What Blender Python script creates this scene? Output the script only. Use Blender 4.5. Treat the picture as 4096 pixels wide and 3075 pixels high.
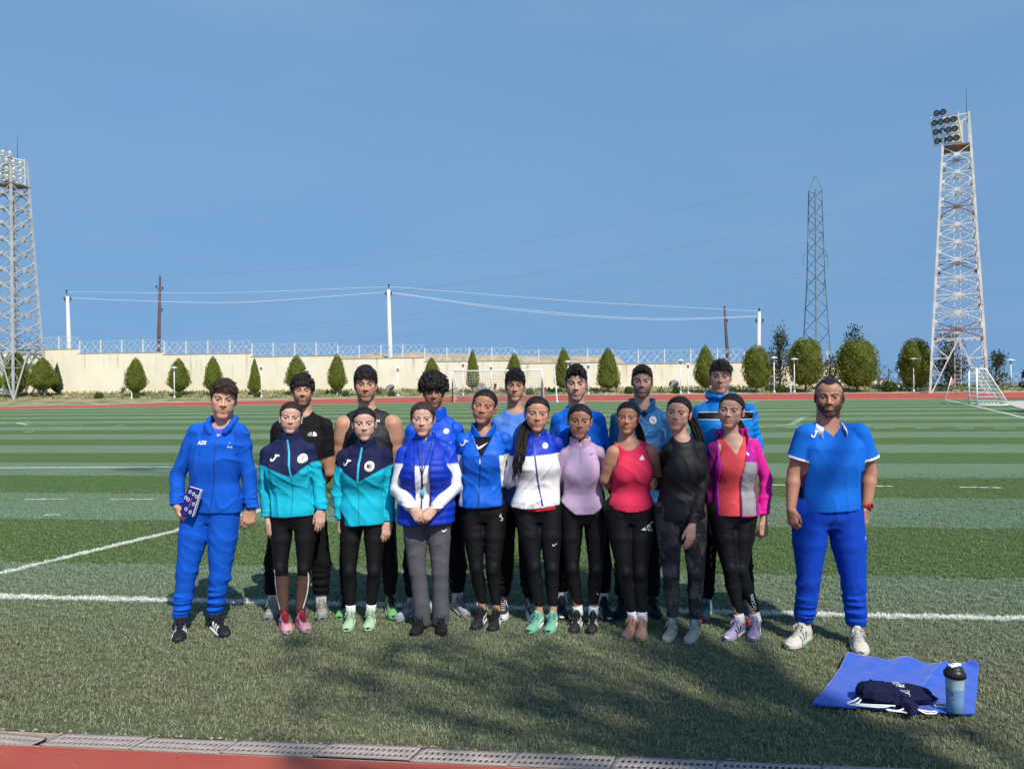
import bpy, bmesh, math, random
import numpy as np
from mathutils import Vector, Matrix
from mathutils.bvhtree import BVHTree

for _o in list(bpy.data.objects):
    bpy.data.objects.remove(_o)
SC = bpy.context.scene
COL = SC.collection
RND = random.Random(7)
NPR = np.random.default_rng(11)

# ---------------------------------------------------------------- camera
FPX, CAMH = 3078.0, 1.72
YAW, ROLL, PITCH = math.radians(6.2), 0.0105, math.atan(19.5 / 3078.0)
_F0 = Vector((-math.sin(YAW), math.cos(YAW), 0))
_R0 = Vector((math.cos(YAW), math.sin(YAW), 0))
_Z = Vector((0, 0, 1))
CF = _F0 * math.cos(PITCH) - _Z * math.sin(PITCH)
_U0 = _Z * math.cos(PITCH) + _F0 * math.sin(PITCH)
CR = _R0 * math.cos(ROLL) - _U0 * math.sin(ROLL)
CU = _R0 * math.sin(ROLL) + _U0 * math.cos(ROLL)
CC = Vector((0, 0, CAMH))
cam_d = bpy.data.cameras.new('camera')
cam_d.sensor_width = 36.0
cam_d.lens = 36.0 * FPX / 4096.0
cam_d.clip_start, cam_d.clip_end = 0.05, 90000.0
cam = bpy.data.objects.new('camera', cam_d)
COL.objects.link(cam)
cam.matrix_world = Matrix(((CR.x, CU.x, -CF.x, CC.x), (CR.y, CU.y, -CF.y, CC.y), (CR.z, CU.z, -CF.z, CC.z), (0, 0, 0, 1)))
SC.camera = cam
SC.render.resolution_x, SC.render.resolution_y = 1024, 768

# ---------------------------------------------------------------- world, sun, exposure
SUN_EL = math.radians(48.0)
_sh = (_R0 * 0.437 - _F0 * 0.90).normalized()
TO_SUN = Vector((_sh.x * math.cos(SUN_EL), _sh.y * math.cos(SUN_EL), math.sin(SUN_EL)))
W = bpy.data.worlds.new('World')
SC.world = W
W.use_nodes = True
_nt = W.node_tree
_nt.nodes.clear()
_sky = _nt.nodes.new('ShaderNodeTexSky')
_sky.sky_type = 'NISHITA'
_sky.sun_disc = False
_sky.sun_elevation = SUN_EL
_sky.sun_rotation = math.atan2(TO_SUN.x, TO_SUN.y)
_sky.altitude = 100
_sky.air_density, _sky.dust_density, _sky.ozone_density = 1.0, 0.2, 1.3
_bg = _nt.nodes.new('ShaderNodeBackground')
_bg.inputs['Strength'].default_value = 0.12
_wo = _nt.nodes.new('ShaderNodeOutputWorld')
# even blue down to the horizon: the sky is looked up a little above the true direction
_tc = _nt.nodes.new('ShaderNodeTexCoord')
_sp = _nt.nodes.new('ShaderNodeSeparateXYZ')
_ab = _nt.nodes.new('ShaderNodeMath')
_ab.operation = 'ABSOLUTE'
_ma = _nt.nodes.new('ShaderNodeMath')
_ma.operation = 'MULTIPLY_ADD'
_ma.inputs[1].default_value, _ma.inputs[2].default_value = 0.06, 0.45
_cb = _nt.nodes.new('ShaderNodeCombineXYZ')
_nm = _nt.nodes.new('ShaderNodeVectorMath')
_nm.operation = 'NORMALIZE'
_nt.links.new(_tc.outputs['Generated'], _sp.inputs[0])
_nt.links.new(_sp.outputs[2], _ab.inputs[0])
_nt.links.new(_ab.outputs[0], _ma.inputs[0])
_nt.links.new(_sp.outputs[0], _cb.inputs[0])
_nt.links.new(_sp.outputs[1], _cb.inputs[1])
_nt.links.new(_ma.outputs[0], _cb.inputs[2])
_nt.links.new(_cb.outputs[0], _nm.inputs[0])
_nt.links.new(_nm.outputs[0], _sky.inputs[0])
# thin high haze in the blue
_nz = _nt.nodes.new('ShaderNodeTexNoise')
_nz.inputs['Scale'].default_value, _nz.inputs['Detail'].default_value = 2.2, 6.0
_mp = _nt.nodes.new('ShaderNodeMapping')
_mp.inputs['Scale'].default_value = (1.0, 1.0, 4.5)
_mr = _nt.nodes.new('ShaderNodeMapRange')
_mr.inputs['From Min'].default_value, _mr.inputs['From Max'].default_value = 0.45, 0.80
_mr.inputs['To Min'].default_value, _mr.inputs['To Max'].default_value = 0.0, 0.11
_gn = _nt.nodes.new('ShaderNodeMix')
_gn.data_type, _gn.blend_type = 'RGBA', 'MULTIPLY'
_gn.inputs[0].default_value = 1.0
_gn.inputs[7].default_value = (0.86, 1.05, 1.05, 1)
_mx = _nt.nodes.new('ShaderNodeMix')
_mx.data_type = 'RGBA'
_mx.inputs[7].default_value = (3.4, 3.9, 4.4, 1)
_nt.links.new(_tc.outputs['Generated'], _mp.inputs[0])
_nt.links.new(_mp.outputs[0], _nz.inputs['Vector'])
_nt.links.new(_nz.outputs['Fac'], _mr.inputs['Value'])
_nt.links.new(_mr.outputs[0], _mx.inputs[0])
_nt.links.new(_sky.outputs[0], _gn.inputs[6])
_nt.links.new(_gn.outputs[2], _mx.inputs[6])
_nt.links.new(_mx.outputs[2], _bg.inputs[0])
_nt.links.new(_bg.outputs[0], _wo.inputs[0])
sun_d = bpy.data.lights.new('sun', 'SUN')
sun_d.energy = 3.8
sun_d.angle = math.radians(0.53)
sun_d.color = (1.0, 0.94, 0.84)
sun = bpy.data.objects.new('sun', sun_d)
COL.objects.link(sun)
sun.rotation_euler = (-TO_SUN).to_track_quat('-Z', 'Y').to_euler()
sun.location = (10, -10, 30)
SC.view_settings.view_transform = 'Standard'
SC.view_settings.look = 'None'
SC.view_settings.exposure = 0.50
SC.view_settings.gamma = 1.0
SC.view_settings.use_curve_mapping = False
SC.render.engine = 'CYCLES'
SC.cycles.max_bounces = 6
SC.cycles.transparent_max_bounces = 12
SC.cycles.use_denoising = True


def ray(u, v):
    return CF + CR * ((u - 2048.0) / FPX) + CU * ((1537.5 - v) / FPX)


def gp(u, v, z=0.0):
    d = ray(u, v)
    return CC + d * ((z - CAMH) / d.z)


def at_y(u, v, y):
    d = ray(u, v)
    return CC + d * (y / d.y)


def at_d(u, v, d):
    return CC + ray(u, v) * d


def proj(p):
    q = Vector(p) - CC
    w = q.dot(CF)
    return 2048 + FPX * q.dot(CR) / w, 1537.5 - FPX * q.dot(CU) / w, w


# ---------------------------------------------------------------- colour and materials
def lin(c):
    """sRGB 0-255 to linear"""
    out = []
    for x in c:
        x = x / 255.0
        out.append(x / 12.92 if x <= 0.04045 else ((x + 0.055) / 1.055) ** 2.4)
    return tuple(out)


MATS = {}


def node(nt, typ, **kw):
    n = nt.nodes.new(typ)
    for k, v in kw.items():
        if k.startswith('i_'):
            n.inputs[k[2:].replace('_', ' ')].default_value = v
        else:
            setattr(n, k, v)
    return n


def mat(name, color, rough=0.6, metal=0.0, var=0.15, scale=8.0, bump=0.0, bscale=60.0, spec=0.4, sheen=0.0, attr=None, coord='Object', stretch=None, detail=4.0, sss=0.0):
    """Principled with noise-driven colour variation and a fine bump"""
    if name in MATS:
        return MATS[name]
    m = bpy.data.materials.new(name)
    MATS[name] = m
    m.use_nodes = True
    nt = m.node_tree
    b = nt.nodes['Principled BSDF']
    b.inputs['Roughness'].default_value = rough
    b.inputs['Metallic'].default_value = metal
    b.inputs['Specular IOR Level'].default_value = spec
    if sheen:
        b.inputs['Sheen Weight'].default_value = sheen
        b.inputs['Sheen Roughness'].default_value = 0.5
    if sss:
        b.inputs['Subsurface Weight'].default_value = sss
        b.inputs['Subsurface Radius'].default_value = (0.010, 0.004, 0.002)
        b.inputs['Subsurface Scale'].default_value = 1.0
    tc = node(nt, 'ShaderNodeTexCoord')
    src = tc.outputs[coord]
    if stretch:
        mp = node(nt, 'ShaderNodeMapping')
        mp.inputs['Scale'].default_value = stretch
        nt.links.new(src, mp.inputs[0])
        src = mp.outputs[0]
    nz = node(nt, 'ShaderNodeTexNoise')
    nz.inputs['Scale'].default_value = scale
    nz.inputs['Detail'].default_value = detail
    nt.links.new(src, nz.inputs['Vector'])
    mr = node(nt, 'ShaderNodeMapRange')
    mr.inputs['From Min'].default_value, mr.inputs['From Max'].default_value = 0.25, 0.75
    mr.inputs['To Min'].default_value, mr.inputs['To Max'].default_value = 1.0 - var, 1.0 + var
    nt.links.new(nz.outputs['Fac'], mr.inputs['Value'])
    hs = node(nt, 'ShaderNodeMix', data_type='RGBA', blend_type='MULTIPLY')
    hs.inputs[0].default_value = 1.0
    if attr:
        at = node(nt, 'ShaderNodeAttribute', attribute_name=attr)
        nt.links.new(at.outputs['Color'], hs.inputs[6])
    else:
        hs.inputs[6].default_value = (*color, 1)
    cb = node(nt, 'ShaderNodeCombineColor')
    for i in range(3):
        nt.links.new(mr.outputs[0], cb.inputs[i])
    nt.links.new(cb.outputs[0], hs.inputs[7])
    nt.links.new(hs.outputs[2], b.inputs['Base Color'])
    if bump:
        n2 = node(nt, 'ShaderNodeTexNoise')
        n2.inputs['Scale'].default_value = bscale
        n2.inputs['Detail'].default_value = 5.0
        nt.links.new(src, n2.inputs['Vector'])
        bp = node(nt, 'ShaderNodeBump')
        bp.inputs['Strength'].default_value = 1.0
        bp.inputs['Distance'].default_value = bump
        nt.links.new(n2.outputs['Fac'], bp.inputs['Height'])
        nt.links.new(bp.outputs[0], b.inputs['Normal'])
    return m


# ---------------------------------------------------------------- mesh helpers
def set_cols(me, cols):
    a = me.color_attributes.new('col', 'FLOAT_COLOR', 'POINT')
    c = np.ones((len(me.vertices), 4), np.float32)
    c[:, :3] = cols
    a.data.foreach_set('color', c.ravel())


def mesh_np(name, V, F, cols=None, smooth=True):
    """F: one array of quads or tris, or a list of such arrays"""
    V = np.asarray(V, np.float32)
    Fs = F if isinstance(F, (list, tuple)) and len(F) and isinstance(F[0], np.ndarray) and F[0].ndim == 2 else [np.asarray(F)]
    me = bpy.data.meshes.new(name)
    me.vertices.add(len(V))
    me.vertices.foreach_set('co', V.ravel())
    tot = np.concatenate([np.full(len(f), f.shape[1], np.int32) for f in Fs])
    idx = np.concatenate([f.ravel() for f in Fs]).astype(np.int32)
    st = np.concatenate([[0], np.cumsum(tot)[:-1]]).astype(np.int32)
    me.loops.add(len(idx))
    me.loops.foreach_set('vertex_index', idx)
    me.polygons.add(len(tot))
    me.polygons.foreach_set('loop_start', st)
    if smooth:
        me.polygons.foreach_set('use_smooth', np.ones(len(tot), bool))
    if cols is not None:
        set_cols(me, cols)
    me.update(calc_edges=True)
    return me


class MB:
    """collects boxes, bars, tubes and polygons into one mesh"""

    def __init__(s):
        s.v, s.f, s.c = [], [], []

    def add(s, vs, fs, c=None):
        o = len(s.v)
        s.v += [tuple(x) for x in vs]
        s.f += [tuple(i + o for i in f) for f in fs]
        if c is not None:
            s.c += [c] * len(vs)

    def box(s, a, b, c=None):
        x0, y0, z0 = a
        x1, y1, z1 = b
        s.add([(x0, y0, z0), (x1, y0, z0), (x1, y1, z0), (x0, y1, z0), (x0, y0, z1), (x1, y0, z1), (x1, y1, z1), (x0, y1, z1)],
              [(3, 2, 1, 0), (4, 5, 6, 7), (0, 1, 5, 4), (1, 2, 6, 5), (2, 3, 7, 6), (3, 0, 4, 7)], c)

    def bar(s, p, q, w, h=None, c=None, up=(0, 0, 1)):
        p, q = Vector(p), Vector(q)
        h = h or w
        d = (q - p).normalized()
        upv = Vector(up)
        if abs(d.dot(upv)) > 0.98:
            upv = Vector((0, 1, 0))
        x = d.cross(upv).normalized() * (w / 2)
        y = x.cross(d).normalized() * (h / 2)
        vs = [p - x - y, p + x - y, p + x + y, p - x + y, q - x - y, q + x - y, q + x + y, q - x + y]
        s.add(vs, [(3, 2, 1, 0), (4, 5, 6, 7), (0, 1, 5, 4), (1, 2, 6, 5), (2, 3, 7, 6), (3, 0, 4, 7)], c)

    def tube(s, pts, r, n=6, c=None, cap=True):
        pts = [Vector(p) for p in pts]
        rs = r if isinstance(r, (list, tuple)) else [r] * len(pts)
        o = len(s.v)
        pv = None
        for i, p in enumerate(pts):
            d = (pts[min(i + 1, len(pts) - 1)] - pts[max(i - 1, 0)])
            d = d.normalized() if d.length > 1e-9 else Vector((0, 0, 1))
            if pv is None:
                a = d.cross(Vector((0, 0, 1)))
                if a.length < 0.05:
                    a = d.cross(Vector((0, 1, 0)))
            else:
                a = pv - d * pv.dot(d)
            a.normalize()
            pv = a
            b = d.cross(a)
            for k in range(n):
                t = 2 * math.pi * k / n
                s.v.append(tuple(p + (a * math.cos(t) + b * math.sin(t)) * rs[i]))
                if c is not None:
                    s.c.append(c)
        for i in range(len(pts) - 1):
            for k in range(n):
                k2 = (k + 1) % n
                s.f.append((o + i * n + k, o + i * n + k2, o + (i + 1) * n + k2, o + (i + 1) * n + k))
        if cap:
            s.f.append(tuple(o + k for k in reversed(range(n))))
            s.f.append(tuple(o + (len(pts) - 1) * n + k for k in range(n)))

    def lathe(s, prof, n=16, o=(0, 0, 0), c=None):
        """prof: list of (radius, z)"""
        b0 = len(s.v)
        for (r, z) in prof:
            for k in range(n):
                t = 2 * math.pi * k / n
                s.v.append((o[0] + r * math.cos(t), o[1] + r * math.sin(t), o[2] + z))
                if c is not None:
                    s.c.append(c)
        for i in range(len(prof) - 1):
            for k in range(n):
                k2 = (k + 1) % n
                s.f.append((b0 + i * n + k, b0 + i * n + k2, b0 + (i + 1) * n + k2, b0 + (i + 1) * n + k))
        s.f.append(tuple(b0 + k for k in reversed(range(n))))
        s.f.append(tuple(b0 + (len(prof) - 1) * n + k for k in range(n)))

    def mesh(s, name, smooth=False):
        me = bpy.data.meshes.new(name)
        me.from_pydata(s.v, [], s.f)
        if smooth:
            me.polygons.foreach_set('use_smooth', np.ones(len(me.polygons), bool))
        if s.c and len(s.c) == len(s.v):
            set_cols(me, np.array(s.c, np.float32))
        me.update()
        return me

    def build(s, name, m, parent=None, smooth=False, loc=None):
        return ob(name, s.mesh(name, smooth), m, parent, loc)


def ob(name, me, m=None, parent=None, loc=None, rot=None):
    o = bpy.data.objects.new(name, me)
    COL.objects.link(o)
    if m is not None and me is not None and len(me.materials) == 0:
        me.materials.append(m)
    if parent is not None:
        o.parent = parent
    if loc is not None:
        o.location = loc
    if rot is not None:
        o.rotation_euler = rot
    return o


def tag(o, label=None, cat=None, group=None, kind=None):
    for k, v in (('label', label), ('category', cat), ('group', group), ('kind', kind)):
        if v:
            o[k] = v
    return o


def empty(name, loc=(0, 0, 0), rz=0.0):
    o = bpy.data.objects.new(name, None)
    COL.objects.link(o)
    o.location = loc
    o.rotation_euler = (0, 0, rz)
    o.empty_display_size = 0.1
    return o


ORD = ['first', 'second', 'third', 'fourth', 'fifth', 'sixth', 'seventh', 'eighth', 'ninth', 'tenth', 'eleventh', 'twelfth', 'thirteenth', 'fourteenth', 'fifteenth', 'sixteenth', 'seventeenth', 'eighteenth', 'nineteenth', 'twentieth']
# ================================================================ the setting
WALL_Y = 73.0


def prof(y):
    """height of the ground beyond the pitch"""
    if y < 58.7:
        return 0.0
    if y < 66.5:
        return 0.30 * (y - 58.7) / 7.8
    return 0.30 + min(1.0, (y - 66.5) / 6.0) * 0.52


def world_pos(nt):
    return node(nt, 'ShaderNodeNewGeometry').outputs['Position']


def math_n(nt, op, a, b=None, c=None, clamp=False):
    n = node(nt, 'ShaderNodeMath', operation=op, use_clamp=clamp)
    for i, x in enumerate((a, b, c)):
        if x is None:
            continue
        if hasattr(x, 'is_linked') or hasattr(x, 'links'):
            nt.links.new(x, n.inputs[i])
        else:
            n.inputs[i].default_value = x
    return n.outputs[0]


def mix_n(nt, fac, a, b, blend='MIX'):
    n = node(nt, 'ShaderNodeMix', data_type='RGBA', blend_type=blend)
    for s, x in ((n.inputs[0], fac), (n.inputs[6], a), (n.inputs[7], b)):
        if hasattr(x, 'links'):
            nt.links.new(x, s)
        elif isinstance(x, tuple):
            s.default_value = (*x, 1)
        else:
            s.default_value = x
    return n.outputs[2]


def noise_n(nt, vec, scale, detail=3.0, rough=0.5):
    n = node(nt, 'ShaderNodeTexNoise')
    n.inputs['Scale'].default_value = scale
    n.inputs['Detail'].default_value = detail
    n.inputs['Roughness'].default_value = rough
    nt.links.new(vec, n.inputs['Vector'])
    return n.outputs['Fac']


def smooth_n(nt, v, a, b, lo=0.0, hi=1.0):
    n = node(nt, 'ShaderNodeMapRange', interpolation_type='SMOOTHSTEP')
    nt.links.new(v, n.inputs['Value'])
    n.inputs['From Min'].default_value, n.inputs['From Max'].default_value = a, b
    n.inputs['To Min'].default_value, n.inputs['To Max'].default_value = lo, hi
    return n.outputs[0]


def turf_material(name, blades):
    m = bpy.data.materials.new(name)
    m.use_nodes = True
    nt = m.node_tree
    b = nt.nodes['Principled BSDF']
    b.inputs['Roughness'].default_value = 0.62 if blades else 0.85
    b.inputs['Specular IOR Level'].default_value = 0.35 if blades else 0.15
    P = world_pos(nt)
    sx = node(nt, 'ShaderNodeSeparateXYZ')
    nt.links.new(P, sx.inputs[0])
    X, Y = sx.outputs[0], sx.outputs[1]
    wob = noise_n(nt, P, 3.0, 4.0)
    fine = noise_n(nt, P, 55.0, 3.0, 0.6)
    Yw = math_n(nt, 'MULTIPLY_ADD', wob, 0.16, Y)
    Yw = math_n(nt, 'MULTIPLY_ADD', fine, 0.10, Yw)
    t = math_n(nt, 'DIVIDE', math_n(nt, 'SUBTRACT', Yw, 6.87 + 0.13), 4.44)
    fr = math_n(nt, 'FRACT', t)
    light = math_n(nt, 'GREATER_THAN', fr, 0.5)
    big = noise_n(nt, P, 0.45, 3.0)
    c = mix_n(nt, light, (0.086, 0.142, 0.042), (0.150, 0.222, 0.136))
    c = mix_n(nt, smooth_n(nt, big, 0.35, 0.75, 0.0, 0.35), c, (0.100, 0.150, 0.062))
    # worn strip nearest the drain
    near = smooth_n(nt, Yw, 6.9, 7.05, 1.0, 0.0)
    med = noise_n(nt, P, 1.6, 4.0)
    wornf = smooth_n(nt, Yw, 4.6, 6.9)
    worn = mix_n(nt, smooth_n(nt, med, 0.3, 0.7), (0.142, 0.165, 0.085), (0.155, 0.158, 0.090))
    worn = mix_n(nt, wornf, worn, (0.150, 0.205, 0.125))
    c = mix_n(nt, near, c, worn)
    # woven-in white lines
    ed = math_n(nt, 'MULTIPLY_ADD', fine, 0.05, -0.025)
    d1 = math_n(nt, 'ABSOLUTE', math_n(nt, 'SUBTRACT', math_n(nt, 'ADD', Y, ed), 5.755))
    m1 = math_n(nt, 'LESS_THAN', d1, 0.052)
    # oblique line on the left: x = -5.42 + 0.276 (y - 6.47)
    lx = math_n(nt, 'MULTIPLY_ADD', math_n(nt, 'SUBTRACT', Y, 6.47), 0.276, -5.42)
    d2 = math_n(nt, 'ABSOLUTE', math_n(nt, 'SUBTRACT', math_n(nt, 'ADD', X, ed), lx))
    m2 = math_n(nt, 'LESS_THAN', d2, 0.055)
    m2 = math_n(nt, 'MULTIPLY', m2, math_n(nt, 'LESS_THAN', Y, 10.2))
    m2 = math_n(nt, 'MULTIPLY', m2, math_n(nt, 'GREATER_THAN', Y, 5.75))
    c = mix_n(nt, math_n(nt, 'MULTIPLY', math_n(nt, 'MAXIMUM', m1, m2), smooth_n(nt, med, 0.2, 0.5, 0.72, 0.95)), c, (0.66, 0.66, 0.60))
    if blades:
        oi = node(nt, 'ShaderNodeObjectInfo')
        gm = node(nt, 'ShaderNodeNewGeometry')
        rr = math_n(nt, 'FRACT', math_n(nt, 'ADD', oi.outputs['Random'], gm.outputs['Random Per Island']))
        k = smooth_n(nt, rr, 0.0, 1.0, 0.70, 1.70)
        cb = node(nt, 'ShaderNodeCombineColor')
        for i in range(3):
            nt.links.new(k, cb.inputs[i])
        c = mix_n(nt, 1.0, c, cb.outputs[0], 'MULTIPLY')
        pale = math_n(nt, 'GREATER_THAN', rr, 0.93)
        c = mix_n(nt, math_n(nt, 'MULTIPLY', pale, 0.6), c, (0.42, 0.40, 0.27))
        b.inputs['Subsurface Weight'].default_value = 0.0
    else:
        sp = noise_n(nt, P, 130.0, 4.0, 0.7)
        k = smooth_n(nt, sp, 0.30, 0.70, 0.45, 1.6)
        sp2 = noise_n(nt, P, 22.0, 4.0, 0.7)
        k = math_n(nt, 'MULTIPLY', k, smooth_n(nt, sp2, 0.3, 0.7, 0.75, 1.25))
        cb = node(nt, 'ShaderNodeCombineColor')
        for i in range(3):
            nt.links.new(k, cb.inputs[i])
        c = mix_n(nt, 1.0, c, cb.outputs[0], 'MULTIPLY')
        bp = node(nt, 'ShaderNodeBump')
        bp.inputs['Distance'].default_value = 0.02
        nt.links.new(sp, bp.inputs['Height'])
        nt.links.new(bp.outputs[0], b.inputs['Normal'])
    nt.links.new(c, b.inputs['Base Color'])
    return m


def track_material():
    m = bpy.data.materials.new('red_track')
    m.use_nodes = True
    nt = m.node_tree
    b = nt.nodes['Principled BSDF']
    b.inputs['Roughness'].default_value = 0.9
    b.inputs['Specular IOR Level'].default_value = 0.15
    P = world_pos(nt)
    c = mix_n(nt, smooth_n(nt, noise_n(nt, P, 2.2, 4.0), 0.3, 0.7), (0.36, 0.075, 0.055), (0.42, 0.098, 0.072))
    c = mix_n(nt, smooth_n(nt, noise_n(nt, P, 400.0, 2.0), 0.35, 0.7, 0.0, 0.35), c, (0.30, 0.055, 0.040))
    vo = node(nt, 'ShaderNodeTexVoronoi')
    vo.inputs['Scale'].default_value = 16.0
    nt.links.new(P, vo.inputs['Vector'])
    spk = math_n(nt, 'LESS_THAN', vo.outputs['Distance'], math_n(nt, 'MULTIPLY_ADD', noise_n(nt, P, 7.0), 0.42, -0.16))
    c = mix_n(nt, math_n(nt, 'MULTIPLY', spk, 0.75), c, (0.13, 0.035, 0.025))
    nt.links.new(c, b.inputs['Base Color'])
    bp = node(nt, 'ShaderNodeBump')
    bp.inputs['Distance'].default_value = 0.003
    nt.links.new(noise_n(nt, P, 350.0, 3.0), bp.inputs['Height'])
    nt.links.new(bp.outputs[0], b.inputs['Normal'])
    return m


TURF = turf_material('artificial_turf', False)
TURF_B = turf_material('turf_blades', True)
TRACK = track_material()
M_DIRT = mat('dry_earth', (0.30, 0.235, 0.15), 0.95, var=0.3, scale=0.7, bump=0.02, bscale=6, coord='Object')
M_CONC = mat('concrete', (0.46, 0.43, 0.39), 0.9, var=0.15, scale=3, bump=0.002, bscale=120)
M_WHITE = mat('white_paint', (0.78, 0.78, 0.76), 0.55, var=0.06)
M_LINE = mat('line_white', (0.62, 0.64, 0.58), 0.9, var=0.25, scale=9)


def sheet(name, pts, z, m, kind='structure'):
    me = bpy.data.meshes.new(name)
    me.from_pydata([(p[0], p[1], z) for p in pts], [], [tuple(range(len(pts)))])
    me.update()
    return tag(ob(name, me, m), kind=kind)


# base ground to well beyond the grounds, then the land falls away to the sea
def ground():
    V, F = [], []
    xs = np.linspace(-160, 160, 33)
    ys = [-60, -8, 0, 30, 55, 62, 70, 74, 80, 95, 130, 200, 400]
    for y in ys:
        for x in xs:
            if y <= 74:
                z = -0.32 if y < 58 else prof(y) - 0.30
            else:
                z = 0.5 - (y - 74) * 0.13
            V.append((x, y, z))
    n = len(xs)
    for j in range(len(ys) - 1):
        for i in range(n - 1):
            F.append((j * n + i, j * n + i + 1, (j + 1) * n + i + 1, (j + 1) * n + i))
    tag(ob('ground', mesh_np('ground', V, np.array(F)), M_DIRT), kind='structure')


ground()
M_SEA = mat('sea_water', (0.10, 0.17, 0.24), 0.35, var=0.1, scale=0.001, spec=0.5, bump=1.5, bscale=0.01)
_s = MB()
_s.lathe([(0.01, -0.001), (60000, 0.0)], 64, (0, 0, -140))
tag(_s.build('water', M_SEA), kind='structure')

# pitch outline from the photograph, in metres
INNER = [(-62.0, 36.0), (-50.0, 44.5), (-41.0, 49.1), (-34.3, 53.0), (-25.4, 55.6), (-16.0, 57.6), (-7.3, 58.6), (2.0, 58.6), (11.3, 58.5), (24.6, 58.3), (30.0, 58.0)]
RIGHT = [(30.0, 52.0), (27.0, 45.0), (25.0, 40.0), (22.0, 30.0), (20.0, 3.53)]
pitch_pts = [(-62.0, 3.53)] + INNER + RIGHT
sheet('pitch', pitch_pts, 0.0, TURF)
sheet('near_track', [(-40, -5), (40, -5), (40, 3.385), (-40, 3.385)], 0.0, TRACK)
sheet('back_verge', [(-60, -60), (60, -60), (60, -5), (-60, -5)], -0.02, mat('back_grass', (0.13, 0.15, 0.06), 0.95, var=0.4, scale=1.5))


def strip(name, inner, off0, off1, m, dz, nsub=8):
    V, F = [], []
    pts = []
    for i in range(len(inner) - 1):
        a, b = Vector(inner[i]), Vector(inner[i + 1])
        for k in range(4):
            pts.append(a.lerp(b, k / 4))
    pts.append(Vector(inner[-1]))
    for i, p in enumerate(pts):
        d = (pts[min(i + 1, len(pts) - 1)] - pts[max(i - 1, 0)]).normalized()
        nrm = Vector((-d.y, d.x))
        for k in range(nsub + 1):
            q = p + nrm * (off0 + (off1 - off0) * k / nsub)
            V.append((q.x, q.y, prof(q.y) + dz))
    n = nsub + 1
    for i in range(len(pts) - 1):
        for k in range(nsub):
            F.append((i * n + k, (i + 1) * n + k, (i + 1) * n + k + 1, i * n + k + 1))
    return tag(ob(name, mesh_np(name, V, np.array(F)), m), kind='structure')


strip('far_track', INNER[:-1] + [(40.0, 58.2)], 0.45, 7.6, TRACK, 0.004)
strip('track_edging', INNER[:-1] + [(27.0, 58.3)], -0.02, 0.43, M_CONC, 0.008, 2)
strip('outer_edging', INNER[:-1] + [(44.0, 58.2)], 7.62, 8.1, M_CONC, 0.05, 2)


def verge_mat():
    m = bpy.data.materials.new('verge_grass')
    m.use_nodes = True
    nt = m.node_tree
    b = nt.nodes['Principled BSDF']
    b.inputs['Roughness'].default_value = 0.95
    P = world_pos(nt)
    c = mix_n(nt, smooth_n(nt, noise_n(nt, P, 0.6, 5.0), 0.4, 0.62), (0.38, 0.30, 0.17), (0.13, 0.16, 0.055))
    c = mix_n(nt, smooth_n(nt, noise_n(nt, P, 5.0, 5.0), 0.4, 0.7, 0, 0.5), c, (0.10, 0.11, 0.045))
    nt.links.new(c, b.inputs['Base Color'])
    bp = node(nt, 'ShaderNodeBump')
    bp.inputs['Distance'].default_value = 0.15
    nt.links.new(noise_n(nt, P, 5.0, 5.0), bp.inputs['Height'])
    nt.links.new(bp.outputs[0], b.inputs['Normal'])
    return m


M_VERGE = verge_mat()


def verge():
    xs = np.linspace(-90, 75, 331)
    ys = np.concatenate([np.linspace(40, 58, 10), np.linspace(58.5, 73.5, 31)])
    V, F = [], []
    for y in ys:
        for x in xs:
            z = prof(y) - 0.03
            if y > 67.5:
                z += 0.05 * math.sin(x * 1.9 + y) * math.sin(x * 0.7 - y * 2.1)
            V.append((x, y, z))
    n = len(xs)
    for j in range(len(ys) - 1):
        for i in range(n - 1):
            F.append((j * n + i, j * n + i + 1, (j + 1) * n + i + 1, (j + 1) * n + i))
    tag(ob('verge', mesh_np('verge', V, np.array(F)), M_VERGE), kind='structure')


verge()
# rough grass tufts on the verge
def verge_tufts():
    V, F, C = [], [], []
    for i in range(7500):
        x = RND.uniform(-58, 45)
        y = 66.9 + 6.0 * RND.random() ** 0.8
        z = prof(y) - 0.05
        dry = RND.random() < 0.5 + 0.4 * math.sin(x * 0.35)
        h = RND.uniform(0.08, 0.28) * (1.3 if y > 71 else 0.8)
        col = (0.40, 0.33, 0.17) if dry else (0.11, 0.17, 0.05)
        k = RND.uniform(0.6, 1.25)
        for j in range(3):
            a = RND.uniform(0, 6.28)
            w = 0.05
            lx, ly = RND.uniform(-.14, .14), RND.uniform(-.14, .14)
            o = len(V)
            V += [(x + w * math.cos(a), y + w * math.sin(a), z), (x - w * math.cos(a), y - w * math.sin(a), z), (x + lx, y + ly, z + h)]
            F.append((o, o + 1, o + 2))
            C += [tuple(c * k for c in col)] * 3
    o = ob('verge_grass', mesh_np('verge_grass', V, np.array(F), np.array(C), False), mat('grass_tuft', (0, 0, 0), 0.9, attr='col'))
    tag(o, 'rough dry and green grass tufts below the cream wall', 'grass', kind='stuff')


verge_tufts()

# concrete path and kerb at the far right corner
_c = [gp(3990, 1606), gp(4096, 1638), gp(4330, 1705), gp(4500, 1650), gp(4096, 1604)]
sheet('path', [(p.x, p.y) for p in _c], 0.02, M_CONC)

# ---- painted lines beyond the blades, given by their ends in the photograph
def seg_sheet(name, a, b, w):
    a, b = Vector((a.x, a.y)), Vector((b.x, b.y))
    d = (b - a).normalized()
    n = Vector((-d.y, d.x)) * (w / 2)
    return sheet(name, [a - n, b - n, b + n, a + n], 0.005, M_LINE)


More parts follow.
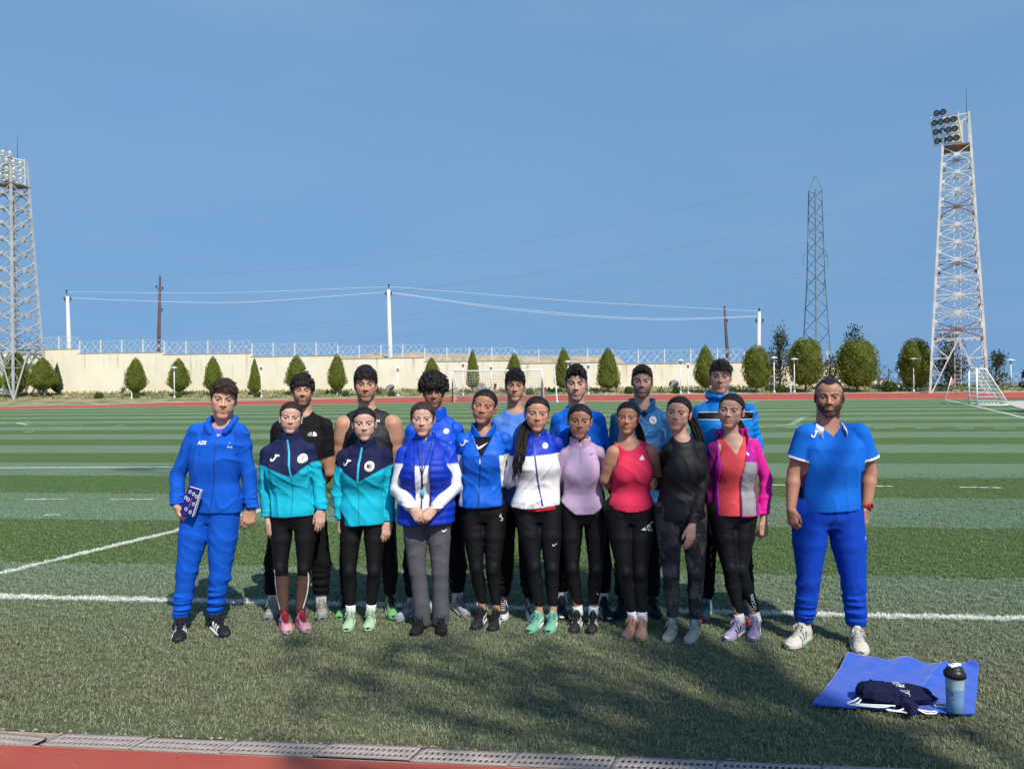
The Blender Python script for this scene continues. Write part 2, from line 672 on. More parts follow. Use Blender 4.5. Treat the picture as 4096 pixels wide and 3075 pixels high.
LINES = [((-150, 1872), (1100, 1866), .10), ((97, 1998), (272, 1996), .07), ((437, 1998), (630, 1997), .07), ((175, 2060), (242, 2059), .09),
         ((3040, 1939), (3143, 1940), .07), ((3400, 1944), (3571, 1945), .07), ((3838, 1949), (4014, 1951), .07),
         ((3493, 1712), (3575, 1712), .08), ((3660, 1712), (3727, 1712), .08), ((3823, 1713), (3895, 1713), .08), ((3975, 1713), (4062, 1714), .08),
         ((2700, 1708), (2760, 1708), .08), ((3030, 1709), (3062, 1709), .08), ((3142, 1709), (3190, 1709), .08),
         ((3430, 1666), (4085, 1668), .07), ((2900, 1665), (3240, 1666), .06),
         ((3105, 1701), (3165, 1699), .10), ((3160, 1696), (3180, 1695), .25), ((3170, 1690), (3190, 1689), .25), ((3180, 1685), (3198, 1684), .25), ((3190, 1680), (3206, 1679), .25), ((3198, 1675), (3212, 1674), .25), ((3206, 1671), (3218, 1670), .25),
         ((3783, 1598.5), (3905, 1625), .12), ((3905, 1625), (4110, 1673.5), .12), ((2990, 1612), (3030, 1606), .10),
         ((66, 1692), (120, 1688), .12), ((66, 1692), (110, 1698.5), .12), ((120, 1698.5), (330, 1700.5), .05), ((94, 1729), (138, 1725), .08), ((290, 1714), (328, 1712), .08), ((463, 1704), (498, 1701), .08),
         ((130, 1656), (148, 1655), .10), ((0, 1692), (22, 1690), .10), ((420, 1623), (500, 1621), .25), ((1700, 1640), (1760, 1640), .08), ((1190, 1640), (1250, 1639), .08)]
for i, (a, b, w) in enumerate(LINES):
    seg_sheet('line_marking', gp(*a), gp(*b), w)

# ---- blades of the turf in front: one geometry-node scatter
def tuft_mesh(nb, rad, lmin, lmax, w):
    V, F = [], []
    r = random.Random(3)
    for i in range(nb):
        a, q = r.uniform(0, 6.28), rad * math.sqrt(r.random())
        x, y = q * math.cos(a), q * math.sin(a)
        L = r.uniform(lmin, lmax)
        h = r.uniform(0, 6.28)
        lean = r.uniform(0.25, 0.95)
        dx, dy = math.cos(h), math.sin(h)
        px, py = -dy * w / 2, dx * w / 2
        z1, s1 = L * 0.55 * (1 - lean * 0.35), L * 0.35 * lean
        z2, s2 = L * (1 - lean * 0.62), L * 0.95 * lean
        o = len(V)
        V += [(x - px, y - py, 0), (x + px, y + py, 0), (x + px + dx * s1, y + py + dy * s1, z1), (x - px + dx * s1, y - py + dy * s1, z1), (x + dx * s2, y + dy * s2, z2)]
        F += [(o, o + 1, o + 2, o + 3), (o + 3, o + 2, o + 4)]
    me = bpy.data.meshes.new('tuft')
    me.from_pydata(V, [], F)
    me.materials.append(TURF_B)
    return me


def turf_blades():
    tuft = bpy.data.objects.new('turf_tuft_source', tuft_mesh(26, 0.034, 0.012, 0.030, 0.0024))
    V, F = [], []
    rows = [3.54, 4.4, 5.4, 6.6, 8.0, 9.6, 11.5, 14.0]
    for y in rows:
        xa, xb = y * -0.86 - 0.5, y * 0.62 + 0.5
        V += [(xa, y, 0.001), (xb, y, 0.001)]
    for i in range(len(rows) - 1):
        F.append((2 * i, 2 * i + 1, 2 * i + 3, 2 * i + 2))
    me = bpy.data.meshes.new('turf_blades')
    me.from_pydata(V, [], F)
    o = ob('turf_blades', me, TURF_B)
    tag(o, 'short artificial grass blades of the pitch foreground', 'grass', kind='stuff')
    ng = bpy.data.node_groups.new('turf_scatter', 'GeometryNodeTree')
    ng.interface.new_socket('Geometry', in_out='INPUT', socket_type='NodeSocketGeometry')
    ng.interface.new_socket('Geometry', in_out='OUTPUT', socket_type='NodeSocketGeometry')
    gi, go = ng.nodes.new('NodeGroupInput'), ng.nodes.new('NodeGroupOutput')
    dp = ng.nodes.new('GeometryNodeDistributePointsOnFaces')
    ps, sx = ng.nodes.new('GeometryNodeInputPosition'), ng.nodes.new('ShaderNodeSeparateXYZ')
    mr = ng.nodes.new('ShaderNodeMapRange')
    for i_, v_ in ((1, 6.5), (2, 14.0), (3, 820.0), (4, 0.0)):
        mr.inputs[i_].default_value = v_
    ng.links.new(ps.outputs[0], sx.inputs[0])
    ng.links.new(sx.outputs[1], mr.inputs[0])
    ng.links.new(mr.outputs[0], dp.inputs['Density'])
    oi = ng.nodes.new('GeometryNodeObjectInfo')
    oi.inputs['Object'].default_value = tuft
    ip = ng.nodes.new('GeometryNodeInstanceOnPoints')
    rv = ng.nodes.new('FunctionNodeRandomValue')
    rv.data_type = 'FLOAT_VECTOR'
    rv.inputs[0].default_value, rv.inputs[1].default_value = (-0.15, -0.15, 0), (0.15, 0.15, 6.283)
    rs = ng.nodes.new('FunctionNodeRandomValue')
    rs.inputs[2].default_value, rs.inputs[3].default_value = 0.7, 1.25
    L = ng.links.new
    L(gi.outputs[0], dp.inputs[0])
    L(dp.outputs['Points'], ip.inputs['Points'])
    L(oi.outputs['Geometry'], ip.inputs['Instance'])
    L(rv.outputs[0], ip.inputs['Rotation'])
    L(rs.outputs[1], ip.inputs['Scale'])
    L(ip.outputs[0], go.inputs[0])
    md = o.modifiers.new('scatter', 'NODES')
    md.node_group = ng


turf_blades()

# ---- drain channel with its slotted covers
def drain():
    t = MB()
    t.box((-12, 3.385, -0.16), (12, 3.40, -0.004))
    t.box((-12, 3.515, -0.16), (12, 3.53, -0.004))
    t.box((-12, 3.40, -0.16), (12, 3.515, -0.14))
    root = tag(t.build('drain_channel', mat('drain_concrete', (0.36, 0.29, 0.23), 0.95, var=0.25, scale=6, bump=0.003)), kind='structure')
    L, Wd, T = 0.445, 0.118, 0.004
    xs = sorted({0.0, L} | {round(0.030 + 0.0275 * k + s, 5) for k in range(15) for s in (0.0, 0.0145)} - {x for x in ()})
    ys = [0.0, 0.020, 0.043, 0.070, 0.094, Wd]
    xs = [x for x in xs if x <= L]
    hole = set()
    for i in range(len(xs) - 1):
        w = xs[i + 1] - xs[i]
        if 0.0138 < w < 0.0152 and 0.02 < xs[i] < L - 0.025:
            hole.add((i, 3))
            hole.add((i, 1))
    shear = 0.35
    V, F = [], []
    nx, ny = len(xs), len(ys)

    def vid(i, j, k):
        return (k * ny + j) * nx + i
    for k in range(2):
        for j in range(ny):
            for i in range(nx):
                sh = shear * (ys[j] - Wd / 2) * 0.9
                zz = 0.0
                V.append((xs[i] + sh, ys[j], (0.004 if k else -T) + (0.0025 if (k and j in (0, ny - 1)) else 0.0)))
    for j in range(ny - 1):
        for i in range(nx - 1):
            if (i, j) in hole:
                F += [(vid(i, j, 0), vid(i, j, 1), vid(i + 1, j, 1), vid(i + 1, j, 0)), (vid(i + 1, j + 1, 0), vid(i + 1, j + 1, 1), vid(i, j + 1, 1), vid(i, j + 1, 0)),
                      (vid(i, j + 1, 0), vid(i, j + 1, 1), vid(i, j, 1), vid(i, j, 0)), (vid(i + 1, j, 0), vid(i + 1, j, 1), vid(i + 1, j + 1, 1), vid(i + 1, j + 1, 0))]
            else:
                F += [(vid(i, j, 1), vid(i + 1, j, 1), vid(i + 1, j + 1, 1), vid(i, j + 1, 1)), (vid(i, j + 1, 0), vid(i + 1, j + 1, 0), vid(i + 1, j, 0), vid(i, j, 0))]
    for i in range(nx - 1):
        F += [(vid(i, 0, 0), vid(i + 1, 0, 0), vid(i + 1, 0, 1), vid(i, 0, 1)), (vid(i + 1, ny - 1, 0), vid(i, ny - 1, 0), vid(i, ny - 1, 1), vid(i + 1, ny - 1, 1))]
    for j in range(ny - 1):
        F += [(vid(0, j + 1, 0), vid(0, j, 0), vid(0, j, 1), vid(0, j + 1, 1)), (vid(nx - 1, j, 0), vid(nx - 1, j + 1, 0), vid(nx - 1, j + 1, 1), vid(nx - 1, j, 1))]
    me = mesh_np('drain_cover', V, np.array(F), None, False)
    me.materials.append(mat('drain_cover_concrete', (0.36, 0.30, 0.27), 0.9, var=0.25, scale=5, bump=0.002, bscale=150, coord='Generated'))
    x = -3.62
    k = 0
    while x < 2.6:
        if k == 2:
            x += 0.085          # the gap with a lifted cover beside it
        dz = {3: -0.002, 5: 0.007}.get(k, 0.0) + RND.uniform(-0.001, 0.001)
        c = ob('drain_cover', me, None, root, (x, 3.397 + RND.uniform(-.003, .003), dz))
        c.rotation_euler = (RND.uniform(-.01, .01), 0.05 if k == 1 else 0.0, RND.uniform(-.006, .006))
        x += 0.4495
        k += 1
    # crumbs of soil between covers and turf
    V, F = [], []
    for i in range(260):
        px, py = RND.uniform(-3.6, 2.6), 3.528 + RND.uniform(-.016, .022)
        s = RND.uniform(.003, .010)
        o = len(V)
        V += [(px - s, py - s, 0.0), (px + s, py - s * .6, 0.0), (px + s * .3, py + s, 0.0), (px, py, s * 1.1)]
        F += [(o, o + 1, o + 3), (o + 1, o + 2, o + 3), (o + 2, o, o + 3)]
    c = ob('soil_crumbs', mesh_np('soil_crumbs', V, np.array(F), None, False), mat('soil', (0.34, 0.26, 0.18), 0.95), root)
    c['kind'] = 'stuff'


drain()

# ---- boundary wall in stepped lengths, with lattice fence on top
def wall_material():
    m = bpy.data.materials.new('cream_render')
    m.use_nodes = True
    nt = m.node_tree
    b = nt.nodes['Principled BSDF']
    b.inputs['Roughness'].default_value = 0.9
    b.inputs['Specular IOR Level'].default_value = 0.2
    P = world_pos(nt)
    mp = node(nt, 'ShaderNodeMapping')
    mp.inputs['Scale'].default_value = (2.2, 1, 0.22)
    nt.links.new(P, mp.inputs[0])
    st = noise_n(nt, mp.outputs[0], 1.0, 5.0, 0.6)
    tc = node(nt, 'ShaderNodeTexCoord')
    sg = node(nt, 'ShaderNodeSeparateXYZ')
    nt.links.new(tc.outputs['Generated'], sg.inputs[0])
    top = smooth_n(nt, sg.outputs[2], 0.45, 1.0)
    c = mix_n(nt, smooth_n(nt, noise_n(nt, P, 0.5, 5.0), 0.3, 0.7), (0.80, 0.725, 0.565), (0.74, 0.66, 0.49))
    f = math_n(nt, 'MULTIPLY', smooth_n(nt, st, 0.52, 0.72), top)
    c = mix_n(nt, math_n(nt, 'MULTIPLY', f, 0.75), c, (0.28, 0.25, 0.19))
    low = smooth_n(nt, sg.outputs[2], 0.30, 0.15)
    c = mix_n(nt, math_n(nt, 'MULTIPLY', low, smooth_n(nt, noise_n(nt, P, 1.2, 5.0), 0.35, 0.75, 0.0, 0.7)), c, (0.58, 0.38, 0.20))
    nt.links.new(c, b.inputs['Base Color'])
    bp = node(nt, 'ShaderNodeBump')
    bp.inputs['Distance'].default_value = 0.02
    nt.links.new(noise_n(nt, P, 9.0, 5.0), bp.inputs['Height'])
    nt.links.new(bp.outputs[0], b.inputs['Normal'])
    return m


M_WALL = wall_material()
M_COPING = mat('coping', (0.42, 0.39, 0.33), 0.9, var=0.25, scale=2)
WSEG = [(-700, 1384), (-330, 1391), (-20, 1399), (313, 1412), (652, 1416), (1003, 1425), (1347, 1433), (1695, 1445), (2055, 1452), (2447, 1453.5), (2975, 1463), (3420, 1516), (3556, 1535), (3660, 1552), (4096, 1560), (4600, 1570)]


def wall():
    root = empty('boundary_wall', (0, WALL_Y, 0.4))
    tag(root, 'long cream rendered boundary wall stepping down to the right behind the track', 'wall')
    fence = empty('boundary_fence', (0, WALL_Y + 0.2, 3))
    tag(fence, 'pale patterned lattice fence with posts running along the top of the cream wall', 'fence')
    # one lattice panel, 2.3 m wide, 1.25 m high, shared
    panels = {}

    def panel(w, var):
        key = (round(w, 2), var)
        if key in panels:
            return panels[key]
        p = MB()
        h, t = 1.18, 0.034
        blue, teal, pale = (0.36, 0.44, 0.54), (0.20, 0.42, 0.48), (0.45, 0.50, 0.55)

        def ln(x0, z0, x1, z1, c=pale, tt=t):
            p.bar((x0 * w, 0, z0 * h), (x1 * w, 0, z1 * h), tt, 0.02, c, up=(0, 1, 0))
        for cx in (0.25, 0.75):
            for (dx, dz) in ((1, 1), (1, -1)):
                ln(cx - .25, .5 - .5 * dz, cx + .25, .5 + .5 * dz)
            # pinwheel squares between the diagonals
            s = 0.10
            for (ax, az) in ((cx, .5), (cx - .25 + .02, .5)):
                cc = teal if (ax == cx and var == 0) else pale
                ln(ax - s, az - s * 1.9 * .5, ax + s * .4, az - s * 1.9 * .5, cc)
                ln(ax + s * .4, az - s * 1.9 * .5, ax + s * .4, az + s * 1.2, cc)
                ln(ax + s, az + s * .8, ax - s * .4, az + s * .8, cc)
                ln(ax - s * .4, az + s * .8, ax - s * .4, az - s * 1.2, cc)
        for k in range(4):
            x = (k + .5) / 4
            ln(x - .06, .18, x + .06, .18)
            ln(x, .06, x, .30)
            ln(x + .06, .18, x + .06, .34)
            ln(x - .05, .84, x + .05, .84, blue)
            ln(x, .72, x, .94, blue)
            ln(x + .05, .84, x + .05, .70, blue)
        # scalloped head
        for k in range(2):
            pts = [((k + .5) / 2 + .15 * math.cos(a) * 1.2, 0.95 + .06 * math.sin(a)) for a in np.linspace(0, math.pi, 7)]
            for a, b in zip(pts[:-1], pts[1:]):
                ln(a[0], a[1], b[0], b[1])
        panels[key] = p.mesh('fence_panel')
        panels[key].materials.append(mat('fence_paint', (0, 0, 0), 0.6, attr='col', var=0.1))
        return panels[key]
    post = MB()
    post.box((-.05, -.05, -.05), (.05, .05, 1.28))
    post.box((-.06, -.06, 1.28), (.06, .06, 1.31))
    pm = post.mesh('fence_post')
    pm.materials.append(mat('fence_post_paint', (0.62, 0.60, 0.55), 0.8, var=0.2))
    k = 0
    for i in range(len(WSEG) - 1):
        a = at_y(WSEG[i][0], WSEG[i][1], WALL_Y)
        b = at_y(WSEG[i + 1][0], WSEG[i][1], WALL_Y)
        top = a.z
        um = 0.5 * (WSEG[i][0] + WSEG[i + 1][0])
        top = at_y(um, WSEG[i][1] - 0.0105 * 0, WALL_Y).z
        w = MB()
        w.box((a.x + .004, -0.0, -1.0 - 0.4), (b.x - .004, 0.4, top - 0.4))
        w.build('wall_section', M_WALL, root)
        c = MB()
        c.box((a.x + .004, -0.05, top - 0.4 + .003), (b.x - .004, 0.45, top - 0.4 + 0.07))
        c.build('coping', M_COPING, root)
        n = max(1, round((b.x - a.x) / 2.32))
        pw = (b.x - a.x) / n
        for j in range(n):
            ob('fence_panel', panel(pw, k % 3), None, fence, (a.x + j * pw, 0, top + 0.09 - 3))
            ob('fence_post', pm, None, fence, (a.x + j * pw + .06, -.03, top + 0.07 - 3))
            k += 1


wall()

# dry hillside showing between fence and wall top
def hill():
    V, F = [], []
    xs = np.linspace(-60, 10, 71)
    ys = [74.5, 78, 84, 92, 104]
    for j, y in enumerate(ys):
        for x in xs:
            e = math.exp(-((x + 22) / 13.0) ** 2)
            hgt = [2.0, 4.0 + .3 * e, 4.15 + 0.65 * e, 4.0 + 0.9 * e, 2.0][j] + 0.12 * math.sin(x * 1.3 + j) * e
            V.append((x, y, hgt if e > .03 else hgt * .8))
    n = len(xs)
    for j in range(len(ys) - 1):
        for i in range(n - 1):
            F.append((j * n + i, j * n + i + 1, (j + 1) * n + i + 1, (j + 1) * n + i))
    tag(ob('hill', mesh_np('hill', V, np.array(F)), mat('dry_hill', (0.36, 0.28, 0.17), 0.95, var=0.35, scale=1.5)), kind='structure')


hill()

# ---- trees
def leaf_cloud(pts, nrm, size, rng, cols, up=0.6, flat=0.45):
    """diamond leaf sprays at pts; size (n,), nrm outward directions"""
    n = len(pts)
    d = nrm * (1 - up) + np.array([0, 0, 1.0]) * up + rng.normal(0, 0.28, (n, 3))
    d /= np.linalg.norm(d, axis=1)[:, None]
    s = np.cross(d, rng.normal(0, 1, (n, 3)))
    s /= np.linalg.norm(s, axis=1)[:, None]
    L, Wd = size[:, None], size[:, None] * flat
    V = np.stack([pts - d * L * .45, pts + s * Wd * .5, pts + d * L * .75, pts - s * Wd * .5], 1).reshape(-1, 3)
    F = np.arange(4 * n).reshape(-1, 4)
    C = np.repeat(cols, 4, axis=0)
    return V, F, C


M_LEAF = mat('foliage', (0, 0, 0), 0.75, attr='col', var=0.12, scale=3, spec=0.2)
M_BARK = mat('bark', (0.20, 0.155, 0.11), 0.95, var=0.3, scale=6, bump=0.02, bscale=25)
M_LIME = mat('limewashed_bark', (0.55, 0.52, 0.47), 0.95, var=0.2, scale=6)


def tear(t, kind):
    """half width of a crown at height t in 0..1"""
    if kind == 'round':
        return np.clip(1 - np.abs(2 * np.clip(t, 0, 1) ** .85 - 1) ** 2.3, 0, 1) ** .5
    if kind == 'cone':
        return np.clip(np.minimum(t / 0.16, 1) ** .7 * (1 - t) ** .72 * 1.12, 0, 1)
    if kind == 'column':
        return np.clip(np.minimum(t / 0.10, 1) ** .6 * (1 - t ** 2.4) ** .8, 0, 1)
    return np.clip(np.minimum(t / 0.24, 1) ** .62 * (1 - (np.clip(t - .24, 0, 1) / .76) ** 1.75) ** .78, 0, 1)   # teardrop


def crown_mesh(kind, seed, n=4600, size=0.042, pal=((0.210, 0.220, 0.022), (0.070, 0.095, 0.013)), rough=0.09):
    rng = np.random.default_rng(seed)
    t = rng.random(n * 2)
    w = tear(t, kind)
    keep = rng.random(n * 2) < (w + .08)
    t, w = t[keep][:n], w[keep][:n]
    n = len(t)
    a = rng.random(n) * 2 * np.pi
    lump = 1 + rough * (np.sin(a * 3 + t * 9 + seed) + np.sin(a * 5 - t * 14 + 2 * seed) + .7 * np.sin(a * 9 + t * 31))
    r = w * lump * (0.82 + 0.18 * rng.random(n))
    P = np.stack([r * np.cos(a), r * np.sin(a), t], 1)
    N = np.stack([np.cos(a), np.sin(a), 0 * a + .2], 1)
    f = rng.random(n)[:, None] ** 1.3
    C = np.array(pal[1]) * f + np.array(pal[0]) * (1 - f)
    C = C * (0.75 + 0.5 * rng.random((n, 1)))
    V, F, C = leaf_cloud(P * np.array([1, 1, 2.6]), N, size * 2.0 * (0.7 + .7 * rng.random(n)), rng, C, up=0.55)
    V = V / np.array([1, 1, 2.6])
    # inner body so that the crown is not see-through
    m, k = 18, 14
    tt = np.linspace(0.02, 0.93, k)
    ww = tear(tt, kind) * 0.80
    aa = np.linspace(0, 2 * np.pi, m, endpoint=False)
    lum = 1 + rough * (np.sin(aa[None] * 3 + tt[:, None] * 9 + seed) + np.sin(aa[None] * 5 - tt[:, None] * 14 + 2 * seed))
    bx = (ww[:, None] * lum * np.cos(aa)[None]).ravel()
    by = (ww[:, None] * lum * np.sin(aa)[None]).ravel()
    B = np.stack([bx, by, np.repeat(tt, m)], 1)
    o = len(V)
    BF = []
    for i in range(k - 1):
        for j in range(m):
            BF.append((o + i * m + j, o + i * m + (j + 1) % m, o + (i + 1) * m + (j + 1) % m, o + (i + 1) * m + j))
    V = np.concatenate([V, B])
    C = np.concatenate([C, np.tile(np.array(pal[1]), (len(B), 1))])
    me = mesh_np('crown', V, np.concatenate([F, np.array(BF)]), C, False)
    me.materials.append(M_LEAF)
    return me


CROWNS = {}


def crown(kind, var, pal=None, palname='g'):
    key = (kind, var, palname)
    if key not in CROWNS:
        CROWNS[key] = crown_mesh(kind, var * 7 + len(kind), pal=pal) if pal else crown_mesh(kind, var * 7 + len(kind))
    return CROWNS[key]


def tree(u, vtop, vbot, hw, vbase, Y, kind, var, name, label, group=None, pal=None, palname='g', stems=1, bark=None, cat='tree', rs=None):
    t = at_y(u, vtop, Y)
    b = at_y(u, vbot, Y)
    w = (at_y(u + hw, vbot, Y) - b).length
    zb = prof(Y) - 0.06
    root = empty(name, (t.x, Y, zb), RND.uniform(0, 6.28))
    tag(root, label, cat, group)
    c = ob('crown', crown(kind, var, pal, palname), None, root, (0, 0, b.z - zb))
    c.scale = (w, w, t.z - b.z)
    tr = MB()
    for k in range(stems):
        a = 6.28 * k / stems + 1
        q = 0.0 if stems == 1 else w * .25
        tr.tube([(q * 1.2 * math.cos(a), q * 1.2 * math.sin(a), -0.1), (q * .8 * math.cos(a), q * .8 * math.sin(a), (b.z - zb) * .6), (q * math.cos(a + .5), q * math.sin(a + .5), b.z - zb + .25 * (t.z - b.z)), (0, 0, b.z - zb + .75 * (t.z - b.z))], [max(.07, w * .10), max(.05, w * .08), .05, .015], 7)
    tr.build('trunk', bark or M_BARK, root, True)
    return root


TY = 69.3
THUJA = [(-30, 1470, 1572, 32, 'tear'), (63, 1400, 1575, 47, 'tear'), (170, 1430, 1563, 50, 'tear'), (542, 1430, 1572, 40, 'tear'), (714, 1432, 1568, 42, 'tear'), (852, 1425, 1570, 36, 'tear'), (1018, 1434, 1572, 27, 'cone'), (1186, 1419, 1563, 44, 'tear'), (1347, 1414, 1567, 37, 'tear'), (1726, 1430, 1562, 38, 'tear'), (1890, 1398, 1553, 26, 'column'), (2056, 1412, 1556, 36, 'tear'), (2254, 1389, 1553, 38, 'column'), (2431, 1389, 1553, 47, 'column'), (2821, 1380, 1552, 47, 'tear'), (3025, 1380, 1552, 56, 'round'), (3221, 1348, 1543, 71, 'round'), (3427, 1355, 1547, 86, 'round'), (3660, 1352, 1549, 66, 'round')]
for i, (u, vt, vb, hw, kd) in enumerate(THUJA):
    sh = {'tear': 'teardrop', 'cone': 'narrow conical', 'column': 'columnar', 'round': 'broad rounded'}[kd]
    Yt = TY if u < 2600 else TY - 1.5
    tree(u, vt, vb, hw, 1590, Yt, kd, i % 3, 'conifer_tree', f'{sh} clipped yellow-green conifer, {ORD[i]} from the left of the conifers before the wall', 'clipped conifers along the far track', stems=3 if i == 2 else 1, bark=M_LIME if i in (1, 8, 12) else None)
DK = ((0.055, 0.062, 0.020), (0.026, 0.036, 0.013))
BR = ((0.085, 0.075, 0.032), (0.040, 0.042, 0.020))
GR = ((0.060, 0.085, 0.035), (0.035, 0.055, 0.024))
tree(228, 1452, 1572, 20, 1597, 70.6, 'cone', 2, 'young_conifer', 'thin sparse dark conifer beside the wall, right of the left floodlight tower', pal=GR, palname='s')


def broadleaf(u, vtop, vbot, hw, Y, seed, label, pal, n=1500, clumps=26, lsize=.17, name='broadleaf_tree', openness=.30):
    rng = np.random.default_rng(seed)
    t, b = at_y(u, vtop, Y), at_y(u, vbot, Y)
    w = (at_y(u + hw, vbot, Y) - b).length
    H = t.z - b.z
    zb = min(prof(Y), 0.9) - 0.06
    root = empty(name, (t.x, Y, zb))
    tag(root, label, 'tree')
    cz = rng.random(clumps)
    ca = rng.random(clumps) * 6.28
    cr = np.sqrt(rng.random(clumps)) * w * .78 * np.sin(np.pi * (0.12 + .82 * cz)) ** .6
    CP = np.stack([cr * np.cos(ca), cr * np.sin(ca), b.z - zb + H * (.05 + .9 * cz)], 1)
    P, N, S, C = [], [], [], []
    tr = MB()
    tr.tube([(0, 0, -.2), (.02, 0, (b.z - zb) * .8), (0, .03, b.z - zb + H * .4), (.05, 0, b.z - zb + H * .85)], [.16 * w / 2 + .05, .12 * w / 2 + .04, .06, .02], 7)
    for c in CP:
        m = n // clumps
        q = rng.normal(0, 1, (m, 3)) * np.array([w, w, H * .55]) * openness * .5
        P.append(c + q)
        N.append(q / (np.linalg.norm(q, axis=1)[:, None] + 1e-6))
        S.append(lsize * (.6 + .8 * rng.random(m)))
        f = rng.random((m, 1))
        C.append((np.array(pal[0]) * f + np.array(pal[1]) * (1 - f)) * rng.uniform(.7, 1.25))
        tr.tube([(0, 0, max(.3, (c[2]) * .55)), tuple(c * .6 + np.array([0, 0, c[2] * .25])), tuple(c)], [.045, .03, .01], 5)
    V, F, C = leaf_cloud(np.concatenate(P), np.concatenate(N), np.concatenate(S), rng, np.concatenate(C), up=.25, flat=.55)
    ob('crown', mesh_np('crown', V, F, C, False), M_LEAF, root)
    tr.build('trunk', M_BARK, root, True)
    return root


broadleaf(3118, 1335, 1560, 52, 71.6, 4, 'dark irregular pine standing behind the clipped conifers at right', DK, 2400, 34, .15, 'pine_tree', .34)
broadleaf(3409, 1316, 1520, 58, 74.5, 5, 'dark leafy tree top rising behind the broad rounded conifer', DK, clumps=22)
broadleaf(3323, 1430, 1560, 34, 72.2, 6, 'small grey-green tree between the two widest conifers', GR, 700, 12)
broadleaf(3812, 1318, 1540, 82, 71.5, 8, 'brownish broadleaf tree behind the right floodlight tower', BR, 2600, 40)
broadleaf(3985, 1410, 1552, 52, 70.5, 9, 'wispy grey-green tree right of the floodlight tower behind the small goal', GR, 1100, 22)
broadleaf(4098, 1480, 1560, 26, 70.0, 10, 'leafy green tree cut by the right edge of the picture', GR, 500, 10)

SHRUB = [(396, 1586, 17), (546, 1590, 13), (709, 1586, 15), (1031, 1581, 14), (1383, 1578, 13), (1567, 1578, 14), (2119, 1570, 14), (2516, 1564, 17), (2707, 1564, 16), (3123, 1557, 18), (3555, 1551, 24)]
_sh = crown_mesh('round', 5, 700, 0.13, ((0.085, 0.115, 0.020), (0.045, 0.075, 0.014)), 0.03)
for i, (u, v, r) in enumerate(SHRUB):
    Y = 67.6
    p = at_y(u, v, Y)
    rr = r * 0.0235
    root = empty('round_shrub', (p.x, Y, prof(Y) - .05))
    tag(root, f'small clipped ball shrub, {ORD[i]} from the left of the ball shrubs by the far track', 'shrub', 'ball shrubs along the far track')
    c = ob('crown', _sh, None, root, (0, 0, p.z - rr * 1.05 - prof(Y) + .05))
    c.scale = (rr, rr, rr * 2.1)
    st = MB()
    st.tube([(0, 0, -.1), (0, 0, max(.1, p.z - rr - prof(Y) + .2))], .03, 5)
    st.build('stem', M_BARK, root)
for i, (u, v, r) in enumerate([(1524, 1566, 14), (2640, 1564, 12), (1510, 1560, 9), (490, 1560, 12), (1980, 1545, 7), (2465, 1540, 8)]):
    broadleaf(u, v - r * 1.3, v + r * 1.0, r * 1.1, 68.6, 30 + i, ['dark leafy bush left of the dish by the far track', 'dark small bush between two ball shrubs', 'little sapling behind the dark leafy bush', 'side sprig of foliage left of the fourth conifer', 'thin sapling inside the far goal', 'small sapling behind a ball shrub near the middle'][i], GR, 160, 8, .10, 'leafy_bush', .5)

# ---- park lamps
M_LAMPPOST = mat('lamp_paint', (0.70, 0.70, 0.68), 0.5, var=0.06)
M_LAMPGLASS = mat('lamp_glass', (0.55, 0.56, 0.55), 0.25, var=0.1)
_p = MB()
_p.tube([(0, 0, -0.2), (0, 0, 2.75)], [.055, .04], 8)
_p.lathe([(.09, -.0), (.09, .25), (.05, .3)], 8)
PM = _p.mesh('post', True)
_h = MB()
_h.lathe([(.05, 0), (.10, .06), (.11, .22), (.10, .24)], 10)
HM = _h.mesh('lantern', True)
_h = MB()
_h.lathe([(.34, .0), (.33, .03), (.12, .10), (.03, .14)], 14, (0, 0, .27))
_h.tube([(0, 0, .2), (0, 0, .3)], .03, 5)
CM = _h.mesh('lamp_hood', True)
LAMPS = [(698, 1466, 1602), (1046, 1462, 1599), (1232, 1476, 1598), (1442, 1456, 1596), (1592, 1468, 1592), (1853, 1450, 1588), (1965, 1462, 1570), (2273, 1442, 1585), (2354, 1455, 1583), (2723, 1437, 1582), (2753, 1453, 1582), (3097, 1426, 1580), (3178, 1432, 1582), (3594, 1440, 1576), (3655, 1430, 1584), (4044, 1436, 1576)]
for i, (u, vt, vb) in enumerate(LAMPS):
    Y = 66.9 if vb > 1577 else 71.0
    b = at_y(u, vb, Y)
    t = at_y(u, vt, Y)
    zb = prof(Y) - .05
    root = empty('park_lamp', (b.x, Y, zb))
    tag(root, f'white mushroom-hooded lamp post, {ORD[i]} from the left of the lamps by the far track', 'lamp', 'lamp posts along the far track')
    hgt = t.z - zb - .40
    o = ob('post', PM, M_LAMPPOST, root)
    o.scale = (1, 1, hgt / 2.75)
    ob('lantern', HM, M_LAMPGLASS, root, (0, 0, hgt))
    ob('lamp_hood', CM, M_LAMPPOST, root, (0, 0, hgt))
for (u, v0, v1, lb) in ((3163, 1529, 1579, 'short white post beside a lamp at right of the far track'), (527, 1570, 1602, 'short white post beside a ball shrub at left')):
    a = at_y(u, v1, 67.0)
    b = at_y(u, v0, 67.0)
    s = MB()
    s.tube([(0, 0, -.2), (0, 0, b.z - prof(67))], .06, 8)
    s.tube([(0, 0, b.z - prof(67)), (0, 0, b.z - prof(67) + .04)], .075, 8)
    o = s.build('marker_post', M_LAMPPOST, None, False, (a.x, 67.0, prof(67) - .03))
    tag(o, lb, 'post')

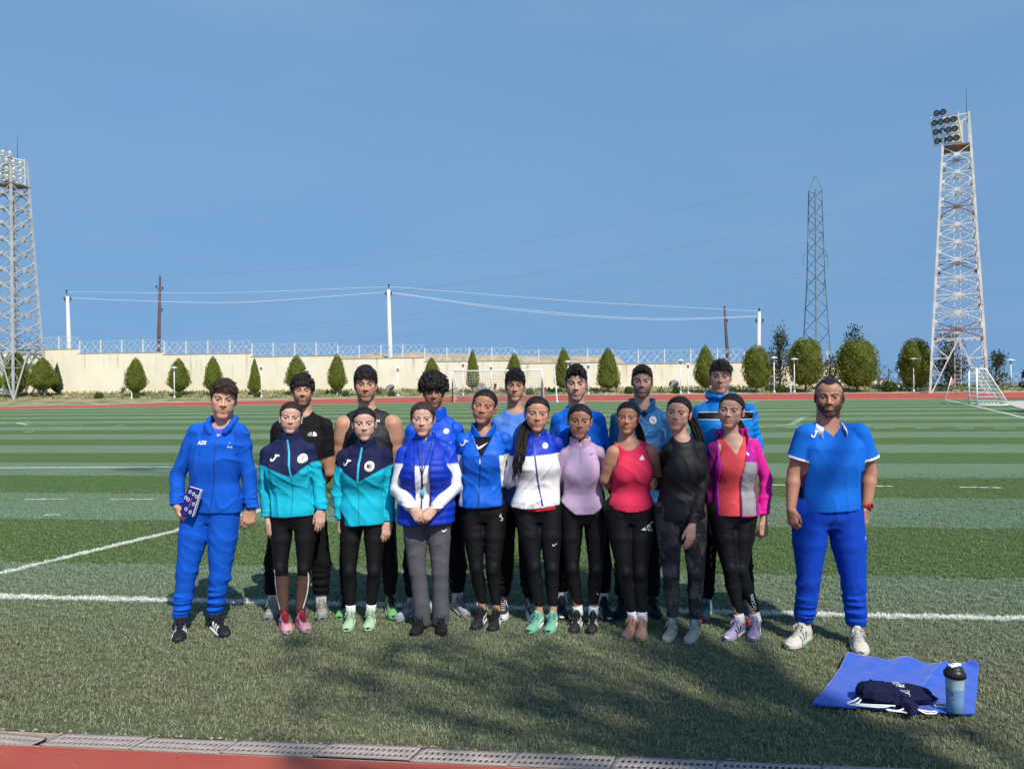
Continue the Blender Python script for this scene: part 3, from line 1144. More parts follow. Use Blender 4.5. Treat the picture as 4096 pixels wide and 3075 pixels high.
# ---- grey dishes standing on the verge
for i, (u, v) in enumerate([(1562, 1553), (1925, 1547), (2696, 1536)]):
    p = at_y(u, v, 68.4)
    s = MB()
    s.lathe([(.05, 0), (.25, .03), (.42, .11), (.43, .12), (.25, .05), (.05, .02)], 18)
    root = empty('dish_lamp', (p.x, 68.4, prof(68.4) - .05))
    tag(root, ['grey round dish by the track, leftmost of three', 'grey round dish seen through the far goal net', 'grey round dish on the verge, rightmost of three'][i], 'dish', 'grey dishes on the verge')
    d = s.build('dish', mat('dish_grey', (0.20, 0.20, 0.195), 0.8, var=0.1), root, True, (0, 0, p.z - prof(68.4)))
    d.rotation_euler = (math.radians(52), math.radians(-18), 0)
    s = MB()
    s.tube([(0, .1, -.1), (0, .1, p.z - prof(68.4))], .03, 6)
    s.build('stand', M_BARK, root)

# ---- floodlight towers
M_STEEL = mat('painted_steel', (0.66, 0.65, 0.62), 0.6, var=0.22, scale=3, bump=0.003)
M_RUST = mat('rusty_painted_steel', (0.60, 0.575, 0.545), 0.8, var=0.32, scale=1.4, detail=8)
M_RUST2 = mat('rust', (0.20, 0.09, 0.055), 0.9, var=0.4, scale=2)
M_BLACK = mat('black_metal', (0.03, 0.03, 0.032), 0.5, var=0.2)
M_LENS = mat('lamp_lens', (0.20, 0.24, 0.25), 0.08, metal=0.6, var=0.3, scale=2)
M_REFL = mat('lamp_reflector', (0.62, 0.64, 0.64), 0.25, metal=0.5, var=0.3, scale=3)


def flood_tower(center, rot, bw, tw, Ht, face, label, rusty, lensmat, npan=11):
    root = empty('floodlight_tower', center, rot)
    tag(root, label, 'tower')
    msteel = M_RUST if rusty else mat('grey_painted_steel', (0.40, 0.41, 0.41), 0.6, var=0.25, scale=2)
    cor = [(-1, -1), (1, -1), (1, 1), (-1, 1)]

    def P(c, z):
        w = (bw + (tw - bw) * z / Ht) / 2
        return Vector((cor[c % 4][0] * w, cor[c % 4][1] * w, z))
    for c in range(4):
        s = MB()
        pts = [P(c, -0.6), P(c, Ht)]
        s.bar(pts[0], pts[1], .17, .17)
        s.build('tower_leg', msteel, root)
    z0 = 4.4
    zs = [z0 + (Ht - 2.6 - z0) * k / npan for k in range(npan + 1)]
    for f in range(4):
        for k in range(npan):
            s = MB()
            a, b, c2, d = P(f, zs[k]), P(f + 1, zs[k]), P(f + 1, zs[k + 1]), P(f, zs[k + 1])
            mid = (a + b + c2 + d) / 4
            s.bar(a, c2, .085, .06)
            s.bar(b, d, .085, .07)
            zm = (zs[k] + zs[k + 1]) / 2
            s.bar(P(f, zm), P(f + 1, zm), .07, .07)
            n = (b - a).cross(d - a).normalized()
            ux = (b - a).normalized() * .20
            uz = (d - a).normalized() * .15
            for q, sc in ((mid, 1.0), (a + ux * .6, .8), (b - ux * .6, .8)):
                vs = [q - ux * sc - uz * sc + n * sg for sg in (.05,)] + [q + ux * sc - uz * sc + n * .05, q + ux * sc + uz * sc + n * .05, q - ux * sc + uz * sc + n * .05]
                vs += [x - n * .1 for x in vs]
                s.add(vs, [(0, 1, 2, 3), (7, 6, 5, 4), (0, 4, 5, 1), (1, 5, 6, 2), (2, 6, 7, 3), (3, 7, 4, 0)])
            s.build('cross_brace', msteel if not (rusty and (k * 3 + f) % 7 == 0) else M_RUST2, root)
        s = MB()        # inverted V at the foot of each face
        a, b = P(f, z0), P(f + 1, z0)
        m0 = (a + b) / 2
        s.bar(a, b, .09, .09)
        for e, g in ((f, 0.86), (f + 1, 0.86)):
            foot = P(e, -.3)
            s.bar(m0, foot, .11, .09)
            for tt in (0.33, 0.62):
                q = m0.lerp(foot, tt)
                s.bar(q, P(e, q.z), .07, .06)
                s.bar(q, P(e, q.z + 1.15), .07, .06)
        s.build('foot_brace', msteel, root)
    s = MB()        # ladder inside
    for sx in (-.22, .22):
        s.bar((sx, .1, .5), (sx, .1, Ht - .5), .05, .05)
    z = .8
    while z < Ht - .8:
        s.bar((-.22, .1, z), (.22, .1, z), .03, .03)
        z += .34
    s.build('ladder', M_STEEL, root)
    s = MB()        # platform
    s.box((-tw * .62, -tw * .62, Ht - 2.62), (tw * .62, tw * .62, Ht - 2.5))
    s.build('platform', M_RUST2 if rusty else M_BARK, root)
    s = MB()
    for c in range(4):
        s.bar(P(c, Ht - .1), P(c + 1, Ht - .1), .1, .1)
        s.bar(P(c, Ht - 2.5), P(c + 1, Ht - .1), .07, .07)
    s.build('head_frame', msteel, root)
    s = MB()
    s.box((-.3, -tw * .5, Ht - 2.3), (.45, -tw * .5 + .35, Ht - .6))
    s.build('control_box', mat('cabinet_cream', (0.66, 0.58, 0.42), 0.7), root)
    s = MB()
    s.tube([(tw * .42, 0, Ht), (tw * .42, 0, Ht + 2.3)], [.03, .012], 5)
    s.build('lightning_rod', M_BLACK, root)
    # lamp bank
    fx = Vector(face).normalized()
    fx = Vector((fx.x * math.cos(rot) + fx.y * math.sin(rot), -fx.x * math.sin(rot) + fx.y * math.cos(rot), 0))
    sx = Vector((-fx.y, fx.x, 0))
    dn = (fx - Vector((0, 0, .22))).normalized()
    upv = sx.cross(dn) * -1
    if upv.z < 0:
        upv = -upv
    c0 = fx * (tw * .5 + .55) + Vector((0, 0, Ht - .95))
    s = MB()
    tilt = sx + Vector((0, 0, -.13))
    rows = [(1.15, 2), (.42, 4), (-.32, 4), (-1.06, 4)]
    pos = []
    for (h, n) in rows:
        for i in range(n):
            pos.append(c0 + tilt * ((i - (n - 1) / 2) * .56 - (0.25 if n == 2 else 0)) + upv * h)
        if n == 4:
            s.bar(c0 + tilt * -1.2 + upv * (h - .36) - dn * .1, c0 + tilt * 1.2 + upv * (h - .36) - dn * .1, .06, .06)
    for e in (-1.2, 1.2):
        s.bar(c0 + tilt * e + upv * .95 - dn * .1, c0 + tilt * e + upv * -1.5 - dn * .1, .07, .07)
    s.bar(c0 + tilt * -1.2 + upv * .8 - dn * .1, c0 + tilt * 1.2 + upv * .8 - dn * .1, .06, .06)
    for h in (.6, -.6):
        s.bar(c0 + upv * h - dn * .1, fx * (tw * .3) + Vector((0, 0, Ht - .95 + h)), .1, .1)
    s.build('lamp_rack', M_STEEL, root)
    b = MB()
    b.lathe([(.06, -.34), (.17, -.24), (.255, -.02), (.265, .02), (.25, .025), (.22, -.03), (.08, -.20), (.02, -.21)], 14)
    bm_ = b.mesh('floodlight', True)
    l = MB()
    l.lathe([(.225, -.012), (.18, .02), (.02, .035)], 14)
    lm_ = l.mesh('lens', True)
    q = dn.to_track_quat('Z', 'Y').to_euler()
    for p in pos:
        fl = ob('floodlight', bm_, M_BLACK if rusty else M_REFL, root, p, q)
        ob('lens', lm_, lensmat, fl)
    return root


_a = at_y(3833, 1580, 67.0)
flood_tower((_a.x, 67.0, prof(67) - .1), -0.40, 4.05, 1.72, at_y(3835, 468, 67.0).z - prof(67) + .1, (-0.95, -0.55, 0), 'tall white and rusty lattice floodlight tower standing at the right behind the small goal', True, M_LENS)
_a = at_y(60, 1585, 69.8)
flood_tower((_a.x, 69.8, prof(69.8) - .1), -0.155, 3.7, 1.75, at_y(45, 640, 69.8).z - prof(69.8) + .1, (0.55, -0.83, 0), 'tall pale grey lattice floodlight tower cut by the left edge of the picture', False, M_REFL)

# ---- utility poles
M_CPOLE = mat('concrete_pole', (0.62, 0.61, 0.57), 0.85, var=0.12)
M_DPOLE = mat('dark_pole', (0.085, 0.055, 0.055), 0.85, var=0.3)


def pole(u0, v0, u1, v1, Y, r0, r1, m, label, arms):
    a, b = at_y(u1, v1, Y), at_y(u0, v0, Y)
    root = empty('utility_pole', (a.x, Y, a.z - 2.5))
    tag(root, label, 'pole')
    d = b - a
    s = MB()
    s.tube([-d.normalized() * 0.1, Vector((0, 0, 2.5)), Vector((0, 0, 2.5)) + d], [r1, r1, r0], 10)
    s.build('shaft', m, root, True)
    top = Vector((0, 0, 2.5)) + d
    for (dx, dz) in arms:
        i = MB()
        i.tube([top + Vector((0, 0, dz - .25)), top + Vector((dx, 0, dz - .1)), top + Vector((dx, 0, dz))], .035, 5)
        i.lathe([(.05, 0), (.11, .06), (.06, .12), (.10, .17), (.04, .26)], 8, top + Vector((dx, 0, dz)))
        i.build('insulator', M_BLACK, root)
    return root


pole(270, 1186, 277, 1420, 76.0, .14, .24, M_CPOLE, 'white concrete utility pole behind the fence at the far left', [(-.1, .45), (-.35, -.35), (.35, -.35)])
pole(640, 1114, 634, 1420, 82.0, .12, .22, M_DPOLE, 'dark wooden utility pole behind the fence, left of the white middle pole', [(0, .05), (-.45, -1.0), (.3, -1.2), (.2, -3.6)])
pole(1554, 1158, 1562, 1450, 77.0, .16, .25, M_CPOLE, 'white concrete utility pole rising behind the curly-haired man', [(.05, .3), (-.3, -.5), (.3, -.5)])
pole(2898, 1234, 2912, 1450, 84.0, .11, .20, M_DPOLE, 'leaning dark utility pole behind the tallest man', [(0, .0), (.25, -1.4), (.25, -3.2)])
pole(3037, 1247, 3033, 1420, 78.0, .14, .24, M_CPOLE, 'white concrete utility pole rising from a conifer at right', [(0, .1), (-.3, -.95), (.35, -.95)])


def crom(pts, n=10):
    out = []
    P = [Vector(p) for p in pts]
    P = [P[0] * 2 - P[1]] + P + [P[-1] * 2 - P[-2]]
    for i in range(1, len(P) - 2):
        a, b, c, d = P[i - 1:i + 3]
        for k in range(n):
            t = k / n
            out.append(.5 * ((2 * b) + (c - a) * t + (2 * a - 5 * b + 4 * c - d) * t * t + (3 * b - a - 3 * c + d) * t ** 3))
    out.append(P[-2])
    return out


M_WIRE = mat('bright_wire', (0.72, 0.74, 0.76), 0.4, var=0.05)
M_WIRED = mat('dark_wire', (0.22, 0.27, 0.33), 0.5, var=0.05)


def wire(px, y0, y1, r, m, label):
    u0, u1 = px[0][0], px[-1][0]
    pts = [at_y(u, v, y0 + (y1 - y0) * (u - u0) / (u1 - u0)) for (u, v) in px]
    s = MB()
    s.tube(crom(pts, 8), r, 4)
    tag(s.build('power_line', m), label, 'wire', 'overhead wires')


wire([(270, 1168), (900, 1171), (1554, 1147)], 76, 77, .016, M_WIRE, 'upper bright wire from the leftmost pole to the middle pole')
wire([(277, 1192), (640, 1206), (1000, 1208), (1554, 1168)], 76, 77, .022, M_WIRE, 'lower sagging bright wire from the leftmost pole to the middle pole')
wire([(1556, 1146), (2300, 1204), (3037, 1245)], 77, 78, .016, M_WIRE, 'upper bright wire from the middle pole to the right pole')
wire([(1558, 1168), (2000, 1228), (2400, 1264), (2700, 1274), (3035, 1264)], 77, 78, .016, M_WIRE, 'upper of two sagging wires from the middle pole to the right pole')
wire([(1558, 1170), (2000, 1234), (2400, 1270), (2700, 1279), (3035, 1266)], 77.2, 78.2, .016, M_WIRE, 'lower of two sagging wires from the middle pole to the right pole')
_W = [([(-150, 1212), (135, 1220), (633, 1229), (1000, 1216), (1555, 1166), (1900, 1122), (2107, 1098), (2700, 990), (3232, 866)], 'dark conductor crossing behind the middle pole top to the pylon'),
      ([(1555, 1171), (1900, 1130), (2107, 1106), (2700, 1000), (3230, 880)], 'second dark conductor just below the crossing one'),
      ([(-150, 1314), (135, 1317), (900, 1317), (1555, 1267), (1700, 1250), (2627, 1101), (3226, 968)], 'dark conductor to the middle arm of the pylon'),
      ([(-150, 1322), (400, 1334), (900, 1333), (1700, 1274), (2700, 1116), (3226, 1008)], 'dark conductor just under the middle pylon arm'),
      ([(700, 1388), (1103, 1376), (1700, 1326), (2700, 1188), (3232, 1090)], 'dark conductor to the lowest arm of the pylon'),
      ([(700, 1398), (1103, 1390), (1700, 1339), (2700, 1203), (3232, 1104)], 'lowest dark conductor left of the pylon'),
      ([(-150, 1103), (135, 1105), (1111, 1083), (1850, 1008), (2500, 890), (3250, 706)], 'faint earth wire to the top of the pylon'),
      ([(3290, 858), (3500, 884), (4093, 941), (4300, 955)], 'upper conductor running right from the pylon'),
      ([(3300, 976), (3500, 1003), (3749, 1032), (4300, 1070)], 'middle conductor running right from the pylon'),
      ([(3290, 1090), (3500, 1112), (4090, 1178), (4300, 1195)], 'lowest conductor running right from the pylon')]
for px, lb in _W:
    wire(px, 150, 150, .030, M_WIRED, lb)


def pylon():
    Y = 150.0
    b = at_y(3268, 1560, Y)
    t = at_y(3261, 704, Y)
    root = empty('power_pylon', (b.x, Y, b.z), 0.5)
    tag(root, 'slender grey lattice electricity pylon far behind the conifers at right', 'pylon')
    H = t.z - b.z
    pr = [(0, 2.0), (.52, 1.12), (.93, .82), (1.0, .05)]

    def hw(z):
        z /= H
        for (a, x), (c, y) in zip(pr[:-1], pr[1:]):
            if z <= c:
                return x + (y - x) * (z - a) / (c - a)
        return .05
    M = mat('galvanised_steel', (0.15, 0.21, 0.28), 0.7, var=0.1)
    cor = [(-1, -1), (1, -1), (1, 1), (-1, 1)]

    def P(c, z):
        return Vector((cor[c % 4][0] * hw(z), cor[c % 4][1] * hw(z), z))
    zs = [0]
    while zs[-1] < H * .93:
        zs.append(min(H * .93, zs[-1] + max(1.5, hw(zs[-1]) * 1.5)))
    zs.append(H)
    for c in range(4):
        s = MB()
        for z0, z1 in zip(zs[:-1], zs[1:]):
            s.bar(P(c, z0), P(c, z1), .16, .16)
        s.build('pylon_leg', M, root)
        s = MB()
        for i, (z0, z1) in enumerate(zip(zs[:-2], zs[1:-1])):
            s.bar(P(c + i % 2, z0), P(c + (i + 1) % 2, z1), .09, .09)
        s.build('bracing', M, root)
    for fz, L in ((.74, 1.9), (.63, 3.0), (.50, 1.9)):
        for sg in (-1, 1):
            s = MB()
            z = H * fz
            e = Vector((sg * L, 0, z - .2))
            for c in range(4):
                if cor[c][0] == sg:
                    s.bar(P(c, z), e, .09, .09)
                    s.bar(P(c, z + 1.2), e, .08, .08)
            s.build('cross_arm', M, root)
            s = MB()
            s.lathe([(.03, -2.0), (.11, -1.9), (.11, -.3), (.03, -.1)], 6, e)
            s.build('insulator_string', mat('green_glass', (0.12, 0.32, 0.30), 0.3), root)


pylon()

# ---- far football goal
def goal(name, label, L, R_, hgt, back, m_low=None, net=True):
    """L, R_ ground points of the posts (Vectors); back: vector to the rear foot"""
    root = empty(name, (L.x, L.y, L.z))
    tag(root, label, 'goal')
    R2 = R_ - L
    up = Vector((0, 0, hgt))
    for p in (Vector((0, 0, 0)), R2):
        s = MB()
        if m_low:
            s.tube([p + up * .60, p + up], .06, 8)
            s.build('post', M_WHITE, root, True)
            s = MB()
            s.tube([p - up * .02, p + up * .60], .06, 8)
            s.build('post_sleeve', m_low, root, True)
        else:
            s.tube([p, p + up], .06, 8)
            s.build('post', M_WHITE, root, True)
    s = MB()
    s.tube([up, up + R2], .06, 8)
    s.build('crossbar', M_WHITE, root, True)
    for p in (Vector((0, 0, 0)), R2):
        s = MB()
        tb = back * .28 if not m_low else back * .10
        s.tube([p + up + tb, p + back], .035 if not m_low else .03, 6)
        s.tube([p + up, p + up + tb], .035, 6)
        s.tube([p, p + back], .045, 6)
        s.build('side_stay', M_WHITE, root, True)
    s = MB()
    s.tube([back, back + R2], .045, 6)
    s.build('ground_bar', M_WHITE, root, True)
    if net:
        s = MB()
        tb = back * .28 if not m_low else back * .10
        n, k = (34, 13) if m_low else (16, 12)
        w = .010 if m_low else .014

        def S(a, t):
            base = up + tb
            q = base.lerp(back, t) + R2 * a
            q += Vector((0, 0, -.12 * math.sin(math.pi * t))) + back * .05 * math.sin(9 * a + 5 * t)
            return q
        for i in range(n + 1):
            s.tube([S(i / n, j / 6) for j in range(7)], w, 3, cap=False)
        for j in range(k + 1):
            s.tube([S(i / 10, j / k) for i in range(11)], w, 3, cap=False)
        for e in (Vector((0, 0, 0)), R2):
            for j in range(1, 9):
                t = j / 9
                s.tube([e + up * (1 - t), e + (up + tb).lerp(back, t)], w, 3, cap=False)
            for j in range(1, 6):
                t = j / 6
                s.tube([e + up * (1 - 0) + tb * t, e + back * t], w, 3, cap=False)
        s.build('net', mat('net_cord', (0.68, 0.68, 0.66), 0.8), root)
    return root


_l, _r = gp(1811, 1609), gp(2168, 1607)
_r = Vector((_r.x, _l.y - .2, 0))
goal('football_goal', 'white football goal with dark lower posts standing at the far edge of the pitch', _l, _r, 2.42, Vector((0.1, 2.0, 0)), M_BLACK)
_l, _r = gp(3876, 1614.5), gp(3907, 1620.5)
goal('small_goal', 'small white training goal with a net standing by the right corner of the pitch', _r, _l, 2.05, Vector((1.75, .05, 0)))
# slanting white pole right of the far goal
_a, _b = at_y(2229, 1604, 58.0), at_y(2217, 1472, 58.0)
s = MB()
s.tube([Vector((0, 0, 0)), _b - _a], .05, 8)
s.tube([_b - _a, _b - _a + Vector((0, 0, .05))], .07, 8)
s.tube([Vector((0, 0, 0)), Vector((0, 0, .06))], .12, 8)
tag(s.build('training_pole', M_WHITE, None, False, (_a.x, 58.0, 0)), 'slanting white pole right of the far goal', 'pole')
# corner flag
_a, _b = gp(3782, 1595), None
_b = at_y(3806, 1508, _a.y)
root = empty('corner_flag', (_a.x, _a.y, 0))
tag(root, 'leaning corner flag with a faded red pennant at the far right corner', 'flag')
s = MB()
s.tube([(0, 0, 0), _b - Vector((_a.x, _a.y, 0))], .03, 6)
s.build('flag_pole', M_WHITE, root, True)
s = MB()
_t = _b - Vector((_a.x, _a.y, 0))
s.add([_t, _t + Vector((.28, .05, -.35)), _t + Vector((.12, .12, -.62)), _t + Vector((-.12, .02, -.55)), _t + Vector((.28, .08, -.35)), _t + Vector((.12, .15, -.62))], [(0, 1, 2, 3), (3, 5, 4, 0)])
s.build('pennant', mat('faded_red_cloth', (0.60, 0.18, 0.18), 0.9), root)
# ================================================================ people: signed-distance modelling
def smin(a, b, k):
    h = np.clip(0.5 + 0.5 * (b - a) / k, 0, 1)
    return b + (a - b) * h - k * h * (1 - h)


def smax(a, b, k):
    return -smin(-a, -b, k)


class SDF:
    def __init__(s, lo, hi, h):
        s.lo, s.h = np.array(lo, float), h
        s.n = np.maximum(4, np.ceil((np.array(hi, float) - s.lo) / h).astype(int) + 1)
        s.D = np.full(s.n, 0.4, np.float32)
        s.ax = [(s.lo[i] + h * np.arange(s.n[i])).astype(np.float32) for i in range(3)]

    def sub(s, lo, hi):
        sl = []
        for i in range(3):
            a = int(max(0, math.floor((lo[i] - s.lo[i]) / s.h)))
            b = int(min(s.n[i], math.ceil((hi[i] - s.lo[i]) / s.h) + 1))
            if b - a < 1:
                return None
            sl.append(slice(a, b))
        X = s.ax[0][sl[0]][:, None, None]
        Y = s.ax[1][sl[1]][None, :, None]
        Z = s.ax[2][sl[2]][None, None, :]
        return tuple(sl), X, Y, Z

    def full(s):
        return s.ax[0][:, None, None], s.ax[1][None, :, None], s.ax[2][None, None, :]

    def put(s, sl, d, k, mode='u'):
        if mode == 'u':
            s.D[sl] = smin(s.D[sl], d, k) if k > 1e-5 else np.minimum(s.D[sl], d)
        else:
            s.D[sl] = smax(s.D[sl], -d, k) if k > 1e-5 else np.maximum(s.D[sl], -d)

    def cap(s, a, b, ra, rb=None, k=0.015, mode='u', fl=None):
        """round cone; fl=(axis unit vector, factor) flattens it along that axis"""
        rb = ra if rb is None else rb
        a, b = np.array(a, np.float32), np.array(b, np.float32)
        m = max(ra, rb) + k + 2.5 * s.h
        g = s.sub(np.minimum(a, b) - m, np.maximum(a, b) + m)
        if g is None:
            return
        sl, X, Y, Z = g
        d = b - a
        L2 = float(d @ d) + 1e-12
        px, py, pz = X - a[0], Y - a[1], Z - a[2]
        t = np.clip((px * d[0] + py * d[1] + pz * d[2]) / L2, 0, 1)
        qx, qy, qz = px - t * d[0], py - t * d[1], pz - t * d[2]
        r2 = qx * qx + qy * qy + qz * qz
        if fl is not None:
            f = np.array(fl[0], np.float32)
            al = qx * f[0] + qy * f[1] + qz * f[2]
            r2 = r2 + al * al * (1.0 / fl[1] ** 2 - 1.0)
            dist = (np.sqrt(r2) - (ra + (rb - ra) * t)) * min(1.0, fl[1])
        else:
            dist = np.sqrt(r2) - (ra + (rb - ra) * t)
        s.put(sl, dist, k, mode)

    def ell(s, c, r, k=0.015, mode='u', R=None):
        c, r = np.array(c, np.float32), np.array(r, np.float32)
        m = float(r.max()) + k + 2.5 * s.h
        g = s.sub(c - m, c + m)
        if g is None:
            return
        sl, X, Y, Z = g
        x, y, z = X - c[0], Y - c[1], Z - c[2]
        if R is not None:
            x, y, z = (R[0][0] * x + R[1][0] * y + R[2][0] * z), (R[0][1] * x + R[1][1] * y + R[2][1] * z), (R[0][2] * x + R[1][2] * y + R[2][2] * z)
        k0 = np.sqrt((x / r[0]) ** 2 + (y / r[1]) ** 2 + (z / r[2]) ** 2)
        k1 = np.sqrt((x / r[0] ** 2) ** 2 + (y / r[1] ** 2) ** 2 + (z / r[2] ** 2) ** 2) + 1e-9
        s.put(sl, k0 * (k0 - 1) / k1, k, mode)

    def loft(s, lev, k=0.02, p=2.3):
        """lev: rows (z, cx, cy, a, b) ascending in z; super-elliptic sections"""
        lev = np.array(lev, float)
        zz = np.linspace(lev[0, 0], lev[-1, 0], 80)
        t = np.interp(zz, lev[:, 0], np.arange(len(lev)))
        i = np.clip(t.astype(int), 0, len(lev) - 2)
        f = t - i
        f = f * f * (3 - 2 * f) * 0.6 + f * 0.4
        tab = lev[i, 1:] * (1 - f[:, None]) + lev[i + 1, 1:] * f[:, None]
        m = k + 2.5 * s.h
        lo = ((lev[:, 1] - lev[:, 3]).min() - m, (lev[:, 2] - lev[:, 4]).min() - m, lev[0, 0] - m)
        hi = ((lev[:, 1] + lev[:, 3]).max() + m, (lev[:, 2] + lev[:, 4]).max() + m, lev[-1, 0] + m)
        g = s.sub(lo, hi)
        if g is None:
            return
        sl, X, Y, Z = g
        zf = Z[0, 0]
        cx, cy, a, b = [np.interp(zf, zz, tab[:, j])[None, None, :].astype(np.float32) for j in range(4)]
        x, y = X - cx, Y - cy
        k0 = (np.abs(x / a) ** p + np.abs(y / b) ** p) ** (1.0 / p) + 1e-6
        k1 = np.sqrt((x / a ** 2) ** 2 + (y / b ** 2) ** 2) + 1e-6
        k2 = np.sqrt((x / a) ** 2 + (y / b) ** 2) + 1e-6
        d = (k0 - 1) * k2 / k1
        d = np.maximum(d, np.maximum(lev[0, 0] - Z, Z - lev[-1, 0]))
        s.put(sl, d, k)

    def cut(s, fn, k=0.0):
        X, Y, Z = s.full()
        d = fn(X, Y, Z)
        s.D = smax(s.D, d, k).astype(np.float32) if k > 0 else np.maximum(s.D, d).astype(np.float32)

    def wrinkle(s, amp, seed=0, scale=50.0, an=(1, 1, 1), n=4):
        """sharp folds in drifting patches"""
        X, Y, Z = s.full()
        r = np.random.default_rng(seed)
        tot = 0
        for i in range(n):
            v = r.normal(0, 1, 3) * np.array(an)
            v = v / np.linalg.norm(v) * scale * r.uniform(.6, 1.4)
            q, m = r.normal(0, 1, 3) * 13, r.normal(0, 1, 3) * 9
            wob = 1.5 * np.sin(q[0] * X + q[1] * Y + q[2] * Z + r.uniform(0, 6.28))
            patch = np.clip(.25 + .9 * np.sin(m[0] * X + m[1] * Y + m[2] * Z + r.uniform(0, 6.28)), 0, 1)
            rd = 1 - np.abs(np.sin(v[0] * X + v[1] * Y + v[2] * Z + wob))
            tot = tot + patch * rd * rd
        s.D -= (amp * (tot - .62)).astype(np.float32)

    def mesh(s):
        D = s.D.copy()
        for i in range(3):        # close at the border
            idx = [slice(None)] * 3
            for e in (0, -1):
                idx[i] = e
                D[tuple(idx)] = np.maximum(D[tuple(idx)], 1e-3)
        ins = D < 0
        c = np.zeros(tuple(np.array(D.shape) - 1), np.uint8)
        for dx in (0, 1):
            for dy in (0, 1):
                for dz in (0, 1):
                    c += ins[dx:D.shape[0] - 1 + dx, dy:D.shape[1] - 1 + dy, dz:D.shape[2] - 1 + dz]
        act = np.argwhere((c > 0) & (c < 8))
        if len(act) == 0:
            return np.zeros((0, 3)), np.zeros((0, 4), int)
        vid = -np.ones(c.shape, np.int32)
        vid[act[:, 0], act[:, 1], act[:, 2]] = np.arange(len(act))
        acc = np.zeros((len(act), 3))
        cnt = np.zeros(len(act))
        cor = [(0, 0, 0), (1, 0, 0), (0, 1, 0), (1, 1, 0), (0, 0, 1), (1, 0, 1), (0, 1, 1), (1, 1, 1)]
        vals = [D[act[:, 0] + q[0], act[:, 1] + q[1], act[:, 2] + q[2]] for q in cor]
        for (i, j) in ((0, 1), (2, 3), (4, 5), (6, 7), (0, 2), (1, 3), (4, 6), (5, 7), (0, 4), (1, 5), (2, 6), (3, 7)):
            a, b = vals[i], vals[j]
            m = (a < 0) != (b < 0)
            t = np.where(m, a / np.where(np.abs(a - b) < 1e-9, 1e-9, a - b), 0)
            p = np.array(cor[i])[None] + t[:, None] * (np.array(cor[j]) - np.array(cor[i]))[None]
            acc[m] += p[m]
            cnt[m] += 1
        V = s.lo + s.h * (act + acc / np.maximum(cnt, 1)[:, None])
        Fs = []
        for ax in range(3):
            o1, o2 = (ax + 1) % 3, (ax + 2) % 3
            a = [slice(None)] * 3
            b = [slice(None)] * 3
            a[ax], b[ax] = slice(0, -1), slice(1, None)
            e = ins[tuple(a)] != ins[tuple(b)]
            q = np.argwhere(e)
            ok = (q[:, o1] > 0) & (q[:, o2] > 0) & (q[:, o1] < D.shape[o1] - 1) & (q[:, o2] < D.shape[o2] - 1)
            q = q[ok]
            fl = ins[tuple(a)][q[:, 0], q[:, 1], q[:, 2]]

            def cell(d1, d2):
                r = q.copy()
                r[:, o1] -= d1
                r[:, o2] -= d2
                return vid[r[:, 0], r[:, 1], r[:, 2]]
            f = np.stack([cell(1, 1), cell(0, 1), cell(0, 0), cell(1, 0)], 1)
            f[~fl] = f[~fl][:, ::-1]
            Fs.append(f)
        F = np.concatenate(Fs)
        F = F[(F >= 0).all(1)]
        return V, F


def A(r, g, b, k=1.5):
    """colour of a sunlit surface in the picture to base colour"""
    return np.array([min(0.9, c / k) for c in lin((r, g, b))])


def noise3(P, scale, seed=0):
    r = np.random.default_rng(seed)
    w = np.zeros(len(P))
    for i in range(6):
        v = r.normal(0, 1, 3) * scale
        w += np.sin(P @ v + r.uniform(0, 6.28))
    return w / 6


def mixc(C, m, col):
    m = np.clip(m, 0, 1)[:, None]
    return C * (1 - m) + np.array(col)[None] * m


def sstep(x, a, b):
    t = np.clip((x - a) / (b - a), 0, 1)
    return t * t * (3 - 2 * t)


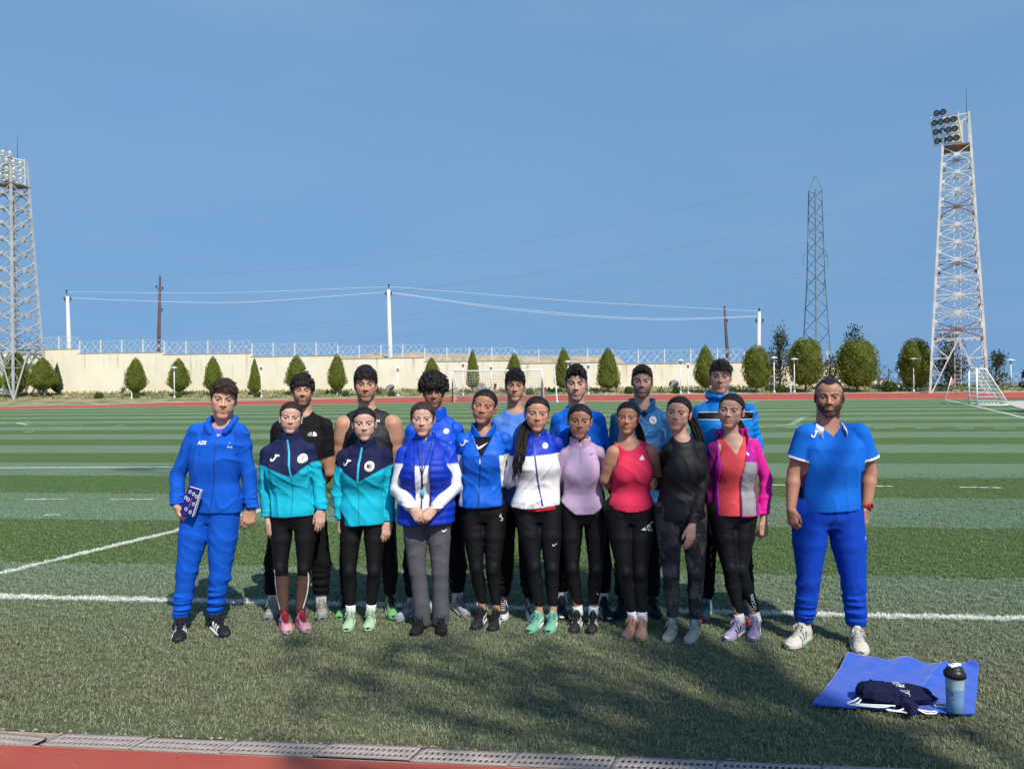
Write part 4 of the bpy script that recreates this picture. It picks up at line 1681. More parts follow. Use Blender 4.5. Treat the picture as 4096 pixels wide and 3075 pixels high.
# ---------------------------------------------------------------- head (metres, 0.225 m high, face towards -y)
def head_sdf(S, p):
    fw, jw, fem = p.get('fw', 1.0), p.get('jw', 1.0), p['fem']
    nz = p.get('nose', 1.0) * (.85 if fem else 1.0)
    S.ell((0, .014, .030), (.0735 * fw, .094, .0825), .01)
    S.ell((0, -.028, .046), (.061 * fw, .058, .052), .02)
    S.ell((0, -.026, -.030), (.058 * fw * (.5 + .5 * jw), .060, .074), .02)
    for sx in (-1, 1):
        S.cap((sx * .050 * fw * jw, .002, -.050), (sx * .014 * jw, -.066, -.095), .016, .0155, .022)
        S.ell((sx * .045 * fw, -.052, -.012), (.020, .022, .018), .018)
        S.ell((sx * .027 * fw, -.060, -.022), (.024, .021, .020), .016)
        S.ell((sx * .036 * fw, -.042, -.046), (.026, .030, .030), .018)
        S.cap((sx * .012, -.0835, .020), (sx * .042 * fw, -.072, .021), .0085 if not fem else .006, .007, .012)
    S.ell((0, -.068, -.099), (.020 * jw, .016, .015 if not fem else .013), .018)
    S.ell((0, -.070, -.058), (.030, .024, .025), .018)
    # sockets
    for sx in (-1, 1):
        S.ell((sx * .031 * fw, -.0965, .0035), (.0165, .0145, .0100), .009, 'c')
    # nose
    S.cap((0, -.084, .010), (0, -.1045 * (.7 + .3 * nz), -.026), .0075, .0105, .008)
    S.cap((0, -.1035 * (.7 + .3 * nz), -.027), (0, -.098, -.032), .0105, .008, .006)
    for sx in (-1, 1):
        S.ell((sx * .0135 * (.6 + .4 * nz), -.090, -.0315), (.0085, .011, .0075), .006)
    # lids
    for sx in (-1, 1):
        c = (sx * .031 * fw, -.0725, .003)
        g = S.sub(np.array(c) - .02, np.array(c) + .02)
        if g:
            sl, X, Y, Z = g
            d = np.sqrt((X - c[0]) ** 2 + (Y - c[1]) ** 2 + (Z - c[2]) ** 2) - .0140
            sq = p.get('squint', 0.0)
            up = np.maximum(d, -(Z - c[2] - (.0031 - .0016 * sq) - .10 * (Y - c[1] + .012)))
            lo = np.maximum(d, (Z - c[2] + (.0034 - .0010 * sq)))
            S.put(sl, np.minimum(up, lo), .003)
    # lips
    sm = p.get('smile', 0.0)
    S.cap((-.020, -.0825, -.0565 + .004 * sm), (0, -.0905, -.0560), .0045, .0058, .004)
    S.cap((.020, -.0825, -.0565 + .004 * sm), (0, -.0905, -.0560), .0045, .0058, .004)
    S.cap((-.016, -.083, -.0645 + .003 * sm), (0, -.0895, -.0665), .0048, .0070, .004)
    S.cap((.016, -.083, -.0645 + .003 * sm), (0, -.0895, -.0665), .0048, .0070, .004)
    S.cap((-.024, -.084, -.0608 + .004 * sm), (0, -.0965, -.0608), .0016, .0018, .002, 'c')
    S.cap((.024, -.084, -.0608 + .004 * sm), (0, -.0965, -.0608), .0016, .0018, .002, 'c')
    # ears
    for sx in (-1, 1):
        S.ell((sx * .0745 * fw, .012, -.004), (.0080, .018, .029), .006)
        S.ell((sx * .0860 * fw, .004, -.002), (.0055, .010, .017), .004, 'c')
        S.ell((sx * .0715 * fw, .006, -.028), (.007, .010, .009), .005)


def head_cols(V, p):
    x, y, z = V[:, 0], V[:, 1], V[:, 2]
    ax = np.abs(x)
    fw = p.get('fw', 1.0)
    skin = np.array(p['skin'])
    C = np.tile(skin, (len(V), 1))
    C = mixc(C, .30 * np.exp(-(((ax - .042) / .018) ** 2 + ((z + .022) / .016) ** 2)) * (y < -.03), skin * np.array([1.06, .80, .76]))
    C = mixc(C, .35 * np.exp(-((x / .014) ** 2 + ((z + .028) / .012) ** 2)) * (y < -.08), skin * np.array([1.05, .80, .76]))
    C = mixc(C, .12 * np.exp(-(((ax - .031) / .018) ** 2 + ((z + .006) / .008) ** 2)) * (y < -.05), skin * np.array([.78, .68, .66]))
    C *= (1 + .05 * noise3(V, 90, 3) + .05 * noise3(V, 35, 4))[:, None]
    hair = np.array(p['hair'])
    # beard
    bd = p.get('beard')
    low = sstep(-z, .030 + 0 * z, .052) * sstep(-y, -.035, .0) * (z < .0)
    line = -.030 - .35 * np.clip(.060 - ax, 0, 1) * (ax < .060)
    jawm = sstep(line - z, -.006, .010) * sstep(-y, -.020, .004)
    mous = np.exp(-((z + .0455) / .0062) ** 2) * (ax < .032) * (y < -.06)
    lipm = (((ax / .026) ** 2 + ((z + .0608) / .0118) ** 2) < 1) * (y < -.074)
    chinm = sstep(.026 - ax, -.004, .006) * sstep(-.070 - z, -.004, .006) * (y < -.03)
    side = sstep(ax, .050, .060) * sstep(.020 - z, 0, .01) * sstep(-y, -.030, -.012)
    nzs = .75 + .35 * noise3(V, 300, 8)
    if bd == 'full':
        m = np.maximum(np.maximum(jawm, mous), side * .9) * (1 - lipm)
        C = mixc(C, np.clip(m * 1.1 * nzs, 0, .97), hair * .9)
    elif bd == 'short':
        m = np.maximum(np.maximum(jawm * .75, mous * .8), side * .6) * (1 - lipm)
        C = mixc(C, np.clip(m * nzs, 0, .85), hair)
    elif bd == 'stubble':
        m = np.maximum(np.maximum(jawm * .30, mous * .45), chinm * .4) * (1 - lipm)
        C = mixc(C, np.clip(m * nzs, 0, .55), hair)
    elif bd == 'goatee':
        m = np.maximum(mous * .55, np.maximum(chinm * .6, jawm * .15)) * (1 - lipm)
        C = mixc(C, np.clip(m * nzs, 0, .7), hair)
    # lips
    lm = (((ax / .0225) ** 2 + ((z + .0608) / .0105) ** 2) < 1) * (y < -.078)
    C = mixc(C, lm * p.get('lipk', .6), p.get('lip', skin * np.array([.95, .55, .52])))
    C = mixc(C, (np.abs(z + .0608) < .0017) * (ax < .0225) * (y < -.078) * .7, skin * np.array([.35, .2, .18]))  # shade of the groove between the lips, painted as a dark line
    # brows
    bt = p.get('brow', 1.0)
    bz = .0205 + .0040 * np.sin(np.clip((ax - .012) / .038, 0, 1) * 2.4) - .002 * p.get('frown', 0) * (ax < .025)
    bm = np.clip(1.5 - np.abs(z - bz) / (.0040 * bt * (1.2 - .5 * np.clip((ax - .012) / .04, 0, 1))), 0, 1) * (ax > .0105) * (ax < .049 * fw) * (y < -.045)
    C = mixc(C, np.clip(bm * 1.2, 0, .93), hair)
    # lash line and lid crease
    r = np.sqrt((ax - .031 * fw) ** 2 + (z - .003) ** 2)
    up = (z > .0045) & (z < .0085) & (np.abs(ax - .031 * fw) < .0145) & (y < -.06)
    C = mixc(C, up * (.55 if p['fem'] else .35), hair * .8)
    # shade of the nostrils painted on as dark spots, no openings modelled
    C = mixc(C, np.exp(-(((ax - .0085) / .0035) ** 2 + ((z + .0365) / .0025) ** 2)) * (y < -.08) * .8, skin * .15)
    # scalp under the hair
    if p['hs'] != 'buzz':
        sc = sstep(z + .35 * (y + .06) + .3 * np.clip(ax - .035, 0, 1), .062 if p['fem'] else .050, .074 if p['fem'] else .062)
        C = mixc(C, np.maximum(sc, sstep(y, .03, .05) * (z > -.05)) * .85, hair * 1.2)
    else:
        hl = .060 + .020 * np.exp(-((ax - .035) / .016) ** 2)
        sc = sstep(z + .30 * (y + .075), hl, hl + .022) * .62
        sc = np.maximum(sc, sstep(ax, .058, .068) * sstep(z, .0, .02) * sstep(y, -.045, -.02) * .75)
        sc = np.maximum(sc, sstep(y, .02, .05) * (z > -.05) * .8)
        C = mixc(C, sc * np.clip(nzs, .7, 1.1), hair * 1.4)
    return C


def eye_geo(p):
    V, F, C = [], [], []
    fw = p.get('fw', 1.0)
    for sx in (-1, 1):
        c = np.array([sx * .031 * fw, -.0725, .003])
        o = len(V)
        n, m = 12, 18
        for i in range(n + 1):
            t = math.pi * i / n
            for j in range(m):
                a = 2 * math.pi * j / m
                d = np.array([math.sin(t) * math.cos(a), -math.cos(t), math.sin(t) * math.sin(a)])
                d = np.array([d[0], d[1] * .985 + d[2] * .17, d[2] * .985 - d[1] * .10])
                V.append(c + d * .0128)
                C.append((.006, .005, .005) if t < .30 else (np.array(p.get('iris', (.035, .018, .009))) if t < .58 else (.24, .22, .205)))
        for i in range(n):
            for j in range(m):
                F.append((o + i * m + j, o + i * m + (j + 1) % m, o + (i + 1) * m + (j + 1) % m, o + (i + 1) * m + j))
    return np.array(V), np.array(F), np.array(C)


# ---------------------------------------------------------------- hair styles, in head space
def hair_geo(p):
    hs, seed = p['hs'], p.get('seed', 1)
    fw = p.get('fw', 1.0)
    r = random.Random(seed)
    h = .0045
    S = SDF((-.16, -.17, -.22 if p.get('tail') else -.14), (.16, .20, .20), h)
    hl = p.get('hl', .060)           # hairline height at the forehead
    th = p.get('th', .016)

    def shell(t_top, t_side):
        S.ell((0, .016, .030 + t_top * .35), (.0735 * fw + t_side, .094 + t_side, .0825 + t_top * .75), .005)
        S.ell((0, -.024, .052 + t_top * .3), (.060 * fw + t_side, .055 + t_side * .7, .050 + t_top * .7), .02)

    def face_mask(hw=.060, zb=None, side=.0):
        zb = hl if zb is None else zb
        X, Y, Z = S.full()
        # remove what lies in front of the hairline
        hlx = zb - .55 * np.clip(np.abs(X) - .030, 0, 1) ** 1.0 * 1.3 - .10 * (Y + .085)
        d1 = np.maximum(Z - hlx, Y + .030 + .25 * (Z - .02))
        d1 = np.maximum(d1, np.abs(X) - (hw * fw + .02))
        # temples and below
        d2 = np.maximum(Z - (.012 + side), Y + .012)
        d3 = Z - (-.012 - .75 * np.clip(Y - .012, -.02, .075))
        d = np.minimum(np.minimum(d1, d2), d3)
        S.D = smax(S.D, -d, .006).astype(np.float32)
    strands = []
    if hs == 'buzz':
        shell(.003, .002)
        X, Y, Z = S.full()
        hlx = .070 - .10 * (Y + .085) + .022 * np.exp(-((np.abs(X) - .038) / .018) ** 2)
        d1 = np.maximum(Z - hlx, Y + .030)
        d2 = np.maximum(Z - .02, Y + .018)
        d3 = Z - (-.012 - .6 * np.clip(Y - .012, -.02, .075))
        S.D = smax(S.D, -np.minimum(np.minimum(d1, d2), d3), .004).astype(np.float32)
    elif hs == 'pulled':
        shell(.007, .005)
        X, Y, Z = S.full()
        S.D += (.0011 * np.sin(150 * X + 25 * np.sin(8 * Z + 4 * Y)) * (np.abs(X) > .004) + .0028 * np.exp(-(X / .004) ** 2) * (Y < .02)).astype(np.float32)
        face_mask(.064, hl + .008)
    elif hs == 'bob':
        shell(.009, .008)
        for sx in (-1, 1):
            S.cap((sx * .050, -.052, .062), (sx * .072, -.020, -.008), .014, .012, .015)
            S.cap((sx * .074, -.018, -.012), (sx * .070, .028, -.055), .014, .012, .015)
        S.ell((0, .075, -.030), (.060, .04, .045), .02)
        X, Y, Z = S.full()
        S.D += (.0014 * np.sin(140 * X + 30 * Z + 12 * np.sin(9 * Y)) + .003 * np.exp(-((X + .012) / .005) ** 2) * (Y < .03)).astype(np.float32)
        face_mask(.052, hl + .014, side=-.055)
    elif hs in ('short', 'crop', 'fringe', 'swept', 'quiff'):
        tt = {'short': .022, 'crop': .012, 'fringe': .026, 'swept': .018, 'quiff': .030}[hs]
        ts = {'short': .010, 'crop': .005, 'fringe': .010, 'swept': .007, 'quiff': .005}[hs]
        shell(tt, ts)
        face_mask(.058)
        n = {'short': 60, 'crop': 30, 'fringe': 90, 'swept': 80, 'quiff': 70}[hs]
        for i in range(n):           # locks falling to the forehead
            a = r.uniform(-1, 1)
            x0 = a * .058 * fw
            z0 = .098 + tt * .7 - .030 * a * a
            y0 = -.030 - r.uniform(0, .045) * (1 - .3 * a * a)
            ln = {'short': .018, 'crop': .010, 'fringe': .046, 'swept': .040, 'quiff': .020}[hs] * r.uniform(.6, 1.15)
            sw = {'fringe': r.uniform(-.012, .012), 'swept': .022 + r.uniform(-.01, .012), 'quiff': r.uniform(-.02, .02)}.get(hs, r.uniform(-.008, .008))
            mid = (x0 + sw * .5, min(y0 - .018, -.070), z0 - .012)
            yy = -.098 + .35 * abs(a) ** 2 * .06
            end = (x0 + sw, yy + (.0 if hs != 'quiff' else -.004), max(p.get('fz', .042), z0 - .018 - ln))
            if hs == 'quiff':
                mid = (x0 + sw * .4, -.066 - r.uniform(0, .02), z0 + r.uniform(.0, .012))
                end = (x0 + sw, -.088 - r.uniform(0, .018), z0 - r.uniform(.012, .040))
            S.cap((x0, y0, z0), mid, .011, .009, .006)
            S.cap(mid, end, .008, .003, .004)
        for i in range(70):          # broken outline over the crown
            a, b = r.uniform(0, 6.28), r.uniform(.15, 1.1)
            d = Vector((math.sin(b) * math.cos(a), math.sin(b) * math.sin(a), math.cos(b)))
            c = Vector((d.x * (.074 * fw + ts), .014 + d.y * (.094 + ts), .030 + tt * .35 + d.z * (.0825 + tt * .75)))
            if c.y < -.03 and c.z < .075:
                continue
            q = c + d * r.uniform(.002, .007) + Vector((r.uniform(-.012, .012), r.uniform(-.012, .004), -.006))
            S.cap(c - d * .006, q, .009, .003, .005)
        X, Y, Z = S.full()
        S.D += (.0013 * np.sin(120 * X + 60 * Y + 18 * np.sin(20 * Z))).astype(np.float32)
    elif hs in ('curly', 'afro'):
        tt, ts = (.030, .012) if hs == 'curly' else (.046, .034)
        shell(tt * .7, ts * .6)
        face_mask(.060)
        N = 330 if hs == 'curly' else 460
        for i in range(N):
            a, b = r.uniform(0, 6.28), math.acos(r.uniform(-.25, 1))
            d = Vector((math.sin(b) * math.cos(a), math.sin(b) * math.sin(a), math.cos(b)))
            c = Vector((d.x * (.0735 * fw + ts), .014 + d.y * (.094 + ts), .030 + tt * .3 + d.z * (.0825 + tt * .75)))
            fr = c.y < -.035 and c.z < hl + (.010 if hs == 'curly' else -.012) and abs(c.x) < .066
            lowc = c.z < (.02 if c.y < .01 else -.03)
            if fr or (lowc and hs == 'curly') or c.z < -.03:
                continue
            rad = r.uniform(.007, .013)
            S.ell(c, (rad, rad, rad), .004)
            if r.random() < .5:
                c2 = c + d * r.uniform(.004, .012) + Vector((r.uniform(-.01, .01), r.uniform(-.01, .01), r.uniform(-.01, .01)))
                S.ell(c2, (rad * .55,) * 3, .003)
        for i in range(46):          # curls on the forehead
            x0 = r.uniform(-.056, .056)
            z0 = hl + r.uniform(-.006, .018) - 5 * x0 * x0 * .5
            if hs == 'afro':
                z0 -= .020
            y0 = -.090 + 3.5 * x0 * x0
            rad = r.uniform(.006, .011)
            S.ell((x0, y0 - .004, z0), (rad, rad, rad), .004)
    t = p.get('tail')
    if t:
        S.ell((0, .108, .035 if t != 'low' else -.02), (.020, .016, .018), .01)
    V, F = S.mesh()
    hair = np.array(p['hair'])
    C = np.tile(hair, (len(V), 1)) * (1 + .30 * noise3(V, 160, 5) + .2 * noise3(V, 60, 6))[:, None]
    return V, F, np.clip(C, 0, 1)


def strands(V, F, C, p):
    """loose hairs over the modelled mass"""
    hs = p['hs']
    if hs == 'buzz' or len(V) == 0:
        return V, [F], C
    r = np.random.default_rng(p.get('seed', 1))
    n = {'pulled': 170, 'bob': 240}.get(hs, 300)
    idx = r.integers(0, len(V), n)
    c0 = np.array([0, .014, .03])
    T, Q, K = [], [], []
    o = len(V)
    for i in idx:
        a = V[i]
        d = a - c0
        d = d / (np.linalg.norm(d) + 1e-9)
        if hs == 'pulled':
            t = np.array([0, 1, .1]) + r.normal(0, .25, 3)
        elif hs in ('curly', 'afro'):
            t = r.normal(0, 1, 3) + d * .6
        elif hs == 'bob':
            t = np.array([np.sign(a[0]) * .2, .3, -1]) + r.normal(0, .25, 3)
        else:
            t = np.array([.25, -.7, -.35]) + r.normal(0, .45, 3)
        t = t - d * (t @ d) * .85
        t = t / (np.linalg.norm(t) + 1e-9)
        L = r.uniform(.010, .030) * (.7 if hs == 'pulled' else 1)
        w = np.cross(t, d) * .0011
        m = a + t * L * .5 + d * .0025
        e = a + t * L + d * r.uniform(-.001, .004)
        T += [a - w - d * .001, a + w - d * .001, m + w * .8, m - w * .8, e]
        k = C[i] * r.uniform(.7, 1.6)
        K += [k] * 5
        Q.append((o, o + 1, o + 2, o + 3))
        Q.append((o + 3, o + 2, o + 4, o + 4))
        o += 5
    quads = np.array([q for q in Q if q[2] != q[3]])
    tris = np.array([q[:3] for q in Q if q[2] == q[3]])
    return np.concatenate([V, np.array(T)]), [np.concatenate([F, quads]), tris], np.concatenate([C, np.array(K)])


# ---------------------------------------------------------------- hands
def hand(S, wrist, d, n, t, sc=1.0, curl=0.25, spread=1.0, thumb=0.0):
    """d: wrist to fingers, n: palm normal, t: towards the thumb"""
    d, n, t = [np.array(v, float) / np.linalg.norm(v) for v in (d, n, t)]
    n = n - d * (n @ d)
    n /= np.linalg.norm(n)
    t = np.cross(d, n) * (1 if np.cross(d, n) @ t > 0 else -1)
    w = np.array(wrist, float)
    offs = [.026, .0088, -.0088, -.0255]
    lens = [.070, .078, .072, .056]
    S.cap(w - d * .02 * sc, w + d * .03 * sc, .024 * sc, .026 * sc, .01, fl=(n, .68))
    S.cap(w + d * .035 * sc, w + d * .070 * sc, .034 * sc, .036 * sc, .012, fl=(n, .40))
    for i in range(4):
        k = w + (d * (.088 - .006 * abs(i - 1)) + t * offs[i] * spread) * sc
        S.cap(w + (d * .03 + t * offs[i] * .7) * sc, k, .0115 * sc, .0105 * sc, .006)
        a = curl * .6
        p = k
        r0 = .0092 * sc if i < 3 else .0080 * sc
        for j, fr in enumerate((.46, .30, .24)):
            a2 = a + (0, curl * .9, curl * 1.6)[j] + (.05 * i if curl < .8 else 0)
            v = d * math.cos(a2) + n * math.sin(a2) + t * .04 * (1.5 - i) * spread * (1 if curl < .8 else 0)
            q = p + v * lens[i] * fr * sc
            S.cap(p, q, r0, r0 * .92, .0025)
            p, r0 = q, r0 * .92
    b0 = w + (d * .018 + t * .020) * sc
    b1 = w + (d * .050 + t * (.040 - .012 * thumb) + n * (.012 + .012 * thumb)) * sc
    b2 = w + (d * .078 + t * (.046 - .026 * thumb) + n * (.020 + .018 * thumb)) * sc
    b3 = w + (d * .098 + t * (.045 - .036 * thumb) + n * (.026 + .018 * thumb)) * sc
    S.cap(b0, b1, .016 * sc, .0125 * sc, .01)
    S.cap(b1, b2, .0115 * sc, .0100 * sc, .004)
    S.cap(b2, b3, .0098 * sc, .0078 * sc, .003)


# ---------------------------------------------------------------- shoes, in shoe space: x forward from the heel, z up, 0.28 m long
SHOE = {}


def shoe_geo():
    if 'u' in SHOE:
        return SHOE
    S = SDF((-.02, -.07, .0), (.30, .07, .16), .0046)
    X, Y, Z = S.full()
    xs = [-.004, .02, .06, .10, .15, .19, .23, .26, .276]
    w = np.interp(X, xs, [.018, .031, .034, .034, .039, .044, .042, .032, .016])
    h = np.interp(X, xs, [.068, .082, .086, .084, .074, .062, .052, .042, .028])
    cy = np.interp(X, [0, .1, .2, .28], [0, 0, .004, -.002])
    k0 = np.sqrt(((Y - cy) / w) ** 2 + np.clip(Z - .02, 0, 1) ** 2 / (h - .02) ** 2)
    d = (k0 - 1) * .028
    d = np.maximum(d, np.maximum(-X - .002, X - .277))
    S.D = d.astype(np.float32)
    S.cap((.045, 0, .06), (.052, 0, .100), .036, .034, .02, fl=((0, 1, 0), .86))
    S.cap((.085, 0, .06), (.105, 0, .112), .030, .020, .02)
    S.ell((.056, 0, .125), (.036, .026, .035), .006, 'c')
    V, F = S.mesh()
    SHOE['u'] = (V, F)
    # sole
    n = 30
    pts = []
    for i in range(n):
        a = 2 * math.pi * i / n
        x = .138 + .146 * math.cos(a)
        ww = float(np.interp(x, xs, [.022, .036, .039, .038, .042, .047, .046, .037, .020]))
        s = math.copysign(abs(math.sin(a)) ** .55, math.sin(a))
        pts.append((x, ww * s))
    mb = MB()
    rings = [(.92, 0.000, 0), (1.0, .006, 0), (1.03, .016, 0), (1.0, None, 0), (.85, None, -.003)]
    for (k, z, dz) in rings:
        for (x, y) in pts:
            hh = float(np.interp(x, [0, .1, .2, .285], [.036, .030, .023, .018]))
            spring = .016 * max(0, (x - .21) / .075) ** 2
            mb.v.append(((x - .138) * k + .138, y * k, (hh if z is None else z) + dz + spring))
    for r in range(len(rings) - 1):
        for i in range(n):
            j = (i + 1) % n
            mb.f.append((r * n + i, r * n + j, (r + 1) * n + j, (r + 1) * n + i))
    mb.f.append(tuple(reversed(range(n))))
    mb.f.append(tuple((len(rings) - 1) * n + i for i in range(n)))
    SHOE['s'] = mb
    lc = MB()
    for i in range(6):
        x = .118 + .017 * i
        hz = float(np.interp(x, xs, [.068, .082, .086, .084, .074, .062, .052, .042, .028])) + (.022 - .0045 * i if i < 4 else .004)
        lc.tube([(x - .006, -.022 + .001 * i, hz - .012), (x, -.010, hz - .001), (x + .004, .010, hz - .001), (x - .002, .022 - .001 * i, hz - .012)], .0026, 5)
    for sg in (-1, 1):
        lc.tube([(.112, 0, .106), (.120, sg * .018, .112), (.140, sg * .030, .100), (.150, sg * .022, .082)], .0026, 5)
        lc.tube([(.112, 0, .106), (.128, sg * .022, .100), (.150, sg * .038, .070)], .0024, 5)
    SHOE['l'] = lc
    return SHOE


def shoe(parent, ank, toe, st, L, sidesign):
    g = shoe_geo()
    V, F = g['u']
    x, y, z = V.T
    up, ac, so, la = [np.array(c) for c in (st['up'], st['ac'], st['so'], st.get('la', st['up']))]
    C = np.tile(up, (len(V), 1))
    if st.get('toe') is not None:
        C = mixc(C, sstep(x, .225, .24) * (z < .05), st['toe'])
    if st.get('heel') is not None:
        C = mixc(C, sstep(-x, -.05, -.035), st['heel'])
    if st.get('tongue') is not None:
        C = mixc(C, (np.abs(y) < .020) * (x > .09) * (x < .19) * (z > .06), st['tongue'])
    if st.get('mid') is not None:
        C = mixc(C, (z < .045) * sstep(x, .05, .08), st['mid'])
    if st.get('bars'):
        q = (x + .35 * z - .118) / .034
        m = (np.abs(y) > .020) * (z < .072) * (q > 0) * (q < 2.6) * ((q % 1.0) < .55)
        C = mixc(C, m * 1.0, ac)
    elif st.get('swoosh'):
        m = (np.abs(y) > .022) * (np.abs(z - .040 - .25 * (.16 - x)) < .006) * (x > .05) * (x < .18)
        C = mixc(C, m * 1.0, ac)
    C *= (1 + .06 * noise3(V, 160, 2))[:, None]
    d = np.array([toe[0] - ank[0], toe[1] - ank[1]])
    ang = math.atan2(d[1], d[0])
    o = ob('shoe', mesh_np('shoe', V, F, C), mat('shoe_fabric', (0, 0, 0), 0.75, attr='col', var=.1, scale=60, bump=.0008, bscale=400), parent)
    k = L / .28
    hx = .062 * k
    o.location = (ank[0] - math.cos(ang) * hx, ank[1] - math.sin(ang) * hx, 0.006)
    o.rotation_euler = (0, 0, ang)
    o.scale = (k, k * st.get('wide', 1.0), k)
    sm = MB()
    sm.v, sm.f = list(g['s'].v), list(g['s'].f)
    sm.c = []
    for vv in sm.v:
        cc = so
        if st.get('toesole') is not None and vv[0] > .235:
            cc = np.array(st['toesole'])
        elif st.get('so2') is not None and vv[2] < .010:
            cc = np.array(st['so2'])
        sm.c.append(tuple(cc))
    sm.build('sole', mat('rubber', (0, 0, 0), 0.65, attr='col', var=.12, scale=40), o, True)
    lm = MB()
    lm.v, lm.f = list(g['l'].v), list(g['l'].f)
    lm.c = [tuple(la)] * len(lm.v)
    lm.build('laces', mat('lace', (0, 0, 0), 0.8, attr='col', var=.05), o, True)
    return o


M_SKIN = mat('skin', (0, 0, 0), 0.52, attr='col', var=.05, scale=40, bump=.0006, bscale=260, spec=.35, sss=.12)
M_HAIR = mat('hair', (0, 0, 0), 0.55, attr='col', var=.25, scale=130, bump=.0025, bscale=170, spec=.22, stretch=(3, 1, 1))


def cloth(kind):
    if kind == 'shiny':
        return mat('cloth_shiny', (0, 0, 0), .58, attr='col', var=.06, scale=20, bump=.0030, bscale=20, spec=.3)
    if kind == 'tight':
        return mat('cloth_tight', (0, 0, 0), .62, attr='col', var=.08, scale=25, bump=.0012, bscale=35, spec=.3)
    return mat('cloth', (0, 0, 0), .85, attr='col', var=.07, scale=25, bump=.0022, bscale=30, spec=.2)


def bvh_of(V, F):
    return BVHTree.FromPolygons([tuple(v) for v in V], [tuple(f) for f in F])


def project(bvh, x, z, off, y0=-1.2):
    hit = bvh.ray_cast(Vector((x, y0, z)), Vector((0, 1, 0)))
    if hit[0] is None:
        return None
    return (x, hit[0].y - off, z)


def decal(parent, name, polys, bvh, col, off=.0040, rough=.6):
    """flat print laid on a garment: polys in local (x, z)"""
    mb = MB()
    for p in polys:
        q = [project(bvh, a, b, off) for (a, b) in p]
        if any(v is None for v in q):
            continue
        o = len(mb.v)
        mb.v += q
        mb.f.append(tuple(range(o, o + len(q))))
    if not mb.v:
        return None
    return mb.build(name, mat('print_%d_%d_%d' % tuple(int(c * 255) for c in col), tuple(col), rough, var=.04), parent)


def text_polys(txt, w, cx, cz, rot=0.0, hscale=1.0, bold=.0):
    cu = bpy.data.curves.new('t', 'FONT')
    cu.body = txt
    cu.size = 1.0
    cu.align_x = 'LEFT'
    cu.offset = bold
    cu.resolution_u = 2
    o = bpy.data.objects.new('t', cu)
    COL.objects.link(o)
    bpy.context.view_layer.update()
    me = bpy.data.meshes.new_from_object(o.evaluated_get(bpy.context.evaluated_depsgraph_get()))
    V = np.array([v.co[:2] for v in me.vertices])
    P = [list(p.vertices) for p in me.polygons]
    bpy.data.objects.remove(o)
    bpy.data.meshes.remove(me)
    bpy.data.curves.remove(cu)
    mn, mx = V.min(0), V.max(0)
    V = (V - (mn + mx) / 2) * (w / (mx[0] - mn[0]))
    V[:, 1] *= hscale
    c, s = math.cos(rot), math.sin(rot)
    V = V @ np.array([[c, s], [-s, c]]) + np.array([cx, cz])
    return [[tuple(V[i]) for i in p] for p in P]


def xf(poly, cx, cz, s, rot=0.0):
    c, q = math.cos(rot), math.sin(rot)
    return [(cx + s * (x * c - y * q), cz + s * (x * q + y * c)) for (x, y) in poly]


# marks, unit size
J_MARK = [[(-.5, -.12), (-.42, -.34), (-.2, -.42), (.02, -.30), (.14, .0), (.22, .22), (.5, .30), (.46, .42), (.02, .42), (-.10, .30), (.02, .24), (-.04, -.02), (-.14, -.20), (-.28, -.22), (-.34, -.08)]]
SWOOSH = [[(-.5, .02), (-.46, -.18), (-.36, -.26), (-.18, -.24), (.5, .16), (-.16, -.06), (-.34, -.10), (-.42, -.02), (-.40, .14)]]
BARS = [[(-.5, -.30), (-.28, -.30), (-.36, -.06), (-.44, -.10)], [(-.20, -.30), (.06, -.30), (-.12, .16), (-.30, .06)], [(.14, -.30), (.44, -.30), (.16, .42), (-.06, .30)]]
UA = [[(-.5, .40), (-.3, .40), (-.16, .14), (.16, .14), (.3, .40), (.5, .40), (.30, 0), (.5, -.40), (.3, -.40), (.16, -.14), (-.16, -.14), (-.3, -.40), (-.5, -.40), (-.30, 0)]]


def circle(cx, cz, r, n=20, a0=0.0):
    return [(cx + r * math.cos(a0 + 2 * math.pi * i / n), cz + r * math.sin(a0 + 2 * math.pi * i / n)) for i in range(n)]


def emblem(parent, bvh, cx, cz, r, base=(.75, .72, .68)):
    decal(parent, 'emblem', [circle(cx, cz, r)], bvh, base, .0045)
    tri = []
    for i in range(8):
        a = 2 * math.pi * i / 8
        tri.append([(cx + r * .40 * math.cos(a - .28), cz + r * .40 * math.sin(a - .28)), (cx + r * .84 * math.cos(a), cz + r * .84 * math.sin(a)), (cx + r * .40 * math.cos(a + .28), cz + r * .40 * math.sin(a + .28))])
    decal(parent, 'emblem_star', tri, bvh, (.10, .11, .16), .0075)
    decal(parent, 'emblem_heart', [circle(cx, cz, r * .20, 10)], bvh, (.35, .06, .09), .0075)
    arc = []
    for i in range(7):
        a = math.pi * (1.15 + .7 * i / 7)
        b = math.pi * (1.15 + .7 * (i + 1) / 7)
        arc.append([(cx + r * q * math.cos(t), cz + r * q * math.sin(t)) for (q, t) in ((.90, a), (1.12, a), (1.12, b), (.90, b))])
    decal(parent, 'emblem_wreath', arc, bvh, (.12, .28, .06), .0065)


